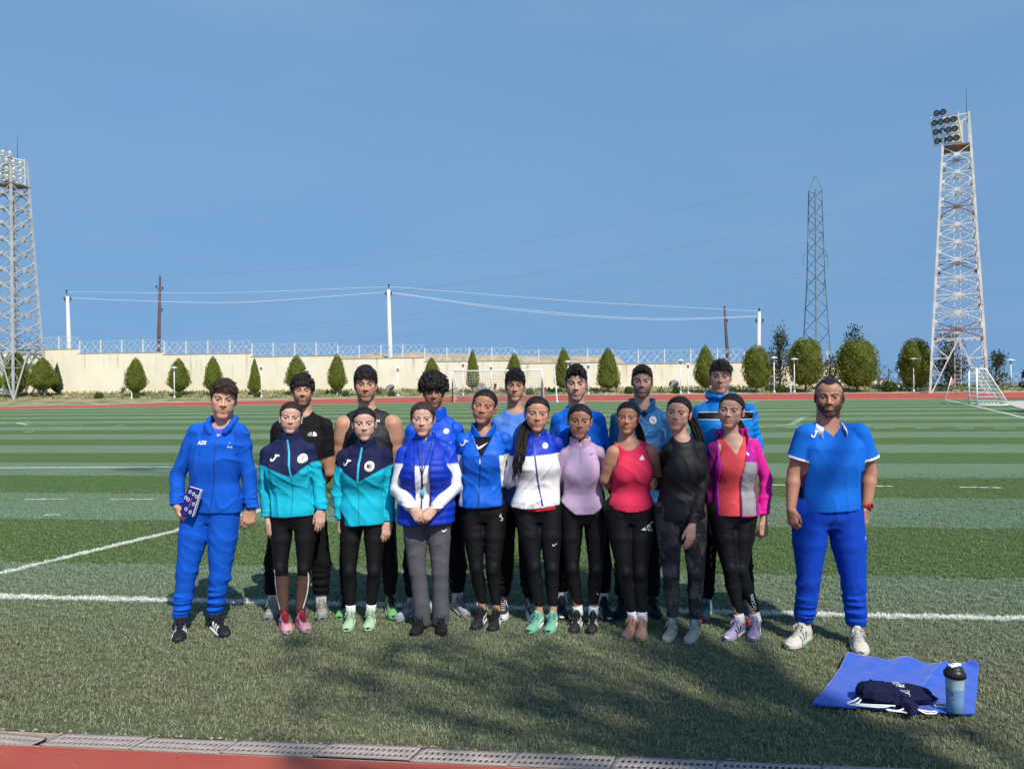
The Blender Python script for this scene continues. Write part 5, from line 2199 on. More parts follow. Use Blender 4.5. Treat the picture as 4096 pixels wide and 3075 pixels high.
def ribbon(parent, name, pts, w, bvh, col, off=.003, rough=.5):
    """strip following a garment's front, pts in local (x, z)"""
    mb = MB()
    n = 0
    dense = []
    for a, b in zip(pts[:-1], pts[1:]):
        m = max(2, int(math.hypot(b[0] - a[0], b[1] - a[1]) / .02))
        dense += [(a[0] + (b[0] - a[0]) * i / m, a[1] + (b[1] - a[1]) * i / m) for i in range(m)]
    dense.append(pts[-1])
    prev = None
    for i, (x, z) in enumerate(dense):
        a, b = dense[max(0, i - 1)], dense[min(len(dense) - 1, i + 1)]
        dx, dz = b[0] - a[0], b[1] - a[1]
        L = math.hypot(dx, dz) + 1e-9
        nx, nz = -dz / L * w / 2, dx / L * w / 2
        q = [project(bvh, x + nx * s, z + nz * s, off + (.0012 if s == 0 else 0)) for s in (-1, 0, 1)]
        if any(v is None for v in q):
            prev = None
            continue
        o = len(mb.v)
        mb.v += q
        if prev is not None:
            mb.f += [(prev, prev + 1, o + 1, o), (prev + 1, prev + 2, o + 2, o + 1)]
        prev = o
    if not mb.f:
        return None
    return mb.build(name, mat('trim_%d_%d_%d' % tuple(int(c * 255) for c in col), tuple(col), rough, var=.05), parent, True)


def cord(parent, name, pts, r, bvh, col, off=.004):
    q = []
    for (x, z) in pts:
        v = project(bvh, x, z, off)
        if v:
            q.append(v)
    if len(q) < 2:
        return None
    mb = MB()
    mb.tube(crom(q, 4), r, 6)
    return mb.build(name, mat('cord_%d_%d_%d' % tuple(int(c * 255) for c in col), tuple(col), .8, var=.05), parent, True)


# ---------------------------------------------------------------- one person
class Person:
    def __init__(s, sp):
        s.sp = sp
        s.fem = sp['fem']
        an = [gp(*sp['an'][i], .105) for i in range(2)]
        r = (an[0] + an[1]) / 2
        s.root = Vector((r.x, r.y, 0))
        s.d0 = (Vector((r.x, r.y, .9)) - CC).dot(CF) + sp.get('dd', 0.0)
        s.o = empty('person', s.root, YAW)
        tag(s.o, sp['label'], 'person')
        s.xp = (sp['neck'][0] - 2048) / FPX
        L = s.loc
        s.J = J = {}
        J['an'] = [s.tol(p) for p in an]
        J['toe'] = [s.tol(gp(*sp['toe'][i], .02)) for i in range(2)]
        for k in ('kn', 'sh', 'el', 'wr', 'tip'):
            if k in sp:
                J[k] = [L(*q) for q in sp[k]]
        J['neck'] = L(*sp['neck'])
        ins, dn = sp.get('ins', .013), sp.get('dn', .010)
        J['sh'] = [J['sh'][i] + np.array([(ins if i == 0 else -ins), 0, -dn]) for i in range(2)]
        J['crotch'] = L(*sp['crotch'])
        J['top'], J['chin'] = L(*sp['top']), L(*sp['chin'])
        for i, sg in ((0, -1), (1, 1)):
            k = J['kn'][i]
            J['kn'][i] = np.array([k[0], .5 * (J['an'][i][1]) - .02 + sp.get('kdy', 0), k[2]])
        hw = sp.get('hipw', .085 if s.fem else .088)
        J['hip'] = [J['crotch'] + np.array([sg * hw, .01, .075]) for sg in (-1, 1)]
        s.sc = (.93 if s.fem else 1.0) * sp.get('sc', 1.0)

    def tol(s, P):
        q = P - s.root
        c, n = math.cos(-YAW), math.sin(-YAW)
        return np.array([c * q.x - n * q.y, n * q.x + c * q.y, q.z])

    def loc(s, u, v, dd=0.0):
        return s.tol(at_d(u, v, s.d0 + dd))

    def xz(s, u, v):
        p = s.loc(u, v)
        return float(p[0]), float(p[2])

    # torso sections shared by body and garments; e inflates
    def torso_levels(s, e=0.0, hem=None, wf=None):
        J, sp, fem = s.J, s.sp, s.fem
        cr, nk = J['crotch'], J['neck']
        sh = .5 * abs(J['sh'][1][0] - J['sh'][0][0])
        shz = .5 * (J['sh'][0][2] + J['sh'][1][2])
        scx = .5 * (J['sh'][0][0] + J['sh'][1][0])
        z0 = cr[2] - .02
        H = shz - cr[2]
        hipa = sp.get('hipa', .165 if fem else .165)
        wa = sp.get('waist', .120 if fem else .145)
        ca = sp.get('chest', sh - (.012 if fem else -.004))
        db = sp.get('depth', 1.0)
        X = lambda t: cr[0] + (scx - cr[0]) * t
        L = [(z0, X(0), .012, hipa * .80, .085 * db), (cr[2] + .05, X(.1), .012, hipa, .108 * db), (cr[2] + .12, X(.2), .010, hipa * .98, .108 * db),
             (cr[2] + .42 * H, X(.45), .004, wa, (.082 if fem else .098) * db), (cr[2] + .68 * H, X(.7), -.006, ca, (.100 if fem else .112) * db), (cr[2] + .86 * H, X(.9), -.002, ca * .99, (.094 if fem else .102) * db),
             (shz + .005, X(1), .006, sh * .86, .066), (nk[2] - .012, nk[0] * .8 + X(1) * .2, .012, .078 if not fem else .066, .054), (nk[2] + .012, nk[0], .014, .052, .046)]
        L = sorted(L, key=lambda q: q[0])
        return [(z, cx, cy, a + e, b + e) for (z, cx, cy, a, b) in L]

    def arms_r(s):
        m = s.sp.get('arm', 1.0) * (.86 if s.fem else 1.05)
        return .050 * m, .040 * m, .026 * m * (1.05 if not s.fem else 1.0)

    def body_upper(s, S, arms=True):
        J, sp, fem = s.J, s.sp, s.fem
        lv = s.torso_levels(0.0)
        z1 = J['crotch'][2] + .20
        lv = [(z, cx, cy, a - (.022 if z < z1 else .0), b - (.026 if z < z1 else .004)) for (z, cx, cy, a, b) in lv if z > J['crotch'][2] + .03]
        S.loft(lv, .01)
        nr = sp.get('nr', .047 if fem else .057)
        hc = s.hc
        S.cap(J['neck'] + np.array([0, .030, -.03]), hc + np.array([0, .026, -.055]), nr * 1.08, nr, .024)
        r0, r1, r2 = s.arms_r()
        for i, sg in ((0, -1), (1, 1)):
            sh, el, wr = J['sh'][i], J['el'][i], J['wr'][i]
            cv = 1.0 if (sp.get('bare') or sp.get('short')) else .80
            bk = 1.0 if sp.get('bare') else .80
            S.cap(J['neck'] + np.array([sg * .030, .02, -.012 - (.0 if bk == 1 else .010)]), sh + np.array([-sg * .012, .006, r0 * .55 * bk * bk]), .030, r0 * .55 * bk, .02)
            if fem and sp.get('bare'):
                S.ell((J['neck'][0] * .3 + .7 * (J['sh'][0][0] + J['sh'][1][0]) / 2 + sg * .062, -.060, sh[2] - .120), (.058, .040, .056), .05)
            if arms:
                S.cap(sh, sh * .7 + el * .3, r0 * 1.03 * bk, r0 * 1.06 * (.5 + .5 * bk) * (.5 + .5 * cv), .02)
                S.cap(sh, sh * .45 + el * .55, r0 * bk, r0 * .94 * cv, .02)
                S.cap(sh * .45 + el * .55, el, r0 * .94 * cv, r1 * .98 * cv, .012)
                m = el * .72 + wr * .28
                S.cap(el, m, r1 * cv, r1 * 1.04 * cv, .012)
                S.cap(m, wr, r1 * 1.04 * cv, r2, .012)

    def build_body(s):
        J, sp, fem = s.J, s.sp, s.fem
        # head placement
        up = J['top'] - J['chin']
        Ht = float(np.linalg.norm(up)) - sp['hth']
        s.hs_ = Ht / .225
        roll = math.atan2(up[0], up[2])
        yaw = -math.atan(s.xp) + math.radians(sp.get('yaw', 0))
        pit = math.radians(sp.get('pitch', 2))
        R = Matrix.Rotation(roll, 3, 'Y') @ Matrix.Rotation(yaw, 3, 'Z') @ Matrix.Rotation(pit, 3, 'X')
        s.R = np.array(R)
        un = up / np.linalg.norm(up)
        s.hc = J['chin'] + un * Ht * .5 + np.array([0, -.004 + sp.get('hdy', 0), 0])
        V, F, C = [], [], []
        n = 0

        def add(v, f, c):
            nonlocal n
            V.append(v)
            F.append(f + n)
            C.append(c)
            n += len(v)
        # upper body
        pts = np.array([J['sh'][0], J['sh'][1], J['el'][0], J['el'][1], J['wr'][0], J['wr'][1], J['neck'], s.hc, J['crotch']])
        lo, hi = pts.min(0) - .13, pts.max(0) + .13
        S = SDF((lo[0], min(lo[1], -.17), J['crotch'][2] - .06), (hi[0], max(hi[1], .17), s.hc[2] - .03), sp.get('bvox', .012))
        s.body_upper(S)
        v, f = S.mesh()
        skin = np.array(sp['skin'])
        add(v, f, np.tile(skin, (len(v), 1)) * (1 + .05 * noise3(v, 30, 2))[:, None])
        # legs
        pts = np.array(J['hip'] + J['kn'] + J['an'])
        lo, hi = pts.min(0) - .12, pts.max(0) + .12
        S = SDF((lo[0], lo[1], .03), (hi[0], hi[1], J['crotch'][2] + .10), .0115)
        k = .84 if fem else .88
        for i in range(2):
            hp, kn, an = J['hip'][i], J['kn'][i], J['an'][i]
            S.cap(hp, kn, .074 * k, .047 * k, .02)
            m = kn * .68 + an * .32 + np.array([0, .012, 0])
            S.cap(kn, m, .047 * k, .049 * k, .02)
            ar = .026 if fem else .029
            S.cap(m, an, .049 * k, ar, .02)
            S.cap(an, an + np.array([0, 0, -.06]), ar, ar, .01)
        v, f = S.mesh()
        add(v, f, np.tile(skin, (len(v), 1)))
        # head
        S = SDF((-.105, -.125, -.125), (.105, .125, .13), .0036)
        head_sdf(S, sp)
        S.cap((0, .022, -.05), (0, .030, -.16), sp.get('nr', .047 if fem else .057) / s.hs_ * .99, sp.get('nr', .047 if fem else .057) / s.hs_ * 1.0, .02)
        v, f = S.mesh()
        c = head_cols(v, sp)
        add(v * s.hs_ @ s.R.T + s.hc, f, c)
        v, f, c = eye_geo(sp)
        add(v * s.hs_ @ s.R.T + s.hc, f, c)
        # hands
        for i, sg in ((0, -1), (1, 1)):
            hsp = sp['hand'][i]
            if hsp is None:
                continue
            wr, tip = J['wr'][i], J['tip'][i]
            d = tip - wr
            d = d / np.linalg.norm(d)
            S = SDF(wr + d * .09 - .115, wr + d * .09 + .115, .0042)
            el = J['el'][i]
            fd = (wr - el) / np.linalg.norm(wr - el)
            r2 = s.arms_r()[2]
            S.cap(wr - fd * .06, wr + d * .005, r2 * 1.02, r2 * .96, .01)
            nn = hsp.get('n', (-sg, .15, 0))
            tt = hsp.get('t', (0, -1, 0))
            hand(S, wr, d, nn, tt, s.sc * hsp.get('sc', 1.0), hsp.get('curl', .3), hsp.get('spread', 1.0), hsp.get('thumb', 0.0))
            v, f = S.mesh()
            hcol = np.tile(skin * np.array([.98, .93, .90]), (len(v), 1)) * (1 + .06 * noise3(v, 80, 2))[:, None]
            add(v, f, hcol)
        me = mesh_np('body', np.concatenate(V), np.concatenate(F), np.concatenate(C))
        s.body = ob('body', me, M_SKIN, s.o)
        # hair
        v, f, c = hair_geo(sp)
        v, f, c = strands(v, f, c, sp)
        o = ob('hair', mesh_np('hair', v * s.hs_ @ s.R.T + s.hc, f, c), M_HAIR, s.o)
        t = sp.get('tail')
        if t:
            s.ponytail(t, o)

    def hp(s, p):
        """head space to local"""
        return np.array(p) * s.hs_ @ s.R.T + s.hc

    def ponytail(s, t, parent):
        sp = s.sp
        if t == 'bun':
            return
        r = random.Random(4)
        paths = sp.get('tailpath')
        a = s.hp((0, .112, .03 if t != 'low' else -.025))
        if paths:
            pts = [a] + [s.loc(*q) for q in paths]
        else:
            pts = [a, a + np.array([sp.get('tx', .03), .03, -.09]), a + np.array([sp.get('tx', .03) * 1.5, .01, -.19]), a + np.array([sp.get('tx', .03) * 1.6, .0, -.27])]
        n = len(pts)
        dense = [np.array(q) for q in crom(pts, 6)]
        mb = MB()
        rad = sp.get('tr', .018)
        hair = np.array(sp['hair'])
        for i in range(26):
            oa, ob_, oc = r.uniform(-1, 1), r.uniform(-1, 1), r.uniform(-1, 1)
            ph = r.uniform(0, 6.28)
            q, rr = [], []
            m = int(len(dense) * r.uniform(.75, 1.0))
            for j in range(m):
                w = rad * (.55 + .75 * math.sin(min(1, j / len(dense) * 1.2) * 2.4))
                wav = sp.get('wave', .0) * math.sin(j * .9 + ph) * (j / len(dense))
                q.append(dense[j] + np.array([oa * w + wav, ob_ * w * .8, oc * w * .3]))
                rr.append(max(.0014, rad * .42 * (1 - (j / m) ** 2.5)))
            mb.tube(q, rr, 5, tuple(np.clip(hair * r.uniform(.7, 1.5), 0, 1)))
        mb.build('ponytail', M_HAIR, parent, True)

    # ------------------------------------------------------------ garments
    def top(s, name, g):
        """g: e inflation, hem (x0, x1, y px), sleeve, rs radii, neckline, col(V)->C"""
        J, sp, fem = s.J, s.sp, s.fem
        e = g.get('e', .010)
        hx0, hz = s.xz(g['hem'][0], g['hem'][2])
        hx1, _ = s.xz(g['hem'][1], g['hem'][2])
        lev = s.torso_levels(e)
        hc, ha = .5 * (hx0 + hx1), .5 * (hx1 - hx0)
        base = [q for q in lev if q[0] > hz + .10]
        hb = g.get('hb', .128) + .004
        ha += .004
        mid = base[0]
        zt = hz - .02
        rows = [(zt, hc, .010, ha, hb), (hz + .03, hc, .010, ha, hb)]
        if mid[0] - hz > .16:
            f = .5
            rows.append((hz + .13, hc * .6 + mid[1] * .4, .008, ha * (1 - .4) + mid[3] * .4, hb * .6 + mid[4] * .4))
        lev2 = rows + base
        if g.get('wmin'):
            lev2 = [(z, cx, cy, max(a, ha * g['wmin']) if z < J['sh'][0][2] - .12 else a, b) for (z, cx, cy, a, b) in lev2]
        sl = g.get('sleeve', 'long')
        pts = [J['sh'][0], J['sh'][1], J['neck'], np.array([hx0, 0, hz]), np.array([hx1, 0, hz])]
        if sl == 'long':
            pts += J['el'] + J['wr']
        elif sl == 'short':
            pts += [J['sh'][i] * .3 + J['el'][i] * .7 for i in range(2)]
        pts = np.array(pts)
        lo, hi = pts.min(0) - .10, pts.max(0) + .10
        S = SDF((lo[0], min(lo[1], -.20), lo[2] + (.07 if sl != 'long' else .0)), (hi[0], max(hi[1], .19), max(J['neck'][2] + g.get('ctop', .09), hi[2] - .03)), g.get('vox', .0072))
        S.loft(lev2, .012, g.get('p', 2.35))
        r0, r1, r2 = s.arms_r()
        a0, a1, a2 = g.get('rs', (r0 + e + .006, r1 + e + .008, r2 + e + .010))
        a0, a1, a2 = a0 * .88, a1 * .84, a2 * .90
        if fem and g.get('bust', True):
            for sg in (-1, 1):
                S.ell((J['neck'][0] * .3 + .35 * (J['sh'][0][0] + J['sh'][1][0]) + sg * .060, -.058 - e * .7, J['sh'][0][2] - .120), (.060 + e, .040 + e, .056 + e), .06)
        for i, sg in ((0, -1), (1, 1)):
            sh, el, wr = J['sh'][i], J['el'][i], J['wr'][i]
            if sl != 'none':
                S.cap(J['neck'] + np.array([sg * .034, .02, -.014]), sh + np.array([-sg * .012, .006, a0 * .5]), .030 + e * .5, a0 * .54, .02)
            else:
                S.cap(J['neck'] + np.array([sg * .040, .02, -.012]), sh + np.array([-sg * .012, .006, r0 * .5]), .030 + e * .6, r0 * .58 + e * .5, .02)
            if sl == 'long':
                fd = (wr - el) / np.linalg.norm(wr - el)
                S.cap(sh, el, a0, a1, .009)
                S.cap(el, wr + fd * (g.get('slx', .0) - a2 * .80), a1, a2, .010)
                L = float(np.linalg.norm(wr - el))
                for q in range(g.get('rings', 3)):      # pushed-up folds of the sleeve
                    t = 1 - .10 - q * .12
                    c = el + (wr - el) * t
                    w = np.array([fd[2], 0, -fd[0]]) * .006 * (1 if q % 2 else -1)
                    rr = a1 + (a2 - a1) * t
                    S.ell(c + w, (rr * 1.05, rr * 1.04, .014), .012)
            elif sl == 'short':
                t = g.get('slt', .55)
                q = sh + (el - sh) * t
                S.cap(sh, q, a0, a0 * g.get('slk', 1.02), .010)
        if g.get('pre'):
            g['pre'](s, S)
        S.wrinkle(g.get('wr', .004) * 1.5, g.get('seed', 1) * 7 + 3, g.get('wsc', 20) * 1.5, g.get('wan', (1, .7, .5)))
        if sl == 'short':
            t = g.get('slt', .55)
            for i in range(2):
                sh, el = J['sh'][i], J['el'][i]
                ax = (el - sh) / np.linalg.norm(el - sh)
                q = sh + (el - sh) * t
                sx = 1 if i else -1
                X, Y, Z = S.full()
                d = (X - q[0]) * ax[0] + (Y - q[1]) * ax[1] + (Z - q[2]) * ax[2]
                near = np.sqrt((X - q[0]) ** 2 + (Y - q[1]) ** 2 + (Z - q[2]) ** 2) - .11
                S.D = np.maximum(S.D, np.where((near < 0), d, -1)).astype(np.float32)
        # hem
        hd = g.get('hemfn')
        if hd:
            S.cut(lambda X, Y, Z: (hd(s, X, Y) - Z))
        else:
            S.cut(lambda X, Y, Z: hz - Z + 0 * X + 0 * Y + .004 * np.sin(14 * X))
        nk = J['neck']
        nl = g.get('neckline', 'crew')
        if nl == 'crew':
            w, dp = g.get('nw', .070 if fem else .074), g.get('nd', .045)
            S.cut(lambda X, Y, Z: -np.maximum((np.sqrt(((X - nk[0]) / w) ** 2 + (np.minimum(Y - .015, 0) / .16) ** 2 + (np.maximum(Y - .015, 0) / .075) ** 2) - 1) * .07,
                                              nk[2] - dp + .55 * np.clip(Y + .05, 0, .3) + .5 * dp * ((X - nk[0]) / w) ** 2 - Z), .004)
        elif nl == 'v':
            w, dp = g.get('nw', .07), g.get('nd', .11)
            S.cut(lambda X, Y, Z: -np.maximum(np.maximum(np.abs(X - nk[0]) - w * np.clip((Z - (nk[2] - dp)) / dp, -1, 1.0), -(Z - (nk[2] - dp)) * .6), Y - .03 - .4 * np.clip(Z - nk[2] + .03, 0, 1)), .003)
        elif nl == 'stand':
            hgt, fl = g.get('ch', .050), g.get('cfl', .004)
            S2 = SDF((nk[0] - .13, -.15, nk[2] - .06), (nk[0] + .13, .15, nk[2] + hgt + .03), g.get('vox', .0072) * .85)
            X, Y, Z = S2.full()
            cr = g.get('cr', .062 if fem else .072)
            zz = np.clip((Z - nk[2] + .02) / (hgt + .02), 0, 1)
            cyy = .020 - .012 * zz
            a_, b_ = cr + .010 * (1 - zz) + fl * zz, cr * .98 + .010 * (1 - zz) + fl * zz
            kk = np.sqrt(((X - nk[0]) / a_) ** 2 + ((Y - cyy) / b_) ** 2)
            d = np.abs((kk - 1) * cr) - .0055
            topz = nk[2] + hgt - .16 * np.clip(-(Y - .02), 0, .2) * g.get('cdrop', 1.0)
            d = np.maximum(d, np.maximum(Z - topz, nk[2] - .045 - Z))
            sl_ = g.get('open', 0)
            if sl_:
                d = np.maximum(d, -np.maximum(np.abs(X - nk[0]) - sl_ * np.clip((Z - nk[2] + .05) / .08, .1, 2), Y))
            S2.D = d.astype(np.float32)
            # the throat stays open
            S.cut(lambda X, Y, Z: -np.maximum((np.sqrt(((X - nk[0]) / (cr - .006)) ** 2 + ((Y - .016) / (cr - .006)) ** 2) - 1) * .06, nk[2] - .035 - Z), .003)
        if g.get('post'):
            g['post'](s, S)
        if hz < J['crotch'][2] + .22:
            s.hema = min(getattr(s, 'hema', 9), ha - .014)
        V, F = S.mesh()
        if nl == 'stand':
            v2, f2 = S2.mesh()
            F = np.concatenate([F, f2 + len(V)])
            V = np.concatenate([V, v2])
        C = g['col'](s, V) if callable(g['col']) else np.tile(np.array(g['col']), (len(V), 1))
        o = ob(name, mesh_np(name, V, F, C), cloth(g.get('mat', 'cloth')), s.o)
        return o, bvh_of(V, F)

    def legs(s, name, g):
        """g: r = (hip, thigh, knee, calf, ankle) radii, hem height z, kind"""
        J, fem = s.J, s.fem
        rh, rt, rk, rc, ra = g['r']
        pts = np.array(J['hip'] + J['kn'] + J['an'])
        lo, hi = pts.min(0) - .17, pts.max(0) + .17
        hemz = g.get('hemz', (.10, .10))
        wz = J['crotch'][2] + g.get('rise', .20)
        S = SDF((lo[0], lo[1], min(hemz) - .02), (hi[0], hi[1], wz + .01), g.get('vox', .0082))
        lev = [q for q in s.torso_levels(g.get('e', .006)) if q[0] < wz + .10]
        lev = [(z, cx, cy, a - (.010 if z > J['crotch'][2] + .02 else 0), b - .010) for (z, cx, cy, a, b) in lev]
        hm = getattr(s, 'hema', 9)
        lev = [(z, cx, cy, min(a, hm), b) for (z, cx, cy, a, b) in lev]
        lev[0] = (lev[0][0] + .0, lev[0][1], lev[0][2], lev[0][3] * .96, lev[0][4])
        S.loft(lev, .02)
        for i, sg in ((0, -1), (1, 1)):
            hp, kn, an = J['hip'][i].copy(), J['kn'][i], J['an'][i]
            hp = hp + np.array([g.get('hx', .0) * sg, 0, 0])
            th = hp * .55 + kn * .45
            S.cap(hp, th, rh, rt, .022)
            S.cap(th, kn, rt, rk, .010)
            m = kn * .66 + an * .34 + np.array([0, .012 if g['kind'] == 'legging' else 0, 0])
            S.cap(kn, m, rk, rc, .010)
            S.cap(m, an + np.array([0, 0, hemz[i] - .105 + (.03 if g['kind'] == 'jogger' else 0)]), rc, ra, .010)
            if g['kind'] == 'legging':
                S.ell(kn + np.array([0, -.014, .01]), (rk * .72, rk * .85, .05), .02)
            if g['kind'] == 'jogger':
                r = random.Random(i + 3)
                for q in range(5):      # fabric gathered above the cuff
                    z = hemz[i] + .042 + q * r.uniform(.026, .038)
                    t = (z - an[2]) / (kn[2] - an[2])
                    c = an + (kn - an) * t
                    rr = ra + (rc - ra) * min(1, (z - hemz[i]) / .16)
                    S.ell(c + np.array([r.uniform(-.008, .008), -.008 + r.uniform(-.006, .004), 0]), (rr * r.uniform(1.0, 1.07), rr * r.uniform(1.0, 1.07), r.uniform(.008, .016)), .014)
                for q in range(3):
                    t = .97 - q * .05
                    c = an + (kn - an) * t
                    S.ell(c + np.array([sg * .01 * (q % 2), .012, -.01]), (rk * 1.03, rk * 1.03, .012), .014)
                S.cap(an + np.array([0, 0, hemz[i] - .105 - .02]), an + np.array([0, 0, hemz[i] - .105 + .028]), g.get('cuff', .042), g.get('cuff', .042), .006)
        S.wrinkle(g.get('wr', .003) * 1.15, g.get('seed', 1) * 5, g.get('wsc', 24) * 2.0, g.get('wan', (1, 1, .8)))
        xm = .5 * (J['an'][0][0] + J['an'][1][0])
        S.cut(lambda X, Y, Z: np.where(X < xm, hemz[0], hemz[1]) - Z + .0015 * np.sin(40 * X) + 0 * Y)
        V, F = S.mesh()
        C = g['col'](s, V) if callable(g['col']) else np.tile(np.array(g['col']), (len(V), 1)) * (1 + .04 * noise3(V, 25, 3))[:, None]
        o = ob(name, mesh_np(name, V, F, C), cloth(g.get('mat', 'cloth')), s.o)
        return o, bvh_of(V, F)

    def shoes(s, st, L=.27):
        for i, sg in ((0, -1), (1, 1)):
            an, toe = s.J['an'][i], s.J['toe'][i]
            d = toe - an
            if d[1] > -.06:
                toe = np.array([toe[0], an[1] - .06, 0])
            o = shoe(s.o, an, toe, st, L, sg)

    def socks(s, col, z1=.15, r=.036):
        for i in range(2):
            an = s.J['an'][i]
            mb = MB()
            k = s.J['kn'][i]
            u = (k - an) / np.linalg.norm(k - an)
            mb.tube([an + u * (.075 - .105), an, an + u * (z1 - .105 - .008), an + u * (z1 - .105)], [r * 1.05, r, r * 1.02, r * .98], 14, tuple(col))
            mb.build('sock', mat('sock_knit', (0, 0, 0), .9, attr='col', var=.06, scale=60), s.o, True)

    def watch(s, i, col, face, r=None):
        wr, el = s.J['wr'][i], s.J['el'][i]
        d = (el - wr) / np.linalg.norm(el - wr)
        r = r or s.arms_r()[2] + .004
        c = Vector(wr + d * .025)
        q = Vector(d).to_track_quat('Z', 'Y')
        mb = MB()
        mb.lathe([(r, -.012), (r + .002, -.010), (r + .002, .010), (r, .012)], 18)
        o = mb.build('watch', mat('watch_strap_%d' % int(col[0] * 255), tuple(col), .6), s.o, True, c)
        o.rotation_euler = q.to_euler()
        if face is not None:
            fb = MB()
            fb.lathe([(.021, 0), (.021, .008), (.016, .011), (.015, .0095)], 16)
            f = fb.build('watch_case', mat('watch_case_%d' % int(col[0] * 255), tuple(col), .4), o, True)
            dv = Vector((.35 * (1 if i else -1), -1, .1)).normalized()
            dl = q.inverted() @ dv
            dl.z = 0
            dl.normalize()
            f.location = dl * (r - .001)
            f.rotation_euler = dl.to_track_quat('Z', 'Y').to_euler()
            db = MB()
            db.lathe([(.0145, .0098), (.012, .0102)], 14)
            k = db.build('watch_dial', mat('watch_dial', tuple(face), .15), o, True)
            k.location, k.rotation_euler = f.location, f.rotation_euler
        return o
# ================================================================ the eighteen people (pixel readings of their joints in the photograph)
BLK = A(13, 13, 15)
SK = {k: v * .92 for k, v in {'fair': A(240, 194, 170), 'light': A(232, 182, 154), 'olive': A(222, 168, 136), 'tan': A(206, 150, 120), 'deep': A(186, 130, 102)}.items()}
HB = np.array((.012, .009, .008))      # near-black hair
HBR = np.array((.030, .018, .012))     # dark brown


def hand_side(curl=.3, **k):
    return dict(curl=curl, **k)


def hand_back(sg, curl=.3, **k):
    return dict(n=(-sg * .35, .93, 0), t=(-sg, -.3, 0), curl=curl, **k)


def joggers(p, col, r=(.100, .088, .066, .062, .054), hz=(.125, .125), **k):
    return p.legs('trousers', dict(kind='jogger', r=r, hemz=hz, col=col, wr=.0030, wsc=18, e=.016, wan=(1, 1, .45), **k))


def leggings(p, col, r=(.086, .072, .047, .048, .033), hz=(.115, .115), **k):
    return p.legs('leggings', dict(kind='legging', r=r, hemz=hz, col=col, wr=.0014, wsc=30, e=.006, mat='tight', **k))


def zline(p, pts):
    q = sorted([p.xz(*a) for a in pts])
    xs, zs = [a[0] for a in q], [a[1] for a in q]
    return lambda x: np.interp(x, xs, zs)


def two_tone(line, hi_c, lo_c, soft=.003):
    def f(p, V):
        z = line(p)(V[:, 0])
        m = sstep(V[:, 2] - z, -soft, soft)
        C = np.tile(np.array(lo_c), (len(V), 1))
        return mixc(C, m, hi_c)
    return f


def smooth_pts(p, pts):
    return [p.xz(*a) for a in pts]


PEOPLE = []


def P(fn):
    PEOPLE.append(fn)
    return fn


def hood(p, S, r=.023, w=.080):
    """folded hood round the back of the neck and down the collar"""
    n = p.J['neck']
    pts = [(-.050, -.085, -.055), (-.078, -.050, .000), (-w, .02, .035), (-.055, .085, .030), (0, .105, .015), (.055, .085, .030), (w, .02, .035), (.078, -.050, .000), (.050, -.085, -.055)]
    q = [n + np.array(a) for a in pts]
    for a, b in zip(q[:-1], q[1:]):
        S.cap(a, b, r, r, .012)
    S.ell(n + np.array([0, .110, -.045]), (.10, .045, .075), .03)


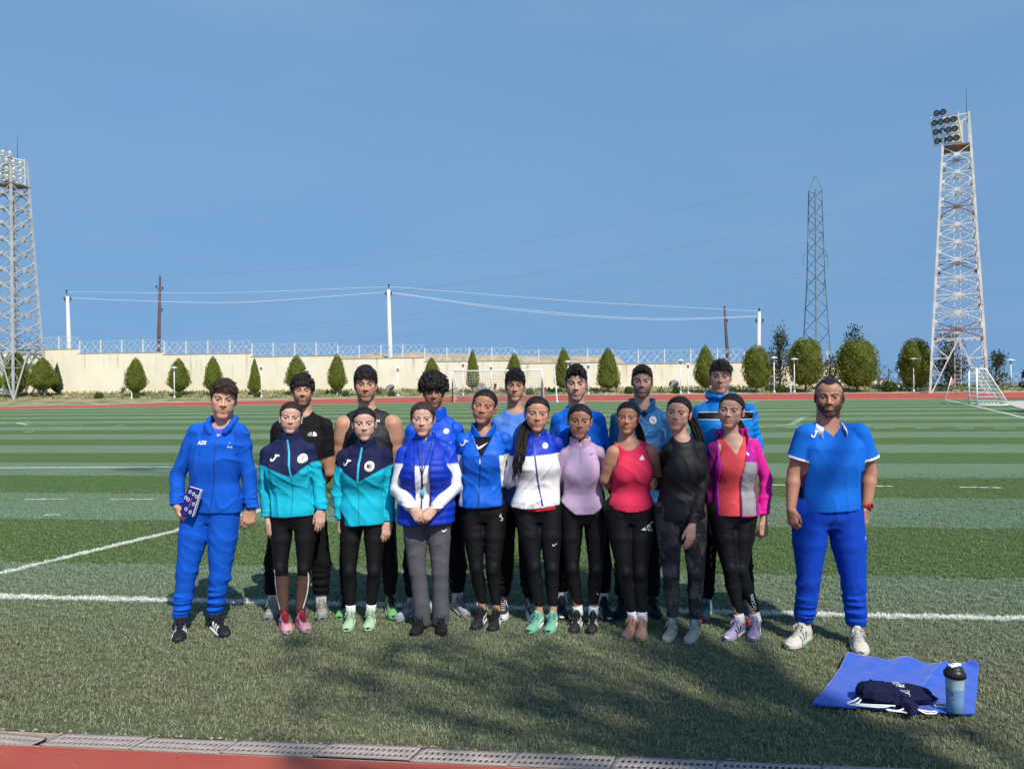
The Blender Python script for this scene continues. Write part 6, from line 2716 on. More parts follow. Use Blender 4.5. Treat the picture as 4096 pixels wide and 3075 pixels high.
@P
def coach_left():
    p = Person(dict(fem=False, label='man in a blue hooded tracksuit holding a blue folder, leftmost of the group', an=((723, 2474), (861, 2462)), toe=((706, 2586), (918, 2548)), kn=((757, 2268), (880, 2295)), crotch=(845, 2075), neck=(889, 1694),
        sh=((778, 1722), (966, 1724)), el=((712, 1900, .02), (992, 1892, .03)), wr=((706, 2022, -.05), (1006, 2038, .02)), tip=((728, 2090, -.09), (985, 2120, .0)), top=(902, 1512), chin=(889, 1670), hth=.022, skin=SK['light'], hair=HBR, hs='swept', hl=.056, fz=.050,
        jw=.98, fw=1.0, nose=1.0, brow=.9, squint=.7, frown=1, beard=None, seed=3, lipk=.45, arm=.98, waist=.150, chest=.165, hipa=.168,
        hand=(dict(n=(.9, .3, 0), t=(.2, -1, .1), curl=.9, thumb=.6), hand_back(1, .55, spread=1.25))))
    p.build_body()
    BL = A(14, 98, 218)
    t, tb = p.top('t_shirt', dict(e=.004, hem=(825, 930, 1900), hb=.085, sleeve='none', col=A(78, 100, 226), nd=.035, wr=.002, vox=.009))
    decal(t, 'shirt_text', text_polys('AIK', .036, *p.xz(893, 1737), bold=.02), tb, (.7, .72, .75))
    V0 = (889, 1745)

    def post(s, S):
        n = s.J['neck']
        x, z = s.xz(*V0)
        S.cut(lambda X, Y, Z: -np.maximum(np.maximum(np.abs(X - n[0]) - .058 * np.clip((Z - z) / .08, -1, 1.2), Y - .05), z - Z), .004)

    o, b = p.top('hooded_jacket', dict(e=.018, hem=(762, 968, 2046), sleeve='long', rs=(.072, .066, .052), rings=3, col=BL, neckline='none', pre=lambda s, S: hood(s, S), post=post, wr=.0065, wsc=15, p=2.5, seed=4, wan=(1, .8, .9), slx=.0))
    ribbon(o, 'zipper', smooth_pts(p, [(889, 1746), (886, 1850), (878, 1950), (866, 2040)]), .008, b, BL * .45)
    for q in ([(834, 1690), (832, 1740), (828, 1813)], [(950, 1712), (957, 1760), (959, 1815)]):
        cord(o, 'drawstring', smooth_pts(p, q), .003, b, BL * .5)
    decal(o, 'chest_text', text_polys('AZE', .062, *p.xz(834, 1765), bold=.03, hscale=.95), b, (.78, .78, .78))
    x, z = p.xz(940, 1778)
    decal(o, 'chest_mark', [[(x - .014, z - .010), (x - .010, z - .012), (x + .002, z + .020), (x - .002, z + .024)], [(x - .002, z + .024), (x + .003, z + .018), (x + .014, z - .018), (x + .008, z - .014)], [(x - .006, z - .010), (x + .022, z - .013), (x + .020, z - .009), (x - .004, z - .004)]], b, (.72, .74, .78))
    for q in ([(806, 1895), (800, 1990), (808, 2020)], [(958, 1920), (962, 1985), (955, 2015)]):
        ribbon(o, 'pocket_seam', smooth_pts(p, q), .004, b, BL * .6, .0015)
    for i in range(2):
        el, wr = p.J['el'][i], p.J['wr'][i]
        d = (wr - el) / np.linalg.norm(wr - el)
        mb = MB()
        mb.tube([wr - d * .065, wr - d * .055, wr - d * .012, wr - d * .006], [.050, .043, .040, .036], 16)
        mb.build('cuff', mat('rib_blue', tuple(BL * .92), .9, var=.08), o, True)
    mb = MB()
    l, lb = joggers(p, BL, r=(.112, .100, .070, .062, .055), hz=(.112, .118), seed=2)
    x, z = p.xz(712, 2318)
    decal(l, 'leg_mark', [circle(x, z, .010, 12)], lb, (.75, .75, .75))
    p.watch(1, (.015, .013, .014), (.01, .01, .01))
    p.shoes(dict(up=A(28, 28, 32), ac=(.72, .72, .66), so=(.70, .70, .62), bars=True, la=(.012, .012, .014), toesole=(.04, .04, .04)), .285)
    # the folder in his hand: a thing of its own
    c = [p.loc(755, 1945, -.17), p.loc(806, 1960, -.20), p.loc(765, 2084, -.17), p.loc(722, 2050, -.14)]
    w = [p.o.matrix_basis @ Vector(q) for q in c]
    R = Matrix.Rotation(YAW, 4, 'Z')
    w = [Vector(p.root) + (R @ Vector(q)) for q in c]
    tl, tr, br, bl = w
    br = tr + (bl - tl)
    n = (tr - tl).cross(bl - tl).normalized()
    if n.dot(CF) > 0:
        n = -n
    th = .022
    root = empty('folder', tl)
    tag(root, 'blue printed folder held at the hip of the leftmost man', 'folder')
    f = MB()
    e1, e2 = tr - tl, bl - tl

    def slab(mb, u0, u1, v0, v1, d0, d1):
        vs = [e1 * u + e2 * v + n * d for d in (d0, d1) for (u, v) in ((u0, v0), (u1, v0), (u1, v1), (u0, v1))]
        mb.add(vs, [(0, 1, 2, 3), (7, 6, 5, 4), (0, 4, 5, 1), (1, 5, 6, 2), (2, 6, 7, 3), (3, 7, 4, 0)])
    slab(f, 0, 1, 0, 1, .001, .004)
    slab(f, 0, 1, 0, 1, -th, -th + .003)
    slab(f, -.01, .02, 0, 1, -th, .004)
    f.build('cover', mat('folder_blue', tuple(A(10, 50, 150)), .35, var=.1), root)
    f = MB()
    slab(f, .03, .985, .012, .988, -th + .0035, .0005)
    f.build('pages', mat('paper', (.75, .75, .72), .8, var=.05, scale=200), root)
    f = MB()
    slab(f, .955, 1.012, 0, 1, -.004, .0055)
    f.build('edge_strip', mat('silver_edge', (.7, .7, .72), .4), root)
    f, g = MB(), MB()
    for (u, v) in ((.25, .16), (.55, .20), (.82, .26), (.30, .45), (.78, .55), (.35, .80), (.72, .86), (.08, .40)):
        for mb, rr, dd in ((f, .012, .0052), (g, .007, .0060)):
            o = len(mb.v)
            mb.v += [tuple(e1 * u + e2 * v + n * dd + (e1.normalized() * math.cos(a) * rr + e2.normalized() * math.sin(a) * rr * 1.15)) for a in np.linspace(0, 6.28, 11)[:-1]]
            mb.f.append(tuple(range(o, o + 10)))
    f.build('printed_badge', mat('badge_white', (.70, .70, .70), .5), root)
    g.build('badge_centre', mat('badge_dark', (.12, .09, .10), .5), root)
    f = MB()
    slab(f, .50, .56, .36, .70, .0052, .0056)
    f.build('printed_stripe', mat('stripe_red', (.42, .10, .09), .5), root)


def teal_girl(label, k):
    p = Person(k)
    p.build_body()
    return p


@P
def teal_one():
    NV, TL = A(34, 42, 84), A(24, 196, 222)
    p = teal_girl('', dict(fem=True, fw=1.09, label='young woman in teal and navy jacket with sheer-calved leggings and pink shoes', an=((1134, 2448), (1201, 2444)), toe=((1160, 2537), (1232, 2524)), kn=((1126, 2272), (1220, 2274)), crotch=(1175, 2098), neck=(1157, 1752),
        sh=((1064, 1803), (1242, 1795)), el=((1060, 1950, .02), (1276, 1935, .02)), wr=((1074, 2090, -.02), (1284, 2042, -.03)), tip=((1093, 2165, -.05), (1276, 2150, -.06)), top=(1168, 1605), chin=(1161, 1729), hth=.008, skin=SK['fair'], hair=HBR * .8, hs='pulled', hl=.066,
        brow=.75, seed=4, lipk=.5, frown=1, squint=.5, jw=.95, yaw=-2, tail='bun', waist=.13, hipa=.160, hand=(hand_back(-1, .25), hand_back(1, .3))))
    ln = lambda s: zline(s, [(1040, 1856), (1086, 1861), (1186, 1902), (1251, 1846), (1300, 1838)])
    o, b = p.top('track_jacket', dict(e=.014, hem=(1084, 1266, 2060), neckline='stand', ch=.052, col=two_tone(ln, NV, TL), rs=(.060, .056, .044), wr=.005, seed=2, wmin=.90, slx=.0))
    ribbon(o, 'zipper', smooth_pts(p, [(1159, 1756), (1168, 1800), (1186, 1902)]), .013, b, TL)
    ribbon(o, 'zipper_seam', smooth_pts(p, [(1186, 1904), (1188, 1980), (1184, 2056)]), .006, b, TL * .6)
    decal(o, 'chest_mark', [xf(q, *p.xz(1114, 1826), .060, -.2) for q in J_MARK], b, (.8, .8, .8))
    emblem(o, b, *p.xz(1222, 1828), .031)
    for q in ([(1090, 1880), (1100, 1960), (1092, 2040)],):
        ribbon(o, 'side_seam', smooth_pts(p, q), .003, b, TL * .5, .0012)

    sheer = np.array((.085, .045, .032))

    def col(s, V):
        C = np.tile(BLK, (len(V), 1))
        z = V[:, 2]
        zk = s.J['kn'][0][2]
        m = sstep(zk - .045 - .10 * (V[:, 1] + .02) - z, -.004, .004)
        return mixc(C, m, sheer)
    l, lb = leggings(p, col, hz=(.128, .128))
    for dx in (-.004, .010):
        pts = []
        for t in np.linspace(-.02, 1.0, 12):
            q = p.J['kn'][0] * (1 - t) + p.J['an'][0] * t
            pts.append((q[0] - .047 * (1 - .25 * t * t) + dx + .012 * (1 - math.sin(math.pi * min(1, t + .1))), q[2]))
        ribbon(l, 'side_stripe', pts, .0065, lb, (.72, .72, .72), .002)
    pts = []
    for t in np.linspace(.05, 1.0, 12):
        q = p.J['kn'][1] * (1 - t) + p.J['an'][1] * t
        pts.append((q[0] + .043 * (1 - .25 * t * t) - .012 * (1 - math.sin(math.pi * min(1, t + .1))), q[2]))
    ribbon(l, 'side_stripe', pts, .006, lb, (.72, .72, .72), .002)
    p.socks(A(90, 28, 44), .135, .035)
    p.shoes(dict(up=A(226, 168, 184), ac=A(90, 30, 70), so=A(216, 92, 150), swoosh=True, la=A(140, 24, 44), tongue=A(150, 30, 52), toesole=A(96, 150, 60)), .255)
    p.watch(1, (.72, .68, .68), None)
    mb = MB()
    for sx in (-1, 1):
        mb.lathe([(.004, -.004), (.005, 0), (.003, .004)], 8, tuple(p.hp((sx * .078, .002, -.038))))
    mb.build('earrings', mat('pearl', (.8, .78, .74), .2), p.o, True)


@P
def teal_two():
    NV, TL = A(30, 36, 74), A(24, 200, 226)
    p = teal_girl('', dict(fem=True, fw=1.09, label='young woman in teal and navy jacket with plain leggings and pale green shoes', an=((1403, 2437), (1484, 2434)), toe=((1384, 2523), (1468, 2524)), kn=((1401, 2284), (1498, 2284)), crotch=(1450, 2090), neck=(1461, 1778),
        sh=((1368, 1818), (1550, 1815)), el=((1352, 1975, .02), (1556, 1960, .03)), wr=((1364, 2082, -.02), (1556, 2090, -.02)), tip=((1371, 2174, -.05), (1537, 2170, -.05)), top=(1456, 1626), chin=(1459, 1758), hth=.008, skin=SK['fair'], hair=HB, hs='pulled', hl=.064,
        brow=.95, seed=5, lipk=.6, smile=.5, jw=.9, nose=1.1, tail='bun', waist=.13, hipa=.155, hand=(hand_back(-1, .3), hand_back(1, .35))))
    ln = lambda s: zline(s, [(1340, 1854), (1376, 1874), (1445, 1921), (1535, 1871), (1580, 1852)])
    o, b = p.top('track_jacket', dict(e=.015, hem=(1374, 1545, 2094), neckline='stand', ch=.050, col=two_tone(ln, NV, TL), rs=(.060, .056, .045), wr=.005, seed=6, wmin=.92))
    ribbon(o, 'zipper', smooth_pts(p, [(1454, 1786), (1448, 1840), (1445, 1921)]), .014, b, TL)
    ribbon(o, 'zipper_seam', smooth_pts(p, [(1445, 1923), (1447, 2010), (1449, 2090)]), .006, b, TL * .6)
    decal(o, 'chest_mark', [xf(q, *p.xz(1396, 1846), .058, -.2) for q in J_MARK], b, (.8, .8, .8))
    emblem(o, b, *p.xz(1490, 1857), .034)
    leggings(p, BLK, hz=(.120, .120), seed=3)
    p.socks((.75, .75, .72), .142, .035)
    p.shoes(dict(up=A(186, 222, 178), ac=A(200, 210, 190), so=(.72, .74, .66), la=A(190, 190, 170), toesole=(.03, .03, .03), heel=A(210, 225, 200)), .25)
    p.watch(0, (.40, .38, .38), None)
    p.watch(1, (.30, .28, .28), None)


@P
def vest_woman():
    p = Person(dict(fem=True, fw=1.09, label='woman in blue quilted vest and grey trousers with hands clasped', an=((1690, 2452), (1762, 2450)), toe=((1660, 2528), (1766, 2520)), kn=((1672, 2285), (1762, 2285)), crotch=(1704, 2085), neck=(1701, 1762),
        sh=((1612, 1806), (1800, 1798)), el=((1592, 1950, .0), (1818, 1945, .0)), wr=((1650, 2036, -.17), (1736, 2036, -.17)), tip=((1690, 2090, -.20), (1692, 2080, -.215)), top=(1691, 1604), chin=(1692, 1740), hth=.012, skin=SK['fair'], hair=np.array((.035, .022, .016)), hs='bob', hl=.060,
        brow=.6, seed=6, lipk=.6, lip=A(200, 70, 76), smile=.4, jw=.95, yaw=-4, iris=(.06, .05, .03), tail='bun', waist=.14, hipa=.165, hand=(dict(n=(.2, 1, -.2), t=(.7, .1, .7), curl=.75), dict(n=(-.2, 1, -.2), t=(-.7, .1, .7), curl=.7, thumb=.4))))
    p.build_body()
    BL, WH = A(10, 72, 216), np.array((.66, .66, .68))
    ln = lambda s: zline(s, [(1560, 1850), (1640, 1852), (1690, 1856), (1760, 1850), (1850, 1850)])
    o, b = p.top('wind_jacket', dict(e=.020, hem=(1632, 1765, 2070), neckline='stand', ch=.055, open=.02, col=two_tone(ln, BL, WH), rs=(.068, .070, .052), rings=2, wr=.007, wsc=16, seed=8, mat='shiny'))
    ribbon(o, 'zipper', smooth_pts(p, [(1697, 1770), (1698, 1850), (1695, 1950), (1691, 2060)]), .010, b, A(60, 40, 130))

    def pre(s, S):
        n = s.J['neck']
        S.cap(n + np.array([-.052, -.085, -.055]), n + np.array([-.070, -.030, .012]), .020, .020, .012)
        S.cap(n + np.array([.052, -.085, -.055]), n + np.array([.070, -.030, .012]), .020, .020, .012)
        S.cap(n + np.array([-.070, -.030, .012]), n + np.array([0, .085, .030]), .020, .020, .012)
        S.cap(n + np.array([.070, -.030, .012]), n + np.array([0, .085, .030]), .020, .020, .012)

    def post(s, S):
        X, Y, Z = S.full()
        S.D = S.D - (.0055 * np.abs(np.sin((Z - .1) * math.pi / .052 + .35 * X)) * (Z < s.J['neck'][2] - .06)).astype(np.float32)
        xc, _ = s.xz(1698, 1900)
        zt = s.J['neck'][2]
        S.cut(lambda X, Y, Z: -np.maximum(np.abs(X - xc + .10 * (zt - Z) * 0) - (.050 + .03 * np.clip((Z - zt + .16) / .16, 0, 1) - .018 * np.clip((zt - .42 - Z) / .15, 0, 1)), Y - .01), .004)
        for i, sg in ((0, -1), (1, 1)):
            sh = s.J['sh'][i]
            S.ell(sh + np.array([sg * .055, 0, -.045]), (.085, .16, .105), .006, 'c')

    v, vb = p.top('quilted_vest', dict(e=.036, hem=(1592, 1814, 2088), sleeve='none', neckline='none', col=A(8, 58, 196), pre=pre, post=post, wr=.002, seed=9, mat='shiny', hb=.15, wmin=.93, p=2.6))
    for q in ([(1662, 1822), (1666, 1880), (1660, 1960), (1662, 2040)], [(1730, 1826), (1728, 1880), (1730, 1960), (1732, 2040)]):
        ribbon(v, 'vest_zip', smooth_pts(p, q), .008, vb, A(10, 30, 120), .002)
    l, lb = p.legs('trousers', dict(kind='flare', r=(.094, .080, .060, .058, .060), hemz=(.028, .028), col=A(98, 96, 102), wr=.004, wsc=16, e=.016, seed=4))
    decal(l, 'hip_mark', [xf(q, *p.xz(1787, 2108), .056, .2) for q in SWOOSH], lb, (.75, .75, .75))
    p.shoes(dict(up=A(34, 28, 30), ac=A(40, 36, 38), so=A(24, 22, 22), la=A(30, 26, 26)), .25)
    # whistle on a lanyard
    R = Matrix.Rotation(YAW, 4, 'Z')
    W = lambda q: Vector(p.root) + R @ Vector(q)
    n = p.J['neck']
    root = empty('whistle_lanyard', W(p.loc(1697, 1960)))
    tag(root, 'teal whistle on a black neck cord worn by the woman in the quilted vest', 'whistle')
    mb = MB()
    loop = []
    pts = [(n[0] - .055, .01, n[2] + .035), (*p.xz(1676, 1775),), (*p.xz(1684, 1840),), (*p.xz(1698, 1890),)]

    def fr(x, z):
        q = project(b, x, z, .006)
        return q if q else (x, -.13, z)
    Lp = [(n[0] - .058, .02, n[2] + .035), fr(*p.xz(1674, 1772)), fr(*p.xz(1680, 1815)), fr(*p.xz(1690, 1860)), fr(*p.xz(1698, 1895))]
    Rp = [fr(*p.xz(1698, 1895)), fr(*p.xz(1709, 1850)), fr(*p.xz(1722, 1800)), fr(*p.xz(1731, 1765)), (n[0] + .058, .02, n[2] + .035)]
    off = W(p.loc(1697, 1960))
    mb.tube([W(q) - off for q in crom(Lp, 5)], .0032, 6)
    mb.tube([W(q) - off for q in crom(Rp, 5)], .0032, 6)
    mb.tube([W(fr(*p.xz(1698, 1893))) - off, W(fr(*p.xz(1698, 1940))) - off], .005, 6)
    mb.build('neck_cord', mat('cord_black', (.015, .015, .017), .7), root, True)
    mb = MB()
    c0 = W(fr(*p.xz(1697, 1962))) - off + Vector((0, -.008, 0))
    mb.lathe([(.004, .024), (.010, .016), (.013, .004), (.013, -.010), (.006, -.020)], 12, c0)
    mb.tube([c0 + Vector((0, 0, .0)), c0 + Vector((.012, -.004, -.022))], .007, 8)
    mb.build('whistle', mat('teal_plastic', (.05, .36, .40), .3), root, True)


@P
def open_jacket_girl():
    p = Person(dict(fem=True, fw=1.09, label='young woman in a half-open bright blue jacket over a black top', an=((1929, 2430), (1986, 2436)), toe=((1888, 2519), (1962, 2526)), kn=((1906, 2272), (1972, 2274)), crotch=(1934, 2070), neck=(1934, 1722),
        sh=((1845, 1758), (2026, 1752)), el=((1834, 1885, .08), (2052, 1875, .09)), wr=((1855, 1975, .22), (2090, 1930, .20)), tip=((1880, 2000, .25), (2120, 1945, .22)), top=(1949, 1556), chin=(1925, 1690), hth=.008, skin=SK['tan'], hair=HB, hs='pulled', hl=.066,
        brow=.75, seed=7, lipk=.6, smile=.5, jw=1.0, yaw=-6, tail='bun', waist=.135, hipa=.163, hand=(hand_side(.3), hand_side(.3))))
    p.build_body()
    BL = A(4, 104, 226)
    t, tb = p.top('black_top', dict(e=.004, hem=(1885, 1975, 1900), hb=.080, sleeve='none', col=A(26, 25, 30), nd=.040, wr=.002, vox=.009, nw=.075))
    decal(t, 'chest_mark', [xf(q, *p.xz(1931, 1776), .085, .12) for q in SWOOSH], tb, (.8, .8, .8))
    x0, z0 = None, None

    def post(s, S):
        x, z = s.xz(1926, 1824)
        n = s.J['neck']
        S.cut(lambda X, Y, Z: -np.maximum(np.maximum(np.abs(X - x - .10 * (Z - z)) - .078 * np.clip((Z - z) / .17, -1, 1.2), Y - .03), z - Z), .004)

    def col(s, V):
        C = np.tile(BL, (len(V), 1))
        xa, _ = s.xz(2006, 1880)
        xb, _ = s.xz(1850, 1880)
        _, z1 = s.xz(2000, 1815)
        _, z2 = s.xz(2000, 1944)
        side = np.maximum(sstep(V[:, 0] - .06 * (z2 - V[:, 2]) , xa - .002, xa + .004), sstep(-V[:, 0], -xb - .002, -xb + .004)) * (np.abs(V[:, 0]) < 2)
        arm = V[:, 2] > z1
        C = mixc(C, side * (~arm), (.72, .73, .75))
        C = mixc(C, sstep(V[:, 0], xa - .002, xa + .004) * (V[:, 2] < z2), A(34, 42, 66))
        return C
    o, b = p.top('track_jacket', dict(e=.015, hem=(1838, 2022, 2022), neckline='stand', ch=.055, open=.058, cr=.076, cdrop=1.3, col=col, rs=(.062, .056, .045), wr=.005, seed=12, post=post, mat='shiny', wmin=.95))
    ribbon(o, 'zipper', smooth_pts(p, [(1926, 1826), (1922, 1900), (1916, 2018)]), .009, b, BL * .4)
    for q in ([(1926, 1822), (1900, 1775), (1880, 1730)], [(1926, 1822), (1950, 1775), (1976, 1722)]):
        ribbon(o, 'zip_edge', smooth_pts(p, q), .007, b, BL * .7)
    decal(o, 'chest_mark', [xf(q, *p.xz(1858, 1770), .056, -.2) for q in J_MARK], b, (.8, .8, .8))
    decal(o, 'zip_pull', [[(a + q[0], c + q[1]) for q in ((-.003, .016), (.003, .016), (.003, -.016), (-.003, -.016))] for (a, c) in [p.xz(1923, 1838)]], b, (.78, .78, .78), .006)
    l, lb = leggings(p, BLK, r=(.090, .075, .049, .049, .032), hz=(.14, .14), seed=5)
    decal(l, 'hip_mark', [xf(q, *p.xz(2006, 2062), .045, 1.0) for q in J_MARK], lb, (.45, .45, .48))
    p.shoes(dict(up=A(30, 30, 36), ac=(.7, .7, .7), so=(.66, .66, .64), swoosh=True, la=A(24, 24, 28), toesole=(.03, .03, .03), so2=(.05, .05, .05)), .255)


@P
def long_hair_girl():
    p = Person(dict(fem=True, fw=1.09, label='young woman in a blue and white jacket with long dark hair over one shoulder', an=((2156, 2444), (2212, 2444)), toe=((2122, 2519), (2194, 2526)), kn=((2136, 2264), (2206, 2270)), crotch=(2152, 2070), neck=(2146, 1745),
        sh=((2074, 1778), (2232, 1770)), el=((2046, 1915, .05), (2250, 1900, .10)), wr=((2000, 1935, .20), (2285, 1955, .20)), tip=((1970, 1940, .22), (2310, 1960, .22)), top=(2151, 1583), chin=(2146, 1722), hth=.008, skin=SK['olive'], hair=HB, hs='pulled', hl=.064,
        brow=.8, seed=8, lipk=.55, jw=.92, yaw=2, tail='low', tailpath=[(2112, 1690, .06), (2090, 1740, -.06), (2082, 1800, -.135), (2068, 1870, -.14), (2062, 1935, -.10)], tr=.026, wave=.010, waist=.13, hipa=.160, hand=(hand_side(.3), hand_side(.3))))
    p.build_body()
    BL, WH = A(14, 60, 200), np.array((.70, .69, .68))
    t, tb = p.top('red_shirt', dict(e=.008, hem=(2085, 2236, 2036), hb=.118, sleeve='none', col=A(220, 46, 66), wr=.003, vox=.010, bust=False, nd=.05))
    ln = lambda s: zline(s, [(2040, 1822), (2092, 1820), (2222, 1809), (2260, 1806)])
    o, b = p.top('wind_jacket', dict(e=.018, hem=(2050, 2242, 2022), neckline='stand', ch=.050, open=.03, col=two_tone(ln, BL, WH), rs=(.064, .066, .050), wr=.0065, wsc=15, seed=14, mat='shiny', wmin=.92, hemfn=lambda s, X, Y: s.xz(2150, 2022)[1] + .05 * (X - s.xz(2150, 2022)[0]) + .004 * np.sin(20 * X) + 0 * Y))
    ribbon(o, 'zipper', smooth_pts(p, [(2136, 1772), (2137, 1815), (2150, 1920), (2168, 2012)]), .011, b, A(90, 80, 180))
    decal(o, 'chest_badge', [circle(*p.xz(2179, 1778), .020, 22)], b, (.75, .75, .75))
    x, z = p.xz(2179, 1778)
    decal(o, 'badge_script', [[(x + a - .002, z - .006), (x + a + .001, z - .006), (x + a + .005, z + .007), (x + a + .002, z + .007)] for a in (-.011, -.005, .001, .007)], b, (.12, .20, .24), .0042)
    decal(o, 'chest_stripe', [xf(q, *p.xz(2104, 1791), .030, .2) for q in SWOOSH], b, (.75, .75, .75))
    l, lb = leggings(p, A(13, 15, 20), r=(.092, .078, .049, .049, .033), hz=(.145, .145), seed=6)
    decal(l, 'thigh_mark', [xf(q, *p.xz(2218, 2167), .040, .1) for q in SWOOSH], lb, (.72, .72, .72))
    p.shoes(dict(up=A(128, 198, 166), ac=(.62, .66, .62), so=(.74, .74, .70), swoosh=True, la=A(120, 180, 160), toesole=(.03, .03, .03), heel=A(30, 36, 36)), .25)
    mb = MB()
    for sx in (-1, 1):
        q = p.hp((sx * .078, .004, -.046))
        mb.tube([q + np.array([0, .008 * math.cos(a), .010 * math.sin(a)]) for a in np.linspace(0, 6.28, 11)], .0016, 5)
    mb.build('earrings', mat('silver', (.6, .6, .6), .3, metal=.8), p.o, True)


@P
def lilac_girl():
    p = Person(dict(fem=True, fw=1.09, label='young woman in a pale lilac half-zip top', an=((2312, 2442), (2374, 2444)), toe=((2284, 2534), (2360, 2536)), kn=((2288, 2272), (2381, 2278)), crotch=(2336, 2082), neck=(2321, 1772),
        sh=((2252, 1812), (2402, 1803)), el=((2246, 1900, .03), (2424, 1900, .12)), wr=((2272, 1985, .18), (2450, 1965, .22)), tip=((2290, 2010, .22), (2475, 1970, .24)), top=(2320, 1614), chin=(2316, 1749), hth=.007, skin=SK['tan'], hair=HB, hs='pulled', hl=.062,
        brow=1.0, seed=9, lipk=.45, smile=.7, jw=.9, nose=1.1, yaw=2, tail='mid', tx=-.04, waist=.125, hipa=.158, hand=(hand_side(.3), hand_side(.3))))
    p.build_body()
    LI = A(214, 184, 216)
    o, b = p.top('half_zip_top', dict(e=.010, hem=(2236, 2424, 2040), neckline='stand', ch=.045, open=.018, col=LI, rs=(.054, .050, .040), wr=.004, seed=16, wan=(1, 1, .35), hb=.118, wsc=18,
        hemfn=lambda s, X, Y: s.xz(2330, 2056)[1] + 2.6 * (X - s.xz(2334, 2056)[0]) ** 2 * 1.5 + 0 * Y))
    ribbon(o, 'half_zip', smooth_pts(p, [(2320, 1766), (2320, 1800), (2318, 1848)]), .007, b, LI * .72)
    decal(o, 'chest_mark', [xf(q, *p.xz(2366, 1810), .034, .1) for q in SWOOSH], b, A(120, 110, 150))
    l, lb = leggings(p, BLK, hz=(.155, .155), seed=7)
    out = []

    def outline(pts, w=.0022):
        for a, c in zip(pts, pts[1:] + pts[:1]):
            a_, c_ = p.xz(*a), p.xz(*c)
            d = (c_[0] - a_[0], c_[1] - a_[1])
            L = math.hypot(*d)
            n = (-d[1] / L * w, d[0] / L * w)
            out.append([(a_[0] - n[0], a_[1] - n[1]), (c_[0] - n[0], c_[1] - n[1]), (c_[0] + n[0], c_[1] + n[1]), (a_[0] + n[0], a_[1] + n[1])])
    outline([(2385, 2362), (2406, 2352), (2410, 2368), (2390, 2372)])
    outline([(2407, 2342), (2416, 2330), (2417, 2362), (2412, 2364)])
    decal(l, 'calf_mark', out, lb, (.70, .70, .70))
    p.socks((.72, .72, .72), .142, .034)
    p.shoes(dict(up=A(40, 34, 40), ac=(.62, .62, .60), so=(.62, .62, .58), bars=True, la=A(20, 20, 24), toesole=(.04, .04, .04)), .25)


@P
def pink_girl():
    p = Person(dict(fem=True, fw=1.09, label='young woman in a coral pink tank top with bare shoulders and black leggings', an=((2531, 2465), (2569, 2468)), toe=((2503, 2549), (2556, 2562)), kn=((2497, 2286), (2557, 2286)), crotch=(2518, 2078), neck=(2511, 1762),
        sh=((2447, 1806), (2612, 1800)), el=((2420, 1918, .03), (2634, 1912, .07)), wr=((2462, 1960, .17), (2695, 1965, .18)), tip=((2490, 1970, .20), (2720, 1980, .20)), top=(2514, 1605), chin=(2508, 1731), hth=.007, skin=SK['tan'], hair=HB, hs='pulled', hl=.066,
        brow=.8, seed=10, lipk=.5, smile=.8, jw=.95, yaw=-5, tail='mid', tx=.055, waist=.122, hipa=.163, bvox=.0085, arm=1.05, bare=True, hand=(hand_side(.3), hand_side(.3))))
    p.build_body()
    PK = A(232, 54, 92)

    def post(s, S):
        n = s.J['neck']
        for i, sg in ((0, -1), (1, 1)):
            sh = s.J['sh'][i]
            S.ell(sh + np.array([sg * .045, 0, -.025]), (.066, .20, .115), .006, 'c')
        x, z = s.xz(2512, 1799)
        S.cut(lambda X, Y, Z: -np.maximum(np.sqrt(((X - x) / .076) ** 2 + ((Z - z - .10) / .10) ** 2) * .07 - .07, Y - .03), .004)
        S.cut(lambda X, Y, Z: -np.maximum((np.sqrt(((X - n[0]) / .078) ** 2 + ((Y - .01) / .12) ** 2) - 1) * .07, n[2] - .030 - Z), .004)

    o, b = p.top('tank_top', dict(e=.010, hem=(2428, 2614, 2030), sleeve='none', neckline='none', col=PK, wr=.004, seed=18, wan=(1, 1, .4), post=post, hb=.118, hemfn=lambda s, X, Y: s.xz(2520, 2040)[1] + 1.4 * (X - s.xz(2520, 2036)[0]) ** 2 + 0 * Y))
    decal(o, 'chest_mark', [xf(q, *p.xz(2559, 1824), .036) for q in BARS] + text_polys('adidas', .034, *p.xz(2559, 1831)), b, (.75, .70, .72))
    l, lb = leggings(p, A(17, 17, 19), r=(.090, .076, .050, .049, .033), hz=(.118, .118), seed=8)
    decal(l, 'thigh_mark', [[p.xz(2556, 2110), p.xz(2572, 2098), p.xz(2578, 2112), p.xz(2562, 2110)], [p.xz(2577, 2094), p.xz(2590, 2086), p.xz(2602, 2116), p.xz(2586, 2113)], [p.xz(2592, 2084), p.xz(2605, 2076), p.xz(2610, 2122), p.xz(2604, 2119)]], lb, (.75, .75, .75))
    p.socks((.75, .75, .75), .148, .035)
    p.shoes(dict(up=A(190, 146, 126), ac=A(170, 126, 108), so=A(176, 134, 114), la=A(200, 164, 140), so2=A(120, 80, 60)), .255)


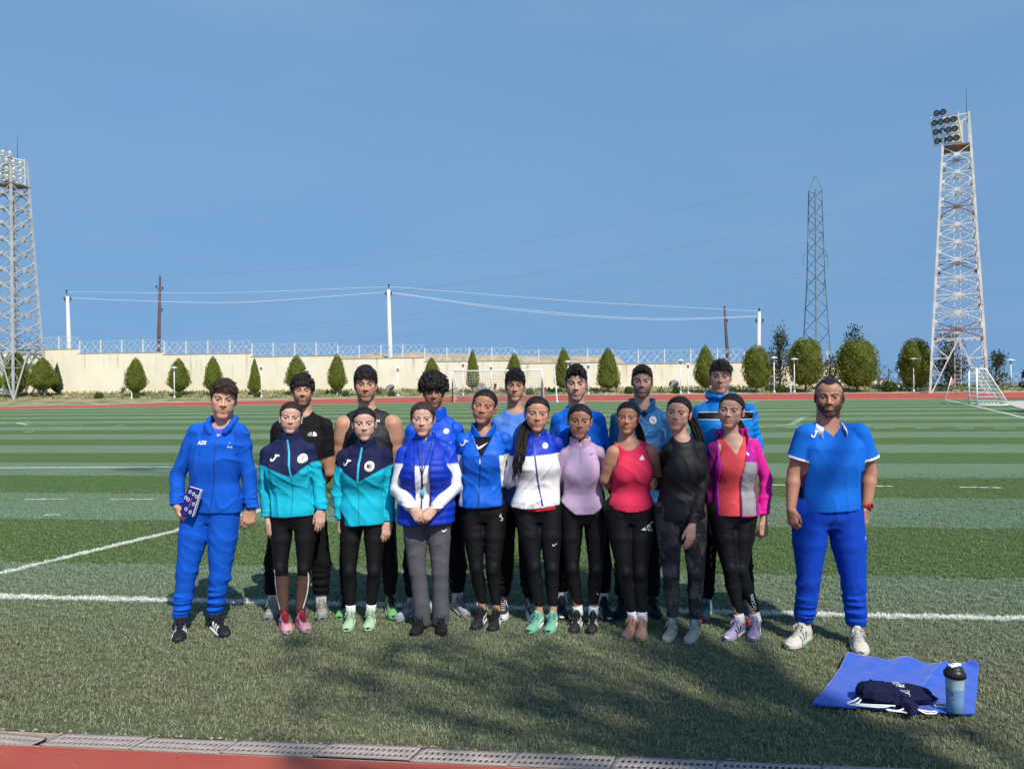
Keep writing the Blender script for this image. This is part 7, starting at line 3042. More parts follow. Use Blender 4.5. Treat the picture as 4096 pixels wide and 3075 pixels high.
@P
def black_top_girl():
    p = Person(dict(fem=True, fw=1.09, label='young woman in a black long-sleeved top and grey camouflage leggings', an=((2691, 2476), (2781, 2482)), toe=((2668, 2556), (2752, 2565)), kn=((2684, 2292), (2780, 2296)), crotch=(2724, 2090), neck=(2728, 1752),
        sh=((2664, 1792), (2800, 1786)), el=((2652, 1890, .18), (2814, 1915, -.03)), wr=((2625, 1940, .11), (2768, 2104, -.14)), tip=((2586, 1938, .00), (2760, 2162, -.16)), top=(2722, 1583), chin=(2706, 1718), hth=.008, skin=SK['light'], hair=HB, hs='pulled', hl=.066,
        brow=1.0, seed=11, lipk=.7, smile=.8, jw=.92, yaw=-10, tail='mid', tx=.075, tr=.022, waist=.125, hipa=.160, hand=(dict(n=(.3, -.9, 0), t=(0, .2, 1), curl=.55), hand_back(1, .25))))
    p.build_body()
    o, b = p.top('long_sleeved_top', dict(e=.012, hem=(2630, 2820, 2074), nd=.030, col=A(36, 34, 36), rs=(.056, .052, .040), slx=.03, wr=.005, seed=20, wan=(1, 1, .5), hb=.125, mat='tight', wmin=.86))
    ribbon(o, 'raglan_seam', smooth_pts(p, [(2752, 1760), (2768, 1800), (2778, 1860), (2775, 1920)]), .003, b, A(14, 14, 16), .001)
    c1, c2, c3 = A(80, 77, 80), A(46, 45, 48), A(108, 98, 92)

    def camo(s, V):
        n1, n2 = noise3(V, 55, 1) + .5 * noise3(V, 110, 3), noise3(V, 60, 2) + .5 * noise3(V, 120, 4)
        C = np.tile(c2, (len(V), 1))
        C = mixc(C, sstep(n1, .10, .16), c1)
        return mixc(C, sstep(n2, .30, .36), c3)
    leggings(p, camo, r=(.092, .080, .055, .053, .038), hz=(.120, .120), seed=9, wr_=0)
    p.socks(A(150, 146, 144), .140, .036)
    p.shoes(dict(up=A(196, 188, 172), ac=A(214, 206, 190), so=A(206, 194, 168), la=A(210, 204, 190), heel=A(150, 148, 142)), .25)


@P
def magenta_girl():
    p = Person(dict(fem=True, fw=1.09, label='young woman in an open magenta and grey jacket over a coral shirt', an=((2958, 2474), (3022, 2468)), toe=((2890, 2562), (3002, 2576)), kn=((2916, 2272), (2960, 2278)), crotch=(2930, 2085), neck=(2931, 1748),
        sh=((2856, 1786), (3020, 1778)), el=((2842, 1910, .03), (3064, 1914, .03)), wr=((2846, 2088, .02), (3054, 2088, -.02)), tip=((2857, 2155, .0), (3056, 2160, -.03)), top=(2931, 1572), chin=(2917, 1709), hth=.008, skin=SK['light'], hair=HBR * .7, hs='pulled', hl=.066,
        brow=.95, seed=12, lipk=.5, smile=.5, jw=.92, yaw=-10, nose=1.1, frown=1, tail='low', tx=.055, waist=.125, hipa=.155, bvox=.0085, hand=(hand_side(.3), hand_back(1, 1.25, thumb=.6))))
    p.build_body()
    t, tb = p.top('coral_shirt', dict(e=.008, hem=(2850, 2975, 2054), sleeve='none', neckline='v', nd=.115, nw=.072, col=A(250, 88, 92), wr=.004, seed=22, wan=(1, 1, .5), hb=.112))
    HP, MG, GY, DK = A(246, 44, 172), A(186, 34, 152), A(168, 166, 168), A(120, 24, 100)

    def post(s, S):
        n = s.J['neck']
        xa, z1 = s.xz(2866, 1900)
        xb, _ = s.xz(2944, 1900)
        _, zt = s.xz(2900, 1740)
        xa2, _ = s.xz(2874, 1900)
        xb2, _ = s.xz(2985, 1900)
        S.cut(lambda X, Y, Z: -np.maximum(np.maximum(xa + (xa2 - xa) * np.clip((Z - z1) / (zt - z1), 0, 1) - X, X - xb - (xb2 - xb) * np.clip((Z - z1) / (zt - z1), 0, 1)), Y - .02), .004)

    def col(s, V):
        x, y, z = V.T
        xr, zg = s.xz(2982, 1840)
        C = np.tile(MG, (len(V), 1))
        fr = y < .04
        armR = sstep(x, s.xz(3010, 1800)[0] - .003, s.xz(3010, 1800)[0] + .003)
        xs = s.xz(3006, 1900)[0]
        C = mixc(C, sstep(zg - .03 * (x - xr) * 3 - z, -.002, .002) * (x < xs) * (x > s.xz(2930, 1900)[0]) * fr, GY)
        C = mixc(C, sstep(x, xs - .002 + .0, xs + .002) * (z > 0), MG * 1.05)
        ln = s.J['sh'][1] * 0
        # sleeves: beyond the armhole line
        for i, sg in ((0, -1), (1, 1)):
            sh, el, wr = s.J['sh'][i], s.J['el'][i], s.J['wr'][i]
            def dist(a, b):
                d = b - a
                t = np.clip(((V - a) @ d) / (d @ d), 0, 1)
                return np.linalg.norm(V - (a + t[:, None] * d), axis=1)
            dd = np.minimum(dist(sh, el), dist(el, wr))
            out = (x - sh[0]) * sg > -.028 - .25 * (sh[2] - z).clip(-.1, .08)
            m = (dd < .068) & out
            C = mixc(C, m.astype(float), HP if i == 1 else DK * 1.1)
            if i == 0:
                C = mixc(C, (m & (z < s.xz(2846, 2058)[1])).astype(float), HP)
        C = mixc(C, (z < s.xz(2940, 2052)[1]) * 1.0 * (np.abs(x) < .14) * (y < .1), HP)
        return C
    o, b = p.top('hooded_jacket', dict(e=.018, hem=(2846, 3032, 2058), neckline='none', col=col, rs=(.058, .054, .042), wr=.005, seed=24, post=post, pre=lambda s, S: hood(s, S, .020, .085), hb=.13, wmin=.9))
    ribbon(o, 'zip_edge', smooth_pts(p, [(2978, 1752), (2955, 1820), (2946, 1860), (2946, 1960), (2946, 2052)]), .008, b, HP)
    ribbon(o, 'zip_edge', smooth_pts(p, [(2868, 1760), (2862, 1840), (2862, 1950), (2864, 2052)]), .010, b, A(210, 40, 190))
    ribbon(o, 'pocket_zip', smooth_pts(p, [(3004, 1940), (3012, 1985), (3010, 2030)]), .004, b, A(70, 70, 90), .0015)
    decal(o, 'chest_mark', [xf([(-.4, .5), (-.1, .5), (-.2, 0), (.2, .1), (.4, -.2), (.1, -.5), (-.4, -.4)], *p.xz(2974, 1808), .022)], b, (.75, .65, .72))
    decal(o, 'sleeve_text', text_polys('DARE', .026, *p.xz(3053, 1813)), b, (.75, .55, .68))
    l, lb = leggings(p, BLK, r=(.090, .076, .048, .048, .033), hz=(.150, .150), seed=10)
    decal(l, 'shin_text', text_polys('OCEAN', .108, *p.xz(3009, 2404), rot=math.radians(104), bold=.01), lb, (.72, .72, .72))
    p.socks((.72, .70, .66), .140, .034)
    p.shoes(dict(up=A(178, 160, 196), ac=A(36, 32, 44), so=(.68, .64, .62), bars=True, la=A(180, 164, 200), so2=A(150, 110, 90)), .255)


@P
def coach_right():
    p = Person(dict(fem=False, label='bearded man in a blue polo shirt and blue joggers at the right', an=((3216, 2500), (3424, 2512)), toe=((3152, 2588), (3446, 2608)), kn=((3235, 2312), (3405, 2322)), crotch=(3312, 2095), neck=(3316, 1702),
        sh=((3214, 1733), (3446, 1730)), el=((3176, 1890, .02), (3480, 1888, .02)), wr=((3164, 2036, -.03), (3464, 2038, -.03)), tip=((3176, 2118, -.06), (3444, 2124, -.06)), top=(3316, 1511), chin=(3316, 1664), hth=.004, skin=SK['tan'], hair=HB, hs='buzz', hl=.075,
        brow=1.1, seed=13, lipk=.35, beard='full', jw=1.08, fw=1.06, frown=1, nr=.066, waist=.185, chest=.192, hipa=.185, depth=1.2, short=True, arm=1.02, bvox=.0085, hipw=.105, sc=1.06, hand=(dict(n=(.8, .5, 0), t=(.4, -1, 0), curl=1.15, thumb=.35), hand_back(1, 1.2, thumb=.7))))
    p.build_body()
    PB = A(16, 116, 226)

    def col(s, V):
        C = np.tile(PB, (len(V), 1))
        x = np.abs(V[:, 0] - s.J['crotch'][0])
        C = mixc(C, sstep(x, .168, .172) * (V[:, 2] < s.J['sh'][0][2] - .22), A(16, 44, 110))
        for i in range(2):
            sh, el = s.J['sh'][i], s.J['el'][i]
            d = (el - sh)
            t = ((V - sh) @ d) / (d @ d)
            near = np.linalg.norm(V - (sh + np.clip(t, 0, 1)[:, None] * d), axis=1) < .105
            C = mixc(C, sstep(t, .585, .600) * near, (.75, .75, .75))
            C = mixc(C, sstep(t, .640, .655) * near, A(90, 60, 120))
        return C
    o, b = p.top('polo_shirt', dict(e=.012, hem=(3199, 3440, 2036), sleeve='short', slt=.66, slk=1.06, rs=(.082, .072, .05), neckline='v', nd=.070, nw=.066, col=col, wr=.0045, seed=26, wan=(1, 1, .5), hb=.150, wsc=15, wmin=.99, vox=.0056))
    decal(o, 'chest_mark', [xf(q, *p.xz(3244, 1733), .060, -.2) for q in J_MARK], b, (.8, .8, .8))
    ribbon(o, 'placket', smooth_pts(p, [(3308, 1728), (3310, 1740)]), .012, b, PB * .7, .002)
    # white collar
    n = p.J['neck']
    for sg in (-1, 1):
        V, F, k = [], [], 9
        for i in range(k):
            t = i / (k - 1)
            a = math.pi * (.5 - .76 * t)             # from the nape round to the throat
            r = .072 + .004 * t
            x, y = sg * r * math.cos(a), .016 + r * math.sin(a)
            z0 = .040 - .052 * t ** 1.5
            w = .034 + .010 * t
            o2 = 1 + .42 * (1 + .3 * t)
            xi, yi = x, y - .018 * t
            dn = Vector((sg * math.cos(a), math.sin(a), 0))
            tip = .016 * t ** 3
            for (rr, zz) in ((0, z0), (.007, z0 + .004), (.026 - .004 * t, z0 - w * .55), (.030 - .004 * t, z0 - w - tip), (.026 - .004 * t, z0 - w - tip - .001), (.018, z0 - w * .5), (0, z0 - .006)):
                V.append((n[0] + xi + dn.x * rr + sg * tip * .5, yi + dn.y * rr - .012 * t, n[2] + zz))
        for i in range(k - 1):
            for j in range(7):
                F.append((i * 7 + j, i * 7 + (j + 1) % 7, (i + 1) * 7 + (j + 1) % 7, (i + 1) * 7 + j))
        ob('collar', mesh_np('collar', V, np.array(F), np.tile(np.array((.74, .74, .76)), (len(V), 1))), cloth('cloth'), o)
    l, lb = joggers(p, A(12, 74, 196), r=(.122, .108, .074, .068, .062), hz=(.132, .122), seed=3, hx=.004)
    cord(l, 'drawcord', smooth_pts(p, [(3306, 2050), (3300, 2072), (3306, 2080), (3314, 2062), (3318, 2052)]), .0022, lb, A(10, 30, 110))
    decal(l, 'hip_mark', [xf(q, *p.xz(3440, 2140), .024) for q in [[(-.4, -.4), (-.2, -.4), (.1, .5), (-.1, .5)], [(.0, .5), (.2, .3), (.5, -.4), (.3, -.4)]]], lb, (.5, .55, .65))
    p.watch(1, tuple(A(220, 70, 56)), (.012, .012, .015), .036)
    p.shoes(dict(up=A(226, 220, 204), ac=A(130, 130, 126), so=A(206, 222, 196), bars=True, la=A(226, 220, 206), so2=A(170, 214, 180), wide=1.06), .30)


def behind(lx, rx, ye, yw, cx):
    return dict(el=((lx, ye, .05), (rx, ye, .05)), wr=((lx + (cx - lx) * .55, yw, .17), (rx + (cx - rx) * .55, yw, .17)), tip=((cx - 12, yw + 30, .19), (cx + 12, yw + 30, .19)), hand=(hand_side(.4), hand_side(.4)))


@P
def black_tee_man():
    k = behind(1098, 1318, 1888, 1965, 1205)
    p = Person(dict(fem=False, label='curly-haired man in a black t-shirt, leftmost of the back row', an=((1093, 2398), (1284, 2399)), toe=((1064, 2487), (1290, 2485)), kn=((1100, 2232), (1288, 2234)), crotch=(1194, 2035), neck=(1213, 1656), sh=((1112, 1708), (1308, 1698)),
        top=(1211, 1494), chin=(1211, 1624), hth=.030, skin=SK['olive'], hair=HB, hs='curly', hl=.054, brow=1.15, seed=21, beard='short', lipk=.4, jw=1.0, nose=1.15, squint=.9, pitch=-4, waist=.150, chest=.172, bvox=.0085, short=True, **k))
    p.build_body()
    o, b = p.top('t_shirt', dict(e=.012, hem=(1105, 1300, 2010), sleeve='short', slt=.62, slk=1.05, rs=(.066, .060, .05), nd=.028, nw=.070, col=A(24, 24, 27), wr=.0045, seed=31, wmin=.98))
    x, z = p.xz(1262, 1733)
    decal(o, 'chest_text', text_polys('THE', .020, x - .014, z + .010, bold=.02) + text_polys('NORTH', .030, x - .018, z + .001, bold=.02) + text_polys('FACE', .024, x - .015, z - .008, bold=.02), b, (.72, .72, .72))
    decal(o, 'chest_mark', [[(x + .004, z - .013), (x + .004 + .026, z - .013)] + [(x + .004 + .026 * math.cos(a), z - .013 + .030 * math.sin(a)) for a in np.linspace(.1, 1.57, 7)]], b, (.75, .75, .75))
    joggers(p, A(14, 14, 17), r=(.098, .086, .068, .066, .060), hz=(.150, .150), seed=4)
    p.socks((.55, .58, .66), .165, .040)
    p.shoes(dict(up=A(176, 170, 156), ac=A(120, 124, 126), so=A(206, 202, 190), la=A(196, 190, 170), toesole=(.05, .04, .04), mid=A(130, 134, 136)), .285)


@P
def tank_man():
    k = behind(1352, 1592, 1868, 1960, 1472)
    p = Person(dict(fem=False, label='man in a sleeveless black shirt with bare arms in the back row', an=((1385, 2392), (1560, 2390)), toe=((1358, 2472), (1574, 2468)), kn=((1392, 2230), (1560, 2250)), crotch=(1472, 2025), neck=(1468, 1640), sh=((1370, 1694), (1578, 1692)),
        top=(1462, 1460), chin=(1464, 1604), hth=.028, skin=SK['olive'], hair=HB, hs='fringe', hl=.058, fz=.044, brow=1.2, seed=22, beard='stubble', lipk=.45, jw=1.02, nose=1.05, frown=1, waist=.155, chest=.182, arm=1.20, bvox=.0085, nr=.062, bare=True, **k))
    p.build_body()

    def post(s, S):
        for i, sg in ((0, -1), (1, 1)):
            S.ell(s.J['sh'][i] + np.array([sg * .050, 0, -.045]), (.070, .22, .130), .006, 'c')
    o, b = p.top('sleeveless_shirt', dict(e=.011, hem=(1375, 1570, 2000), sleeve='none', nd=.022, nw=.076, col=A(30, 30, 38), wr=.004, seed=33, post=post, mat='tight'))
    decal(o, 'chest_mark', [xf(q, *p.xz(1518, 1681), .026) for q in UA], b, (.75, .75, .75))
    leggings(p, A(12, 12, 14), r=(.100, .088, .060, .060, .042), hz=(.130, .130), seed=11)
    p.shoes(dict(up=A(120, 190, 120), ac=A(30, 34, 34), so=A(206, 222, 214), la=A(20, 22, 22), tongue=A(22, 24, 26), heel=A(24, 26, 28), toesole=(.03, .03, .03), swoosh=True), .285)


@P
def curly_blue_man():
    p = Person(dict(fem=False, label='man with a mop of curly hair in a royal blue jacket', an=((1652, 2402), (1830, 2388)), toe=((1620, 2464), (1868, 2462)), kn=((1650, 2240), (1830, 2250)), crotch=(1742, 2030), neck=(1740, 1660), sh=((1644, 1718), (1832, 1713)),
        el=((1628, 1880, .03), (1850, 1890, .02)), wr=((1640, 2030, .0), (1834, 2080, -.02)), tip=((1645, 2110, -.02), (1828, 2150, -.04)), top=(1734, 1489), chin=(1735, 1630), hth=.040, skin=SK['deep'], hair=HB * .9, hs='afro', hl=.050, brow=1.05, seed=23, beard='stubble', lipk=.5,
        jw=.98, waist=.148, chest=.165, hand=(hand_side(.3), hand_back(1, .4))))
    p.build_body()
    BL = A(0, 88, 238)
    o, b = p.top('track_jacket', dict(e=.016, hem=(1645, 1838, 2040), neckline='stand', ch=.060, col=BL, rs=(.068, .060, .046), wr=.006, seed=35, mat='shiny', wmin=.95))
    x, z = p.xz(1788, 1721)
    decal(o, 'chest_badge', [circle(x, z, .020, 22)], b, (.75, .75, .75))
    decal(o, 'badge_script', [[(x + a - .002, z - .006), (x + a + .001, z - .006), (x + a + .005, z + .007), (x + a + .002, z + .007)] for a in (-.011, -.005, .001, .007)], b, (.12, .20, .24), .0042)
    decal(o, 'sleeve_mark', [xf(q, *p.xz(1806, 1765), .03) for q in SWOOSH], b, (.75, .75, .75))
    joggers(p, A(13, 13, 16), r=(.098, .086, .066, .062, .056), hz=(.140, .145), seed=5)
    p.socks((.62, .64, .68), .16, .039)
    p.shoes(dict(up=A(186, 184, 184), ac=A(90, 86, 96), so=A(206, 206, 204), la=A(120, 100, 110), mid=A(150, 146, 150), toesole=A(120, 120, 120)), .285)


@P
def light_tee_man():
    k = behind(1972, 2148, 1830, 1930, 2062)
    p = Person(dict(fem=False, label='young man in a periwinkle t-shirt in the middle of the back row', an=((2012, 2396), (2122, 2402)), toe=((2010, 2470), (2135, 2476)), kn=((2022, 2240), (2110, 2240)), crotch=(2066, 2015), neck=(2062, 1642), sh=((1984, 1690), (2142, 1688)),
        top=(2061, 1472), chin=(2060, 1602), hth=.024, skin=SK['olive'], hair=HB, hs='fringe', hl=.058, fz=.046, brow=1.1, seed=24, lipk=.45, jw=.93, fw=.97, squint=.4, frown=1, waist=.14, chest=.145, short=True, **k))
    p.build_body()
    p.top('t_shirt', dict(e=.012, hem=(1985, 2142, 2010), sleeve='short', slt=.66, rs=(.062, .058, .05), nd=.030, nw=.074, col=A(92, 146, 236), wr=.0045, seed=37, wmin=1.0))
    joggers(p, A(12, 12, 15), r=(.094, .082, .062, .058, .052), hz=(.130, .130), seed=6)
    p.shoes(dict(up=A(44, 48, 60), ac=(.6, .6, .6), so=(.66, .66, .66), la=(.6, .6, .6), mid=(.5, .5, .52)), .275)


@P
def heather_man():
    k = behind(2212, 2432, 1848, 1945, 2320)
    p = Person(dict(fem=False, label='young man in a heathered bright blue shirt with swept black hair in the back row', an=((2248, 2392), (2412, 2396)), toe=((2246, 2466), (2432, 2470)), kn=((2250, 2240), (2408, 2240)), crotch=(2318, 2015), neck=(2308, 1632), sh=((2224, 1676), (2398, 1672)),
        top=(2305, 1458), chin=(2304, 1600), hth=.028, skin=SK['light'], hair=HB, hs='quiff', hl=.060, brow=1.3, seed=25, lipk=.6, jw=1.0, beard='goatee', frown=1, waist=.15, chest=.165, **k))
    p.build_body()
    HBL = A(18, 116, 240)

    def col(s, V):
        n = noise3(V * np.array([1, 1, 6]), 40, 5)
        return np.tile(HBL, (len(V), 1)) * (1 + .16 * n)[:, None]
    o, b = p.top('sports_shirt', dict(e=.012, hem=(2222, 2412, 2010), nd=.028, nw=.080, col=col, rs=(.062, .056, .040), wr=.005, seed=39, wmin=.98))
    for q in ([(2262, 1625), (2240, 1680), (2222, 1740)], [(2356, 1625), (2378, 1680), (2396, 1740)]):
        ribbon(o, 'raglan_seam', smooth_pts(p, q), .003, b, HBL * .5, .001)
    joggers(p, A(12, 12, 15), r=(.098, .086, .064, .060, .054), hz=(.160, .160), seed=7)
    p.socks((.74, .74, .74), .17, .039)
    p.shoes(dict(up=A(34, 38, 56), ac=(.6, .6, .62), so=(.68, .68, .68), la=(.02, .02, .03), swoosh=True), .285)


@P
def steel_man():
    k = behind(2452, 2686, 1842, 1940, 2570)
    p = Person(dict(fem=False, label='man with trimmed beard in a steel-blue jacket with a round emblem', an=((2490, 2386), (2606, 2388)), toe=((2480, 2460), (2622, 2458)), kn=((2500, 2240), (2600, 2240)), crotch=(2560, 2010), neck=(2569, 1626), sh=((2466, 1676), (2664, 1672)),
        top=(2569, 1457), chin=(2567, 1588), hth=.014, skin=SK['light'], hair=HB, hs='crop', hl=.060, fz=.056, brow=1.15, seed=26, lipk=.45, beard='short', jw=.98, fw=.98, frown=1, waist=.155, chest=.172, **k))
    p.build_body()
    SB = A(46, 116, 176)
    t, tb = p.top('navy_shirt', dict(e=.004, hem=(2520, 2615, 1850), hb=.085, sleeve='none', col=A(18, 28, 50), nd=.03, wr=.002, vox=.010))

    def post(s, S):
        x, z = s.xz(2570, 1672)
        S.cut(lambda X, Y, Z: -np.maximum(np.maximum(np.abs(X - x) - .062 * np.clip((Z - z) / .10, -1, 1.2), Y - .03), z - Z), .004)
    o, b = p.top('wind_jacket', dict(e=.016, hem=(2465, 2672, 2020), neckline='stand', ch=.062, open=.050, cr=.080, cdrop=1.4, cfl=.014, col=SB, rs=(.070, .062, .048), wr=.006, seed=41, post=post, mat='shiny', wmin=.98))
    emblem(o, b, *p.xz(2604, 1678), .028, (.76, .76, .74))
    ribbon(o, 'piping', smooth_pts(p, [(2640, 1710), (2652, 1722), (2656, 1745)]), .005, b, (.62, .72, .74), .002)
    ribbon(o, 'piping', smooth_pts(p, [(2478, 1712), (2472, 1735), (2466, 1755)]), .005, b, (.62, .72, .74), .002)
    joggers(p, A(18, 20, 28), r=(.100, .090, .072, .068, .062), hz=(.120, .120), seed=8)
    p.shoes(dict(up=A(28, 30, 40), ac=A(40, 42, 52), so=A(30, 26, 28), la=A(20, 20, 24)), .285)


@P
def tall_man():
    k = behind(2780, 3026, 1826, 1925, 2905)
    p = Person(dict(fem=False, label='tallest man in a bright blue jacket with a black chest band', an=((2826, 2404), (2984, 2412)), toe=((2808, 2470), (2985, 2478)), kn=((2826, 2240), (2968, 2240)), crotch=(2895, 1995), neck=(2884, 1598), sh=((2796, 1648), (2996, 1642)),
        top=(2882, 1432), chin=(2880, 1571), hth=.024, skin=SK['light'] * .96, hair=HBR * .9, hs='swept', hl=.058, fz=.048, brow=1.0, seed=27, lipk=.3, jw=.98, fw=.98, waist=.155, chest=.17, **k))
    p.build_body()
    BB = A(0, 142, 236)

    def col(s, V):
        C = np.tile(BB, (len(V), 1))
        _, z1 = s.xz(2880, 1647)
        _, z2 = s.xz(2880, 1676)
        xa, xb = s.xz(2784, 1660)[0], s.xz(3002, 1660)[0]
        m = (V[:, 2] < z1) & (V[:, 2] > z2) & (V[:, 0] > xa) & (V[:, 0] < xb) & (V[:, 1] < .05)
        return mixc(C, m.astype(float), A(26, 26, 34))

    def pre(s, S):
        n = s.J['neck']
        ring = [n + np.array([.088 * math.sin(a), .018 - .088 * math.cos(a), .018 + .022 * (1 - math.cos(a)) * .5]) for a in np.linspace(0, 2 * math.pi, 15)]
        for a, b2 in zip(ring[:-1], ring[1:]):
            S.cap(a, b2, .020, .020, .012)
        S.ell(n + np.array([0, .115, .03]), (.085, .035, .05), .02)
    o, b = p.top('rain_jacket', dict(e=.018, hem=(2795, 3010, 2020), neckline='none', col=col, rs=(.076, .066, .050), wr=.007, wsc=17, seed=43, pre=pre, mat='shiny', wmin=.98))
    for yy in (1647, 1676):
        ribbon(o, 'band_piping', smooth_pts(p, [(2786, yy), (2890, yy - 1), (3000, yy - 2)]), .006, b, (.55, .70, .76), .002)
    cord(o, 'hood_cord', smooth_pts(p, [(2880, 1612), (2874, 1650), (2870, 1720), (2866, 1790)]), .006, b, A(26, 26, 34))
    ribbon(o, 'zipper', smooth_pts(p, [(2884, 1620), (2884, 1700), (2884, 1850)]), .007, b, BB * .5)
    l, lb = joggers(p, A(13, 13, 16), r=(.098, .084, .064, .060, .054), hz=(.130, .130), seed=9)
    st = []
    for j in range(3):
        y = 2176 + j * 32
        st.append([p.xz(2806, y + 26), p.xz(2838, y - 4), p.xz(2838, y + 12), p.xz(2806, y + 42)])
    decal(l, 'leg_stripe', st, lb, (.50, .045, .055), .004)
    p.shoes(dict(up=A(110, 160, 176), ac=A(40, 50, 60), so=A(206, 190, 60), la=A(40, 60, 70), toe=A(190, 60, 40), toesole=A(180, 60, 40)), .285)


for _f in PEOPLE:
    _f()
# ================================================================ towel, bag and bottle in the right foreground
def towel():
    q = [gp(3247, 2840), gp(3900, 2878), gp(3915, 2690), gp(3395, 2642)]     # near left, near right, far right, far left
    n = 60
    V, F = [], []
    for j in range(n + 1):
        for i in range(n + 1):
            u, v = i / n, j / n
            p = (q[0] * (1 - u) + q[1] * u) * (1 - v) + (q[3] * (1 - u) + q[2] * u) * v
            far = max(0, (v - .72) / .28)
            z = .030 + .003 * math.sin(23 * u + 9 * v) * math.sin(17 * v + 5 * u)
            z += far * (.003 + .016 * abs(math.sin(13 * u + 1.2 * math.sin(5 * v))) ** 2)
            rid = abs((u - .63) - .28 * (v - .5) + .02 * math.sin(9 * v))
            z += .014 * math.exp(-(rid / .016) ** 2) * max(0, min(1, (v - .35) * 4))
            z += .010 * math.exp(-(((u - .02) / .03) ** 2 + ((v - .05) / .07) ** 2))
            p = p + Vector((0.012 * far * math.sin(16 * u), far * .03 * math.sin(15 * u + 1), 0))
            if v > .97 and u > .93:
                z += .02
            V.append((p.x, p.y, z))
    m = n + 1
    for j in range(n):
        for i in range(n):
            F.append((j * m + i, j * m + i + 1, (j + 1) * m + i + 1, (j + 1) * m + i))
    nb = len(V)
    V += [(x, y, z - .006) for (x, y, z) in V]
    F += [tuple(nb + k for k in reversed(f)) for f in F[:n * n]]
    rim = [i for i in range(m)] + [j * m + n for j in range(1, m)] + [n * m + i for i in range(n - 1, -1, -1)] + [j * m for j in range(n - 1, 0, -1)]
    for a, b in zip(rim, rim[1:] + rim[:1]):
        F.append((b, a, nb + a, nb + b))
    o = ob('towel', mesh_np('towel', V, np.array(F)), mat('terry_blue', tuple(A(30, 92, 214)), .95, var=.08, scale=30, bump=.002, bscale=260, sheen=.3))
    tag(o, 'blue towel spread flat on the turf at the lower right', 'towel')


towel()


def bag():
    c = gp(3595, 2808, .045)
    root = empty('drawstring_bag', (c.x, c.y, .035), YAW)
    tag(root, 'navy drawstring bag with white cords lying on the blue towel', 'bag')
    k = (c - CC).dot(CF) / FPX          # metres per picture pixel there
    S = SDF((-.30, -.16, -.01), (.30, .16, .19), .0058)
    # lumpy body, neck gathered towards the viewer
    S.ell((-.105, .055, .055), (.085, .075, .062), .03)
    S.ell((0, .050, .045), (.15, .080, .055), .04)
    S.ell((.105, .045, .040), (.085, .070, .048), .03)
    S.cap((0, .03, .040), (.012, -.075, .022), .070, .028, .04)
    S.cap((.012, -.07, .022), (.012, -.105, .016), .024, .030, .015)
    S.cap((-.19, .05, .02), (-.13, .05, .03), .008, .03, .02)
    S.cap((.12, .03, .03), (.20, .02, .018), .035, .012, .02)
    S.wrinkle(.007, 5, 55)
    X, Y, Z = S.full()
    ang = np.arctan2(X - .012, -(Y - .05))
    S.D += (.006 * np.sin(ang * 16) * np.clip((.0 - Y) / .08, 0, 1)).astype(np.float32)
    S.cut(lambda X, Y, Z: .0 - Z + 0 * X + 0 * Y)
    V, F = S.mesh()
    NV = A(20, 26, 62)
    V[:, 2] *= .80
    me = mesh_np('bag_body', V, F, np.tile(NV, (len(V), 1)))
    ob('bag_body', me, cloth('cloth'), root)
    bv = bvh_of(V, F)

    def prj(x, y, off=.002):
        h = bv.ray_cast(Vector((x, y, 1)), Vector((0, 0, -1)))
        return (x, y, h[0].z + off) if h[0] is not None else None
    # print: upside-down lettering on the upper face
    mb = MB()

    def put(polys):
        for p in polys:
            q = [prj(-a + .045, .060 - b) for (a, b) in p]
            if all(q):
                o = len(mb.v)
                mb.v += q
                mb.f.append(tuple(range(o, o + len(q))))
    for i, (t, w) in enumerate((('FISU', .040), ('WORLD', .058), ('UNIVERSITY', .086), ('GAMES', .050), ('SUMMER', .052))):
        put(text_polys(t, w, .030, .044 - i * .0165, bold=.02))
    put([[(.052 + .030 * math.cos(a), -.048 + .010 * math.sin(a)) for a in np.linspace(0, 6.28, 15)[:-1]]])
    put(text_polys('wuniversity', .05, .02, .075, bold=.02))
    put(text_polys('games', .04, .02, .088, bold=.02))
    mb.build('bag_print', mat('print_pale', (.66, .72, .74), .7), root)
    cm = mat('white_cord', (.74, .71, .66), .85, var=.1, scale=80)
    for pts in ([(-.15, .05, .040), (-.21, .03, .012), (-.262, .005, .006), (-.235, -.015, .006), (-.17, -.035, .006), (-.11, -.05, .008), (-.06, -.06, .02)],
                [(-.15, .05, .034), (-.20, .01, .010), (-.225, -.012, .012), (-.16, -.030, .012), (-.11, -.045, .016), (-.05, -.065, .02)],
                [(.15, -.01, .03), (.185, .02, .02), (.20, .0, .01), (.165, -.035, .006), (.235, -.05, .006), (.275, -.030, .006), (.245, -.012, .006), (.19, -.015, .008)],
                [(-.01, -.09, .02), (-.05, -.088, .006), (-.095, -.075, .006), (-.09, -.085, .006), (-.03, -.105, .006), (-.02, -.118, .006)],
                [(.04, -.09, .02), (.07, -.118, .006), (.11, -.125, .006), (.135, -.11, .006), (.13, -.098, .006), (.10, -.112, .010), (.05, -.10, .014)]):
        s = MB()
        s.tube(crom(pts, 6), .0042, 7)
        s.build('cord', cm, root, True)


bag()


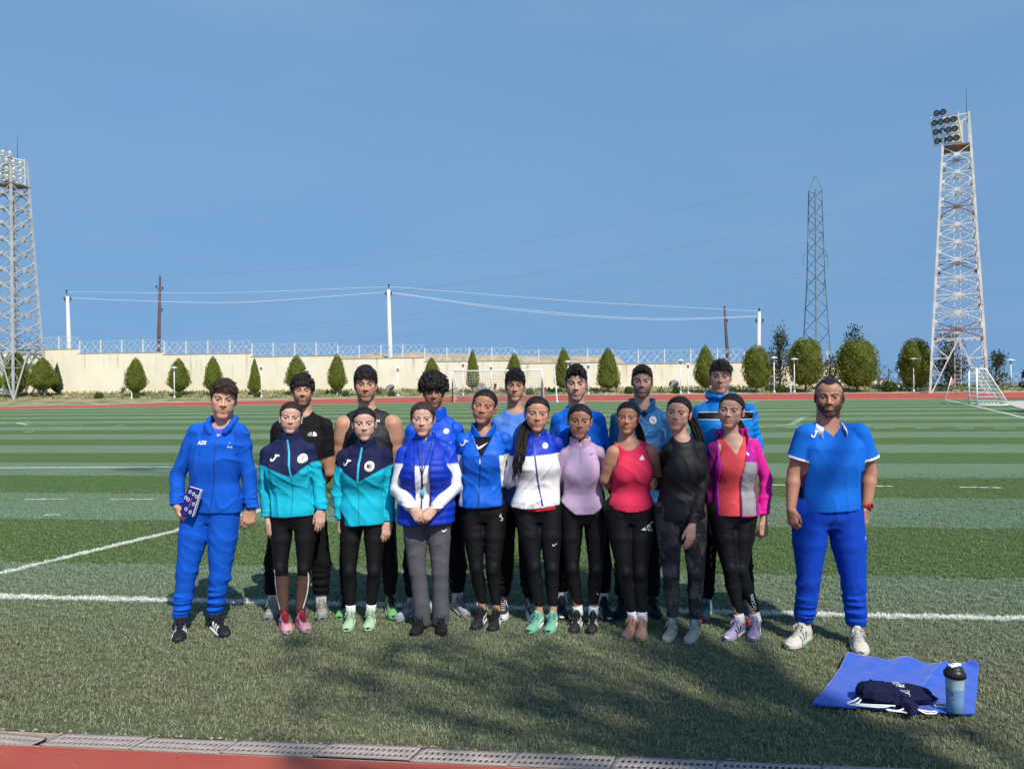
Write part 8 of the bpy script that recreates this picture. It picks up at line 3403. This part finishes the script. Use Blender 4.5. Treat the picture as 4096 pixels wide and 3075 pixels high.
def bottle():
    c = gp(3820, 2838, .042)
    root = empty('shaker_bottle', (c.x, c.y, .036), YAW)
    tag(root, 'translucent shaker bottle with black lid standing on the blue towel', 'bottle')
    m = bpy.data.materials.new('frosted_plastic')
    m.use_nodes = True
    b = m.node_tree.nodes['Principled BSDF']
    b.inputs['Base Color'].default_value = (.62, .76, .84, 1)
    b.inputs['Roughness'].default_value = .28
    b.inputs['Transmission Weight'].default_value = .35
    b.inputs['IOR'].default_value = 1.2
    nt = m.node_tree
    sz = node(nt, 'ShaderNodeSeparateXYZ')
    nt.links.new(node(nt, 'ShaderNodeTexCoord').outputs['Object'], sz.inputs[0])
    nt.links.new(mix_n(nt, math_n(nt, 'GREATER_THAN', sz.outputs[2], .118), (.24, .44, .70), (.50, .68, .78)), b.inputs['Base Color'])
    mb = MB()
    mb.lathe([(.001, .0), (.034, .0), (.038, .004), (.040, .06), (.0445, .178), (.046, .182), (.042, .182), (.036, .010), (.001, .008)], 28)
    mb.build('cup', m, root, True)
    w = bpy.data.materials.new('water_drink')
    w.use_nodes = True
    b = w.node_tree.nodes['Principled BSDF']
    b.inputs['Base Color'].default_value = (.30, .50, .72, 1)
    b.inputs['Roughness'].default_value = .1
    b.inputs['Transmission Weight'].default_value = .45
    b.inputs['IOR'].default_value = 1.33
    mb = MB()
    mb.lathe([(.001, .009), (.0345, .0105), (.0385, .118), (.001, .1185)], 28)
    mb.build('drink', w, root, True)
    mb = MB()
    mb.lathe([(.0465, .172), (.049, .174), (.0495, .198), (.044, .206), (.036, .216), (.036, .222), (.020, .226), (.001, .226)], 28)
    for k in range(30):
        a = 6.283 * k / 30
        mb.bar((.0495 * math.cos(a), .0495 * math.sin(a), .176), (.0495 * math.cos(a), .0495 * math.sin(a), .196), .002, .003)
    mb.build('lid', mat('black_plastic', (.014, .014, .015), .4), root, True)
    mb = MB()
    mb.bar((-.030, -.008, .229), (.030, .010, .233), .022, .008)
    mb.bar((.026, .008, .222), (.036, .012, .205), .014, .006)
    mb.bar((-.006, -.002, .226), (-.006, -.002, .240), .012, .012)
    mb.build('flip_cap', mat('white_plastic', (.78, .78, .76), .4), root)
    mb = MB()
    for (x, z, ww, hh) in ((-.030, .098, .010, .016), (-.026, .076, .009, .004)):
        a0 = math.asin(max(-1, min(1, x / .0415)))
        q = []
        for (da, dz) in ((-ww / .08, -hh / 2), (ww / .08, -hh / 2), (ww / .08, hh / 2), (-ww / .08, hh / 2)):
            r = .0400 + .0045 * (z + dz - .06) / .118 + .0008
            q.append((r * math.sin(a0 + da), -r * math.cos(a0 + da), z + dz))
        mb.add(q, [(0, 1, 2, 3)])
    mb.build('bottle_print', mat('print_dark_red', (.20, .04, .06), .5), root)


bottle()


# ================================================================ tree behind the camera shading the foreground; another added to shade the pitch corner
def shade_tree(base, label, clumps, seed, trunk_h, leaf=.13, per=110):
    rng = np.random.default_rng(seed)
    root = empty('tall_tree', base)
    tag(root, label, 'tree')
    P_, N_, S_, C_ = [], [], [], []
    tr = MB()
    tr.tube([(0, 0, -.3), (.05, .0, trunk_h * .4), (-.05, .05, trunk_h * .75), (0, 0, trunk_h)], [.22, .17, .10, .03], 9)
    for (x, y, z, r) in clumps:
        m = int(per * (r / .5) ** 2)
        q = rng.normal(0, 1, (m, 3)) * np.array([r, r, r * .6]) * .5
        P_.append(np.array([x, y, z]) + q)
        N_.append(q / (np.linalg.norm(q, axis=1)[:, None] + 1e-6))
        S_.append(leaf * (.6 + .8 * rng.random(m)))
        f = rng.random((m, 1))
        C_.append(np.array((.05, .075, .02)) * f + np.array((.09, .12, .03)) * (1 - f))
        h = max(2.0, z - 1.2 - .25 * math.hypot(x, y))
        h = min(h, trunk_h - .2)
        tr.tube([(0, 0, h), (x * .5, y * .5, (h + z) / 2 + .25), (x, y, z)], [.075, .05, .02], 6)
    V, F, C = leaf_cloud(np.concatenate(P_), np.concatenate(N_), np.concatenate(S_), rng, np.concatenate(C_), up=.3, flat=.5)
    ob('crown', mesh_np('crown', V, F, C, False), M_LEAF, root)
    tr.build('trunk', M_BARK, root, True)


def on_ray(gx, gy, h):
    """point at height h whose shadow falls at (gx, gy)"""
    t = h / TO_SUN.z
    return Vector((gx + TO_SUN.x * t, gy + TO_SUN.y * t, h))


_b = Vector((7.2, -5.6, -.02))
_r = random.Random(12)
_cl = []
# clumps of the main crown, listed by where their shade falls on the ground
SHADE = [(1250, 2560, .34), (1330, 2700, .30), (1290, 2800, .36), (1180, 2650, .22), (1620, 2570, .40), (1760, 2560, .36), (1900, 2640, .34), (2020, 2720, .36), (2150, 2790, .36), (2260, 2870, .34), (2380, 2920, .30), (2150, 2640, .30), (2320, 2700, .28), (1700, 2830, .20), (1820, 2950, .18),
         (2480, 2600, .34), (2620, 2640, .32), (2760, 2720, .30), (2900, 2800, .28), (2560, 2860, .26), (2740, 2960, .26), (3000, 2640, .28), (3300, 2910, .30), (3500, 2960, .28), (3800, 2900, .20), (3960, 2960, .24), (1200, 3040, .36), (1320, 3060, .30), (2450, 2990, .22), (1480, 2660, .22),
         (2980, 2900, .2), (2150, 2560, .26)]
for (u, v, r) in SHADE:
    g = gp(u, v)
    q = on_ray(g.x, g.y, _r.uniform(11.0, 14.0)) - _b
    _cl.append((q.x, q.y, q.z, r * .60))
# higher clumps shading some of the faces and the ground beyond the group
for (gx, gy, h, r) in ((-.95, 7.15, 14, .32), (-.35, 6.95, 13.5, .30), (.05, 6.75, 14, .30), (-.60, 6.75, 13, .26), (1.0, 7.2, 14.5, .26), (-1.3, 6.9, 14, .22), (-8.2, 14.9, 22, .75), (-7.3, 15.4, 22.5, .70), (-9.2, 14.6, 22, .5), (-7.6, 14.5, 21.5, .6), (-6.4, 14.4, 21, .6)):
    q = on_ray(gx, gy, h) - _b
    _cl.append((q.x, q.y, q.z, r))
shade_tree(_b, 'tall open-crowned tree behind the photographer shading the foreground', _cl, 5, 20.0)
_b = Vector((30.5, 27.5, -.3))  # unseen tree added outside the view to cast the pitch corner shadow
_cl = []
for i in range(26):
    g = (_r.uniform(19.5, 29), _r.uniform(35.5, 38.5))
    q = on_ray(g[0], g[1], _r.uniform(9, 12)) - _b
    _cl.append((q.x, q.y, q.z, _r.uniform(.6, .9)))
shade_tree(_b, 'unseen broad tree added beyond the right edge to shade the pitch corner', _cl, 6, 10.5, .3, 110)
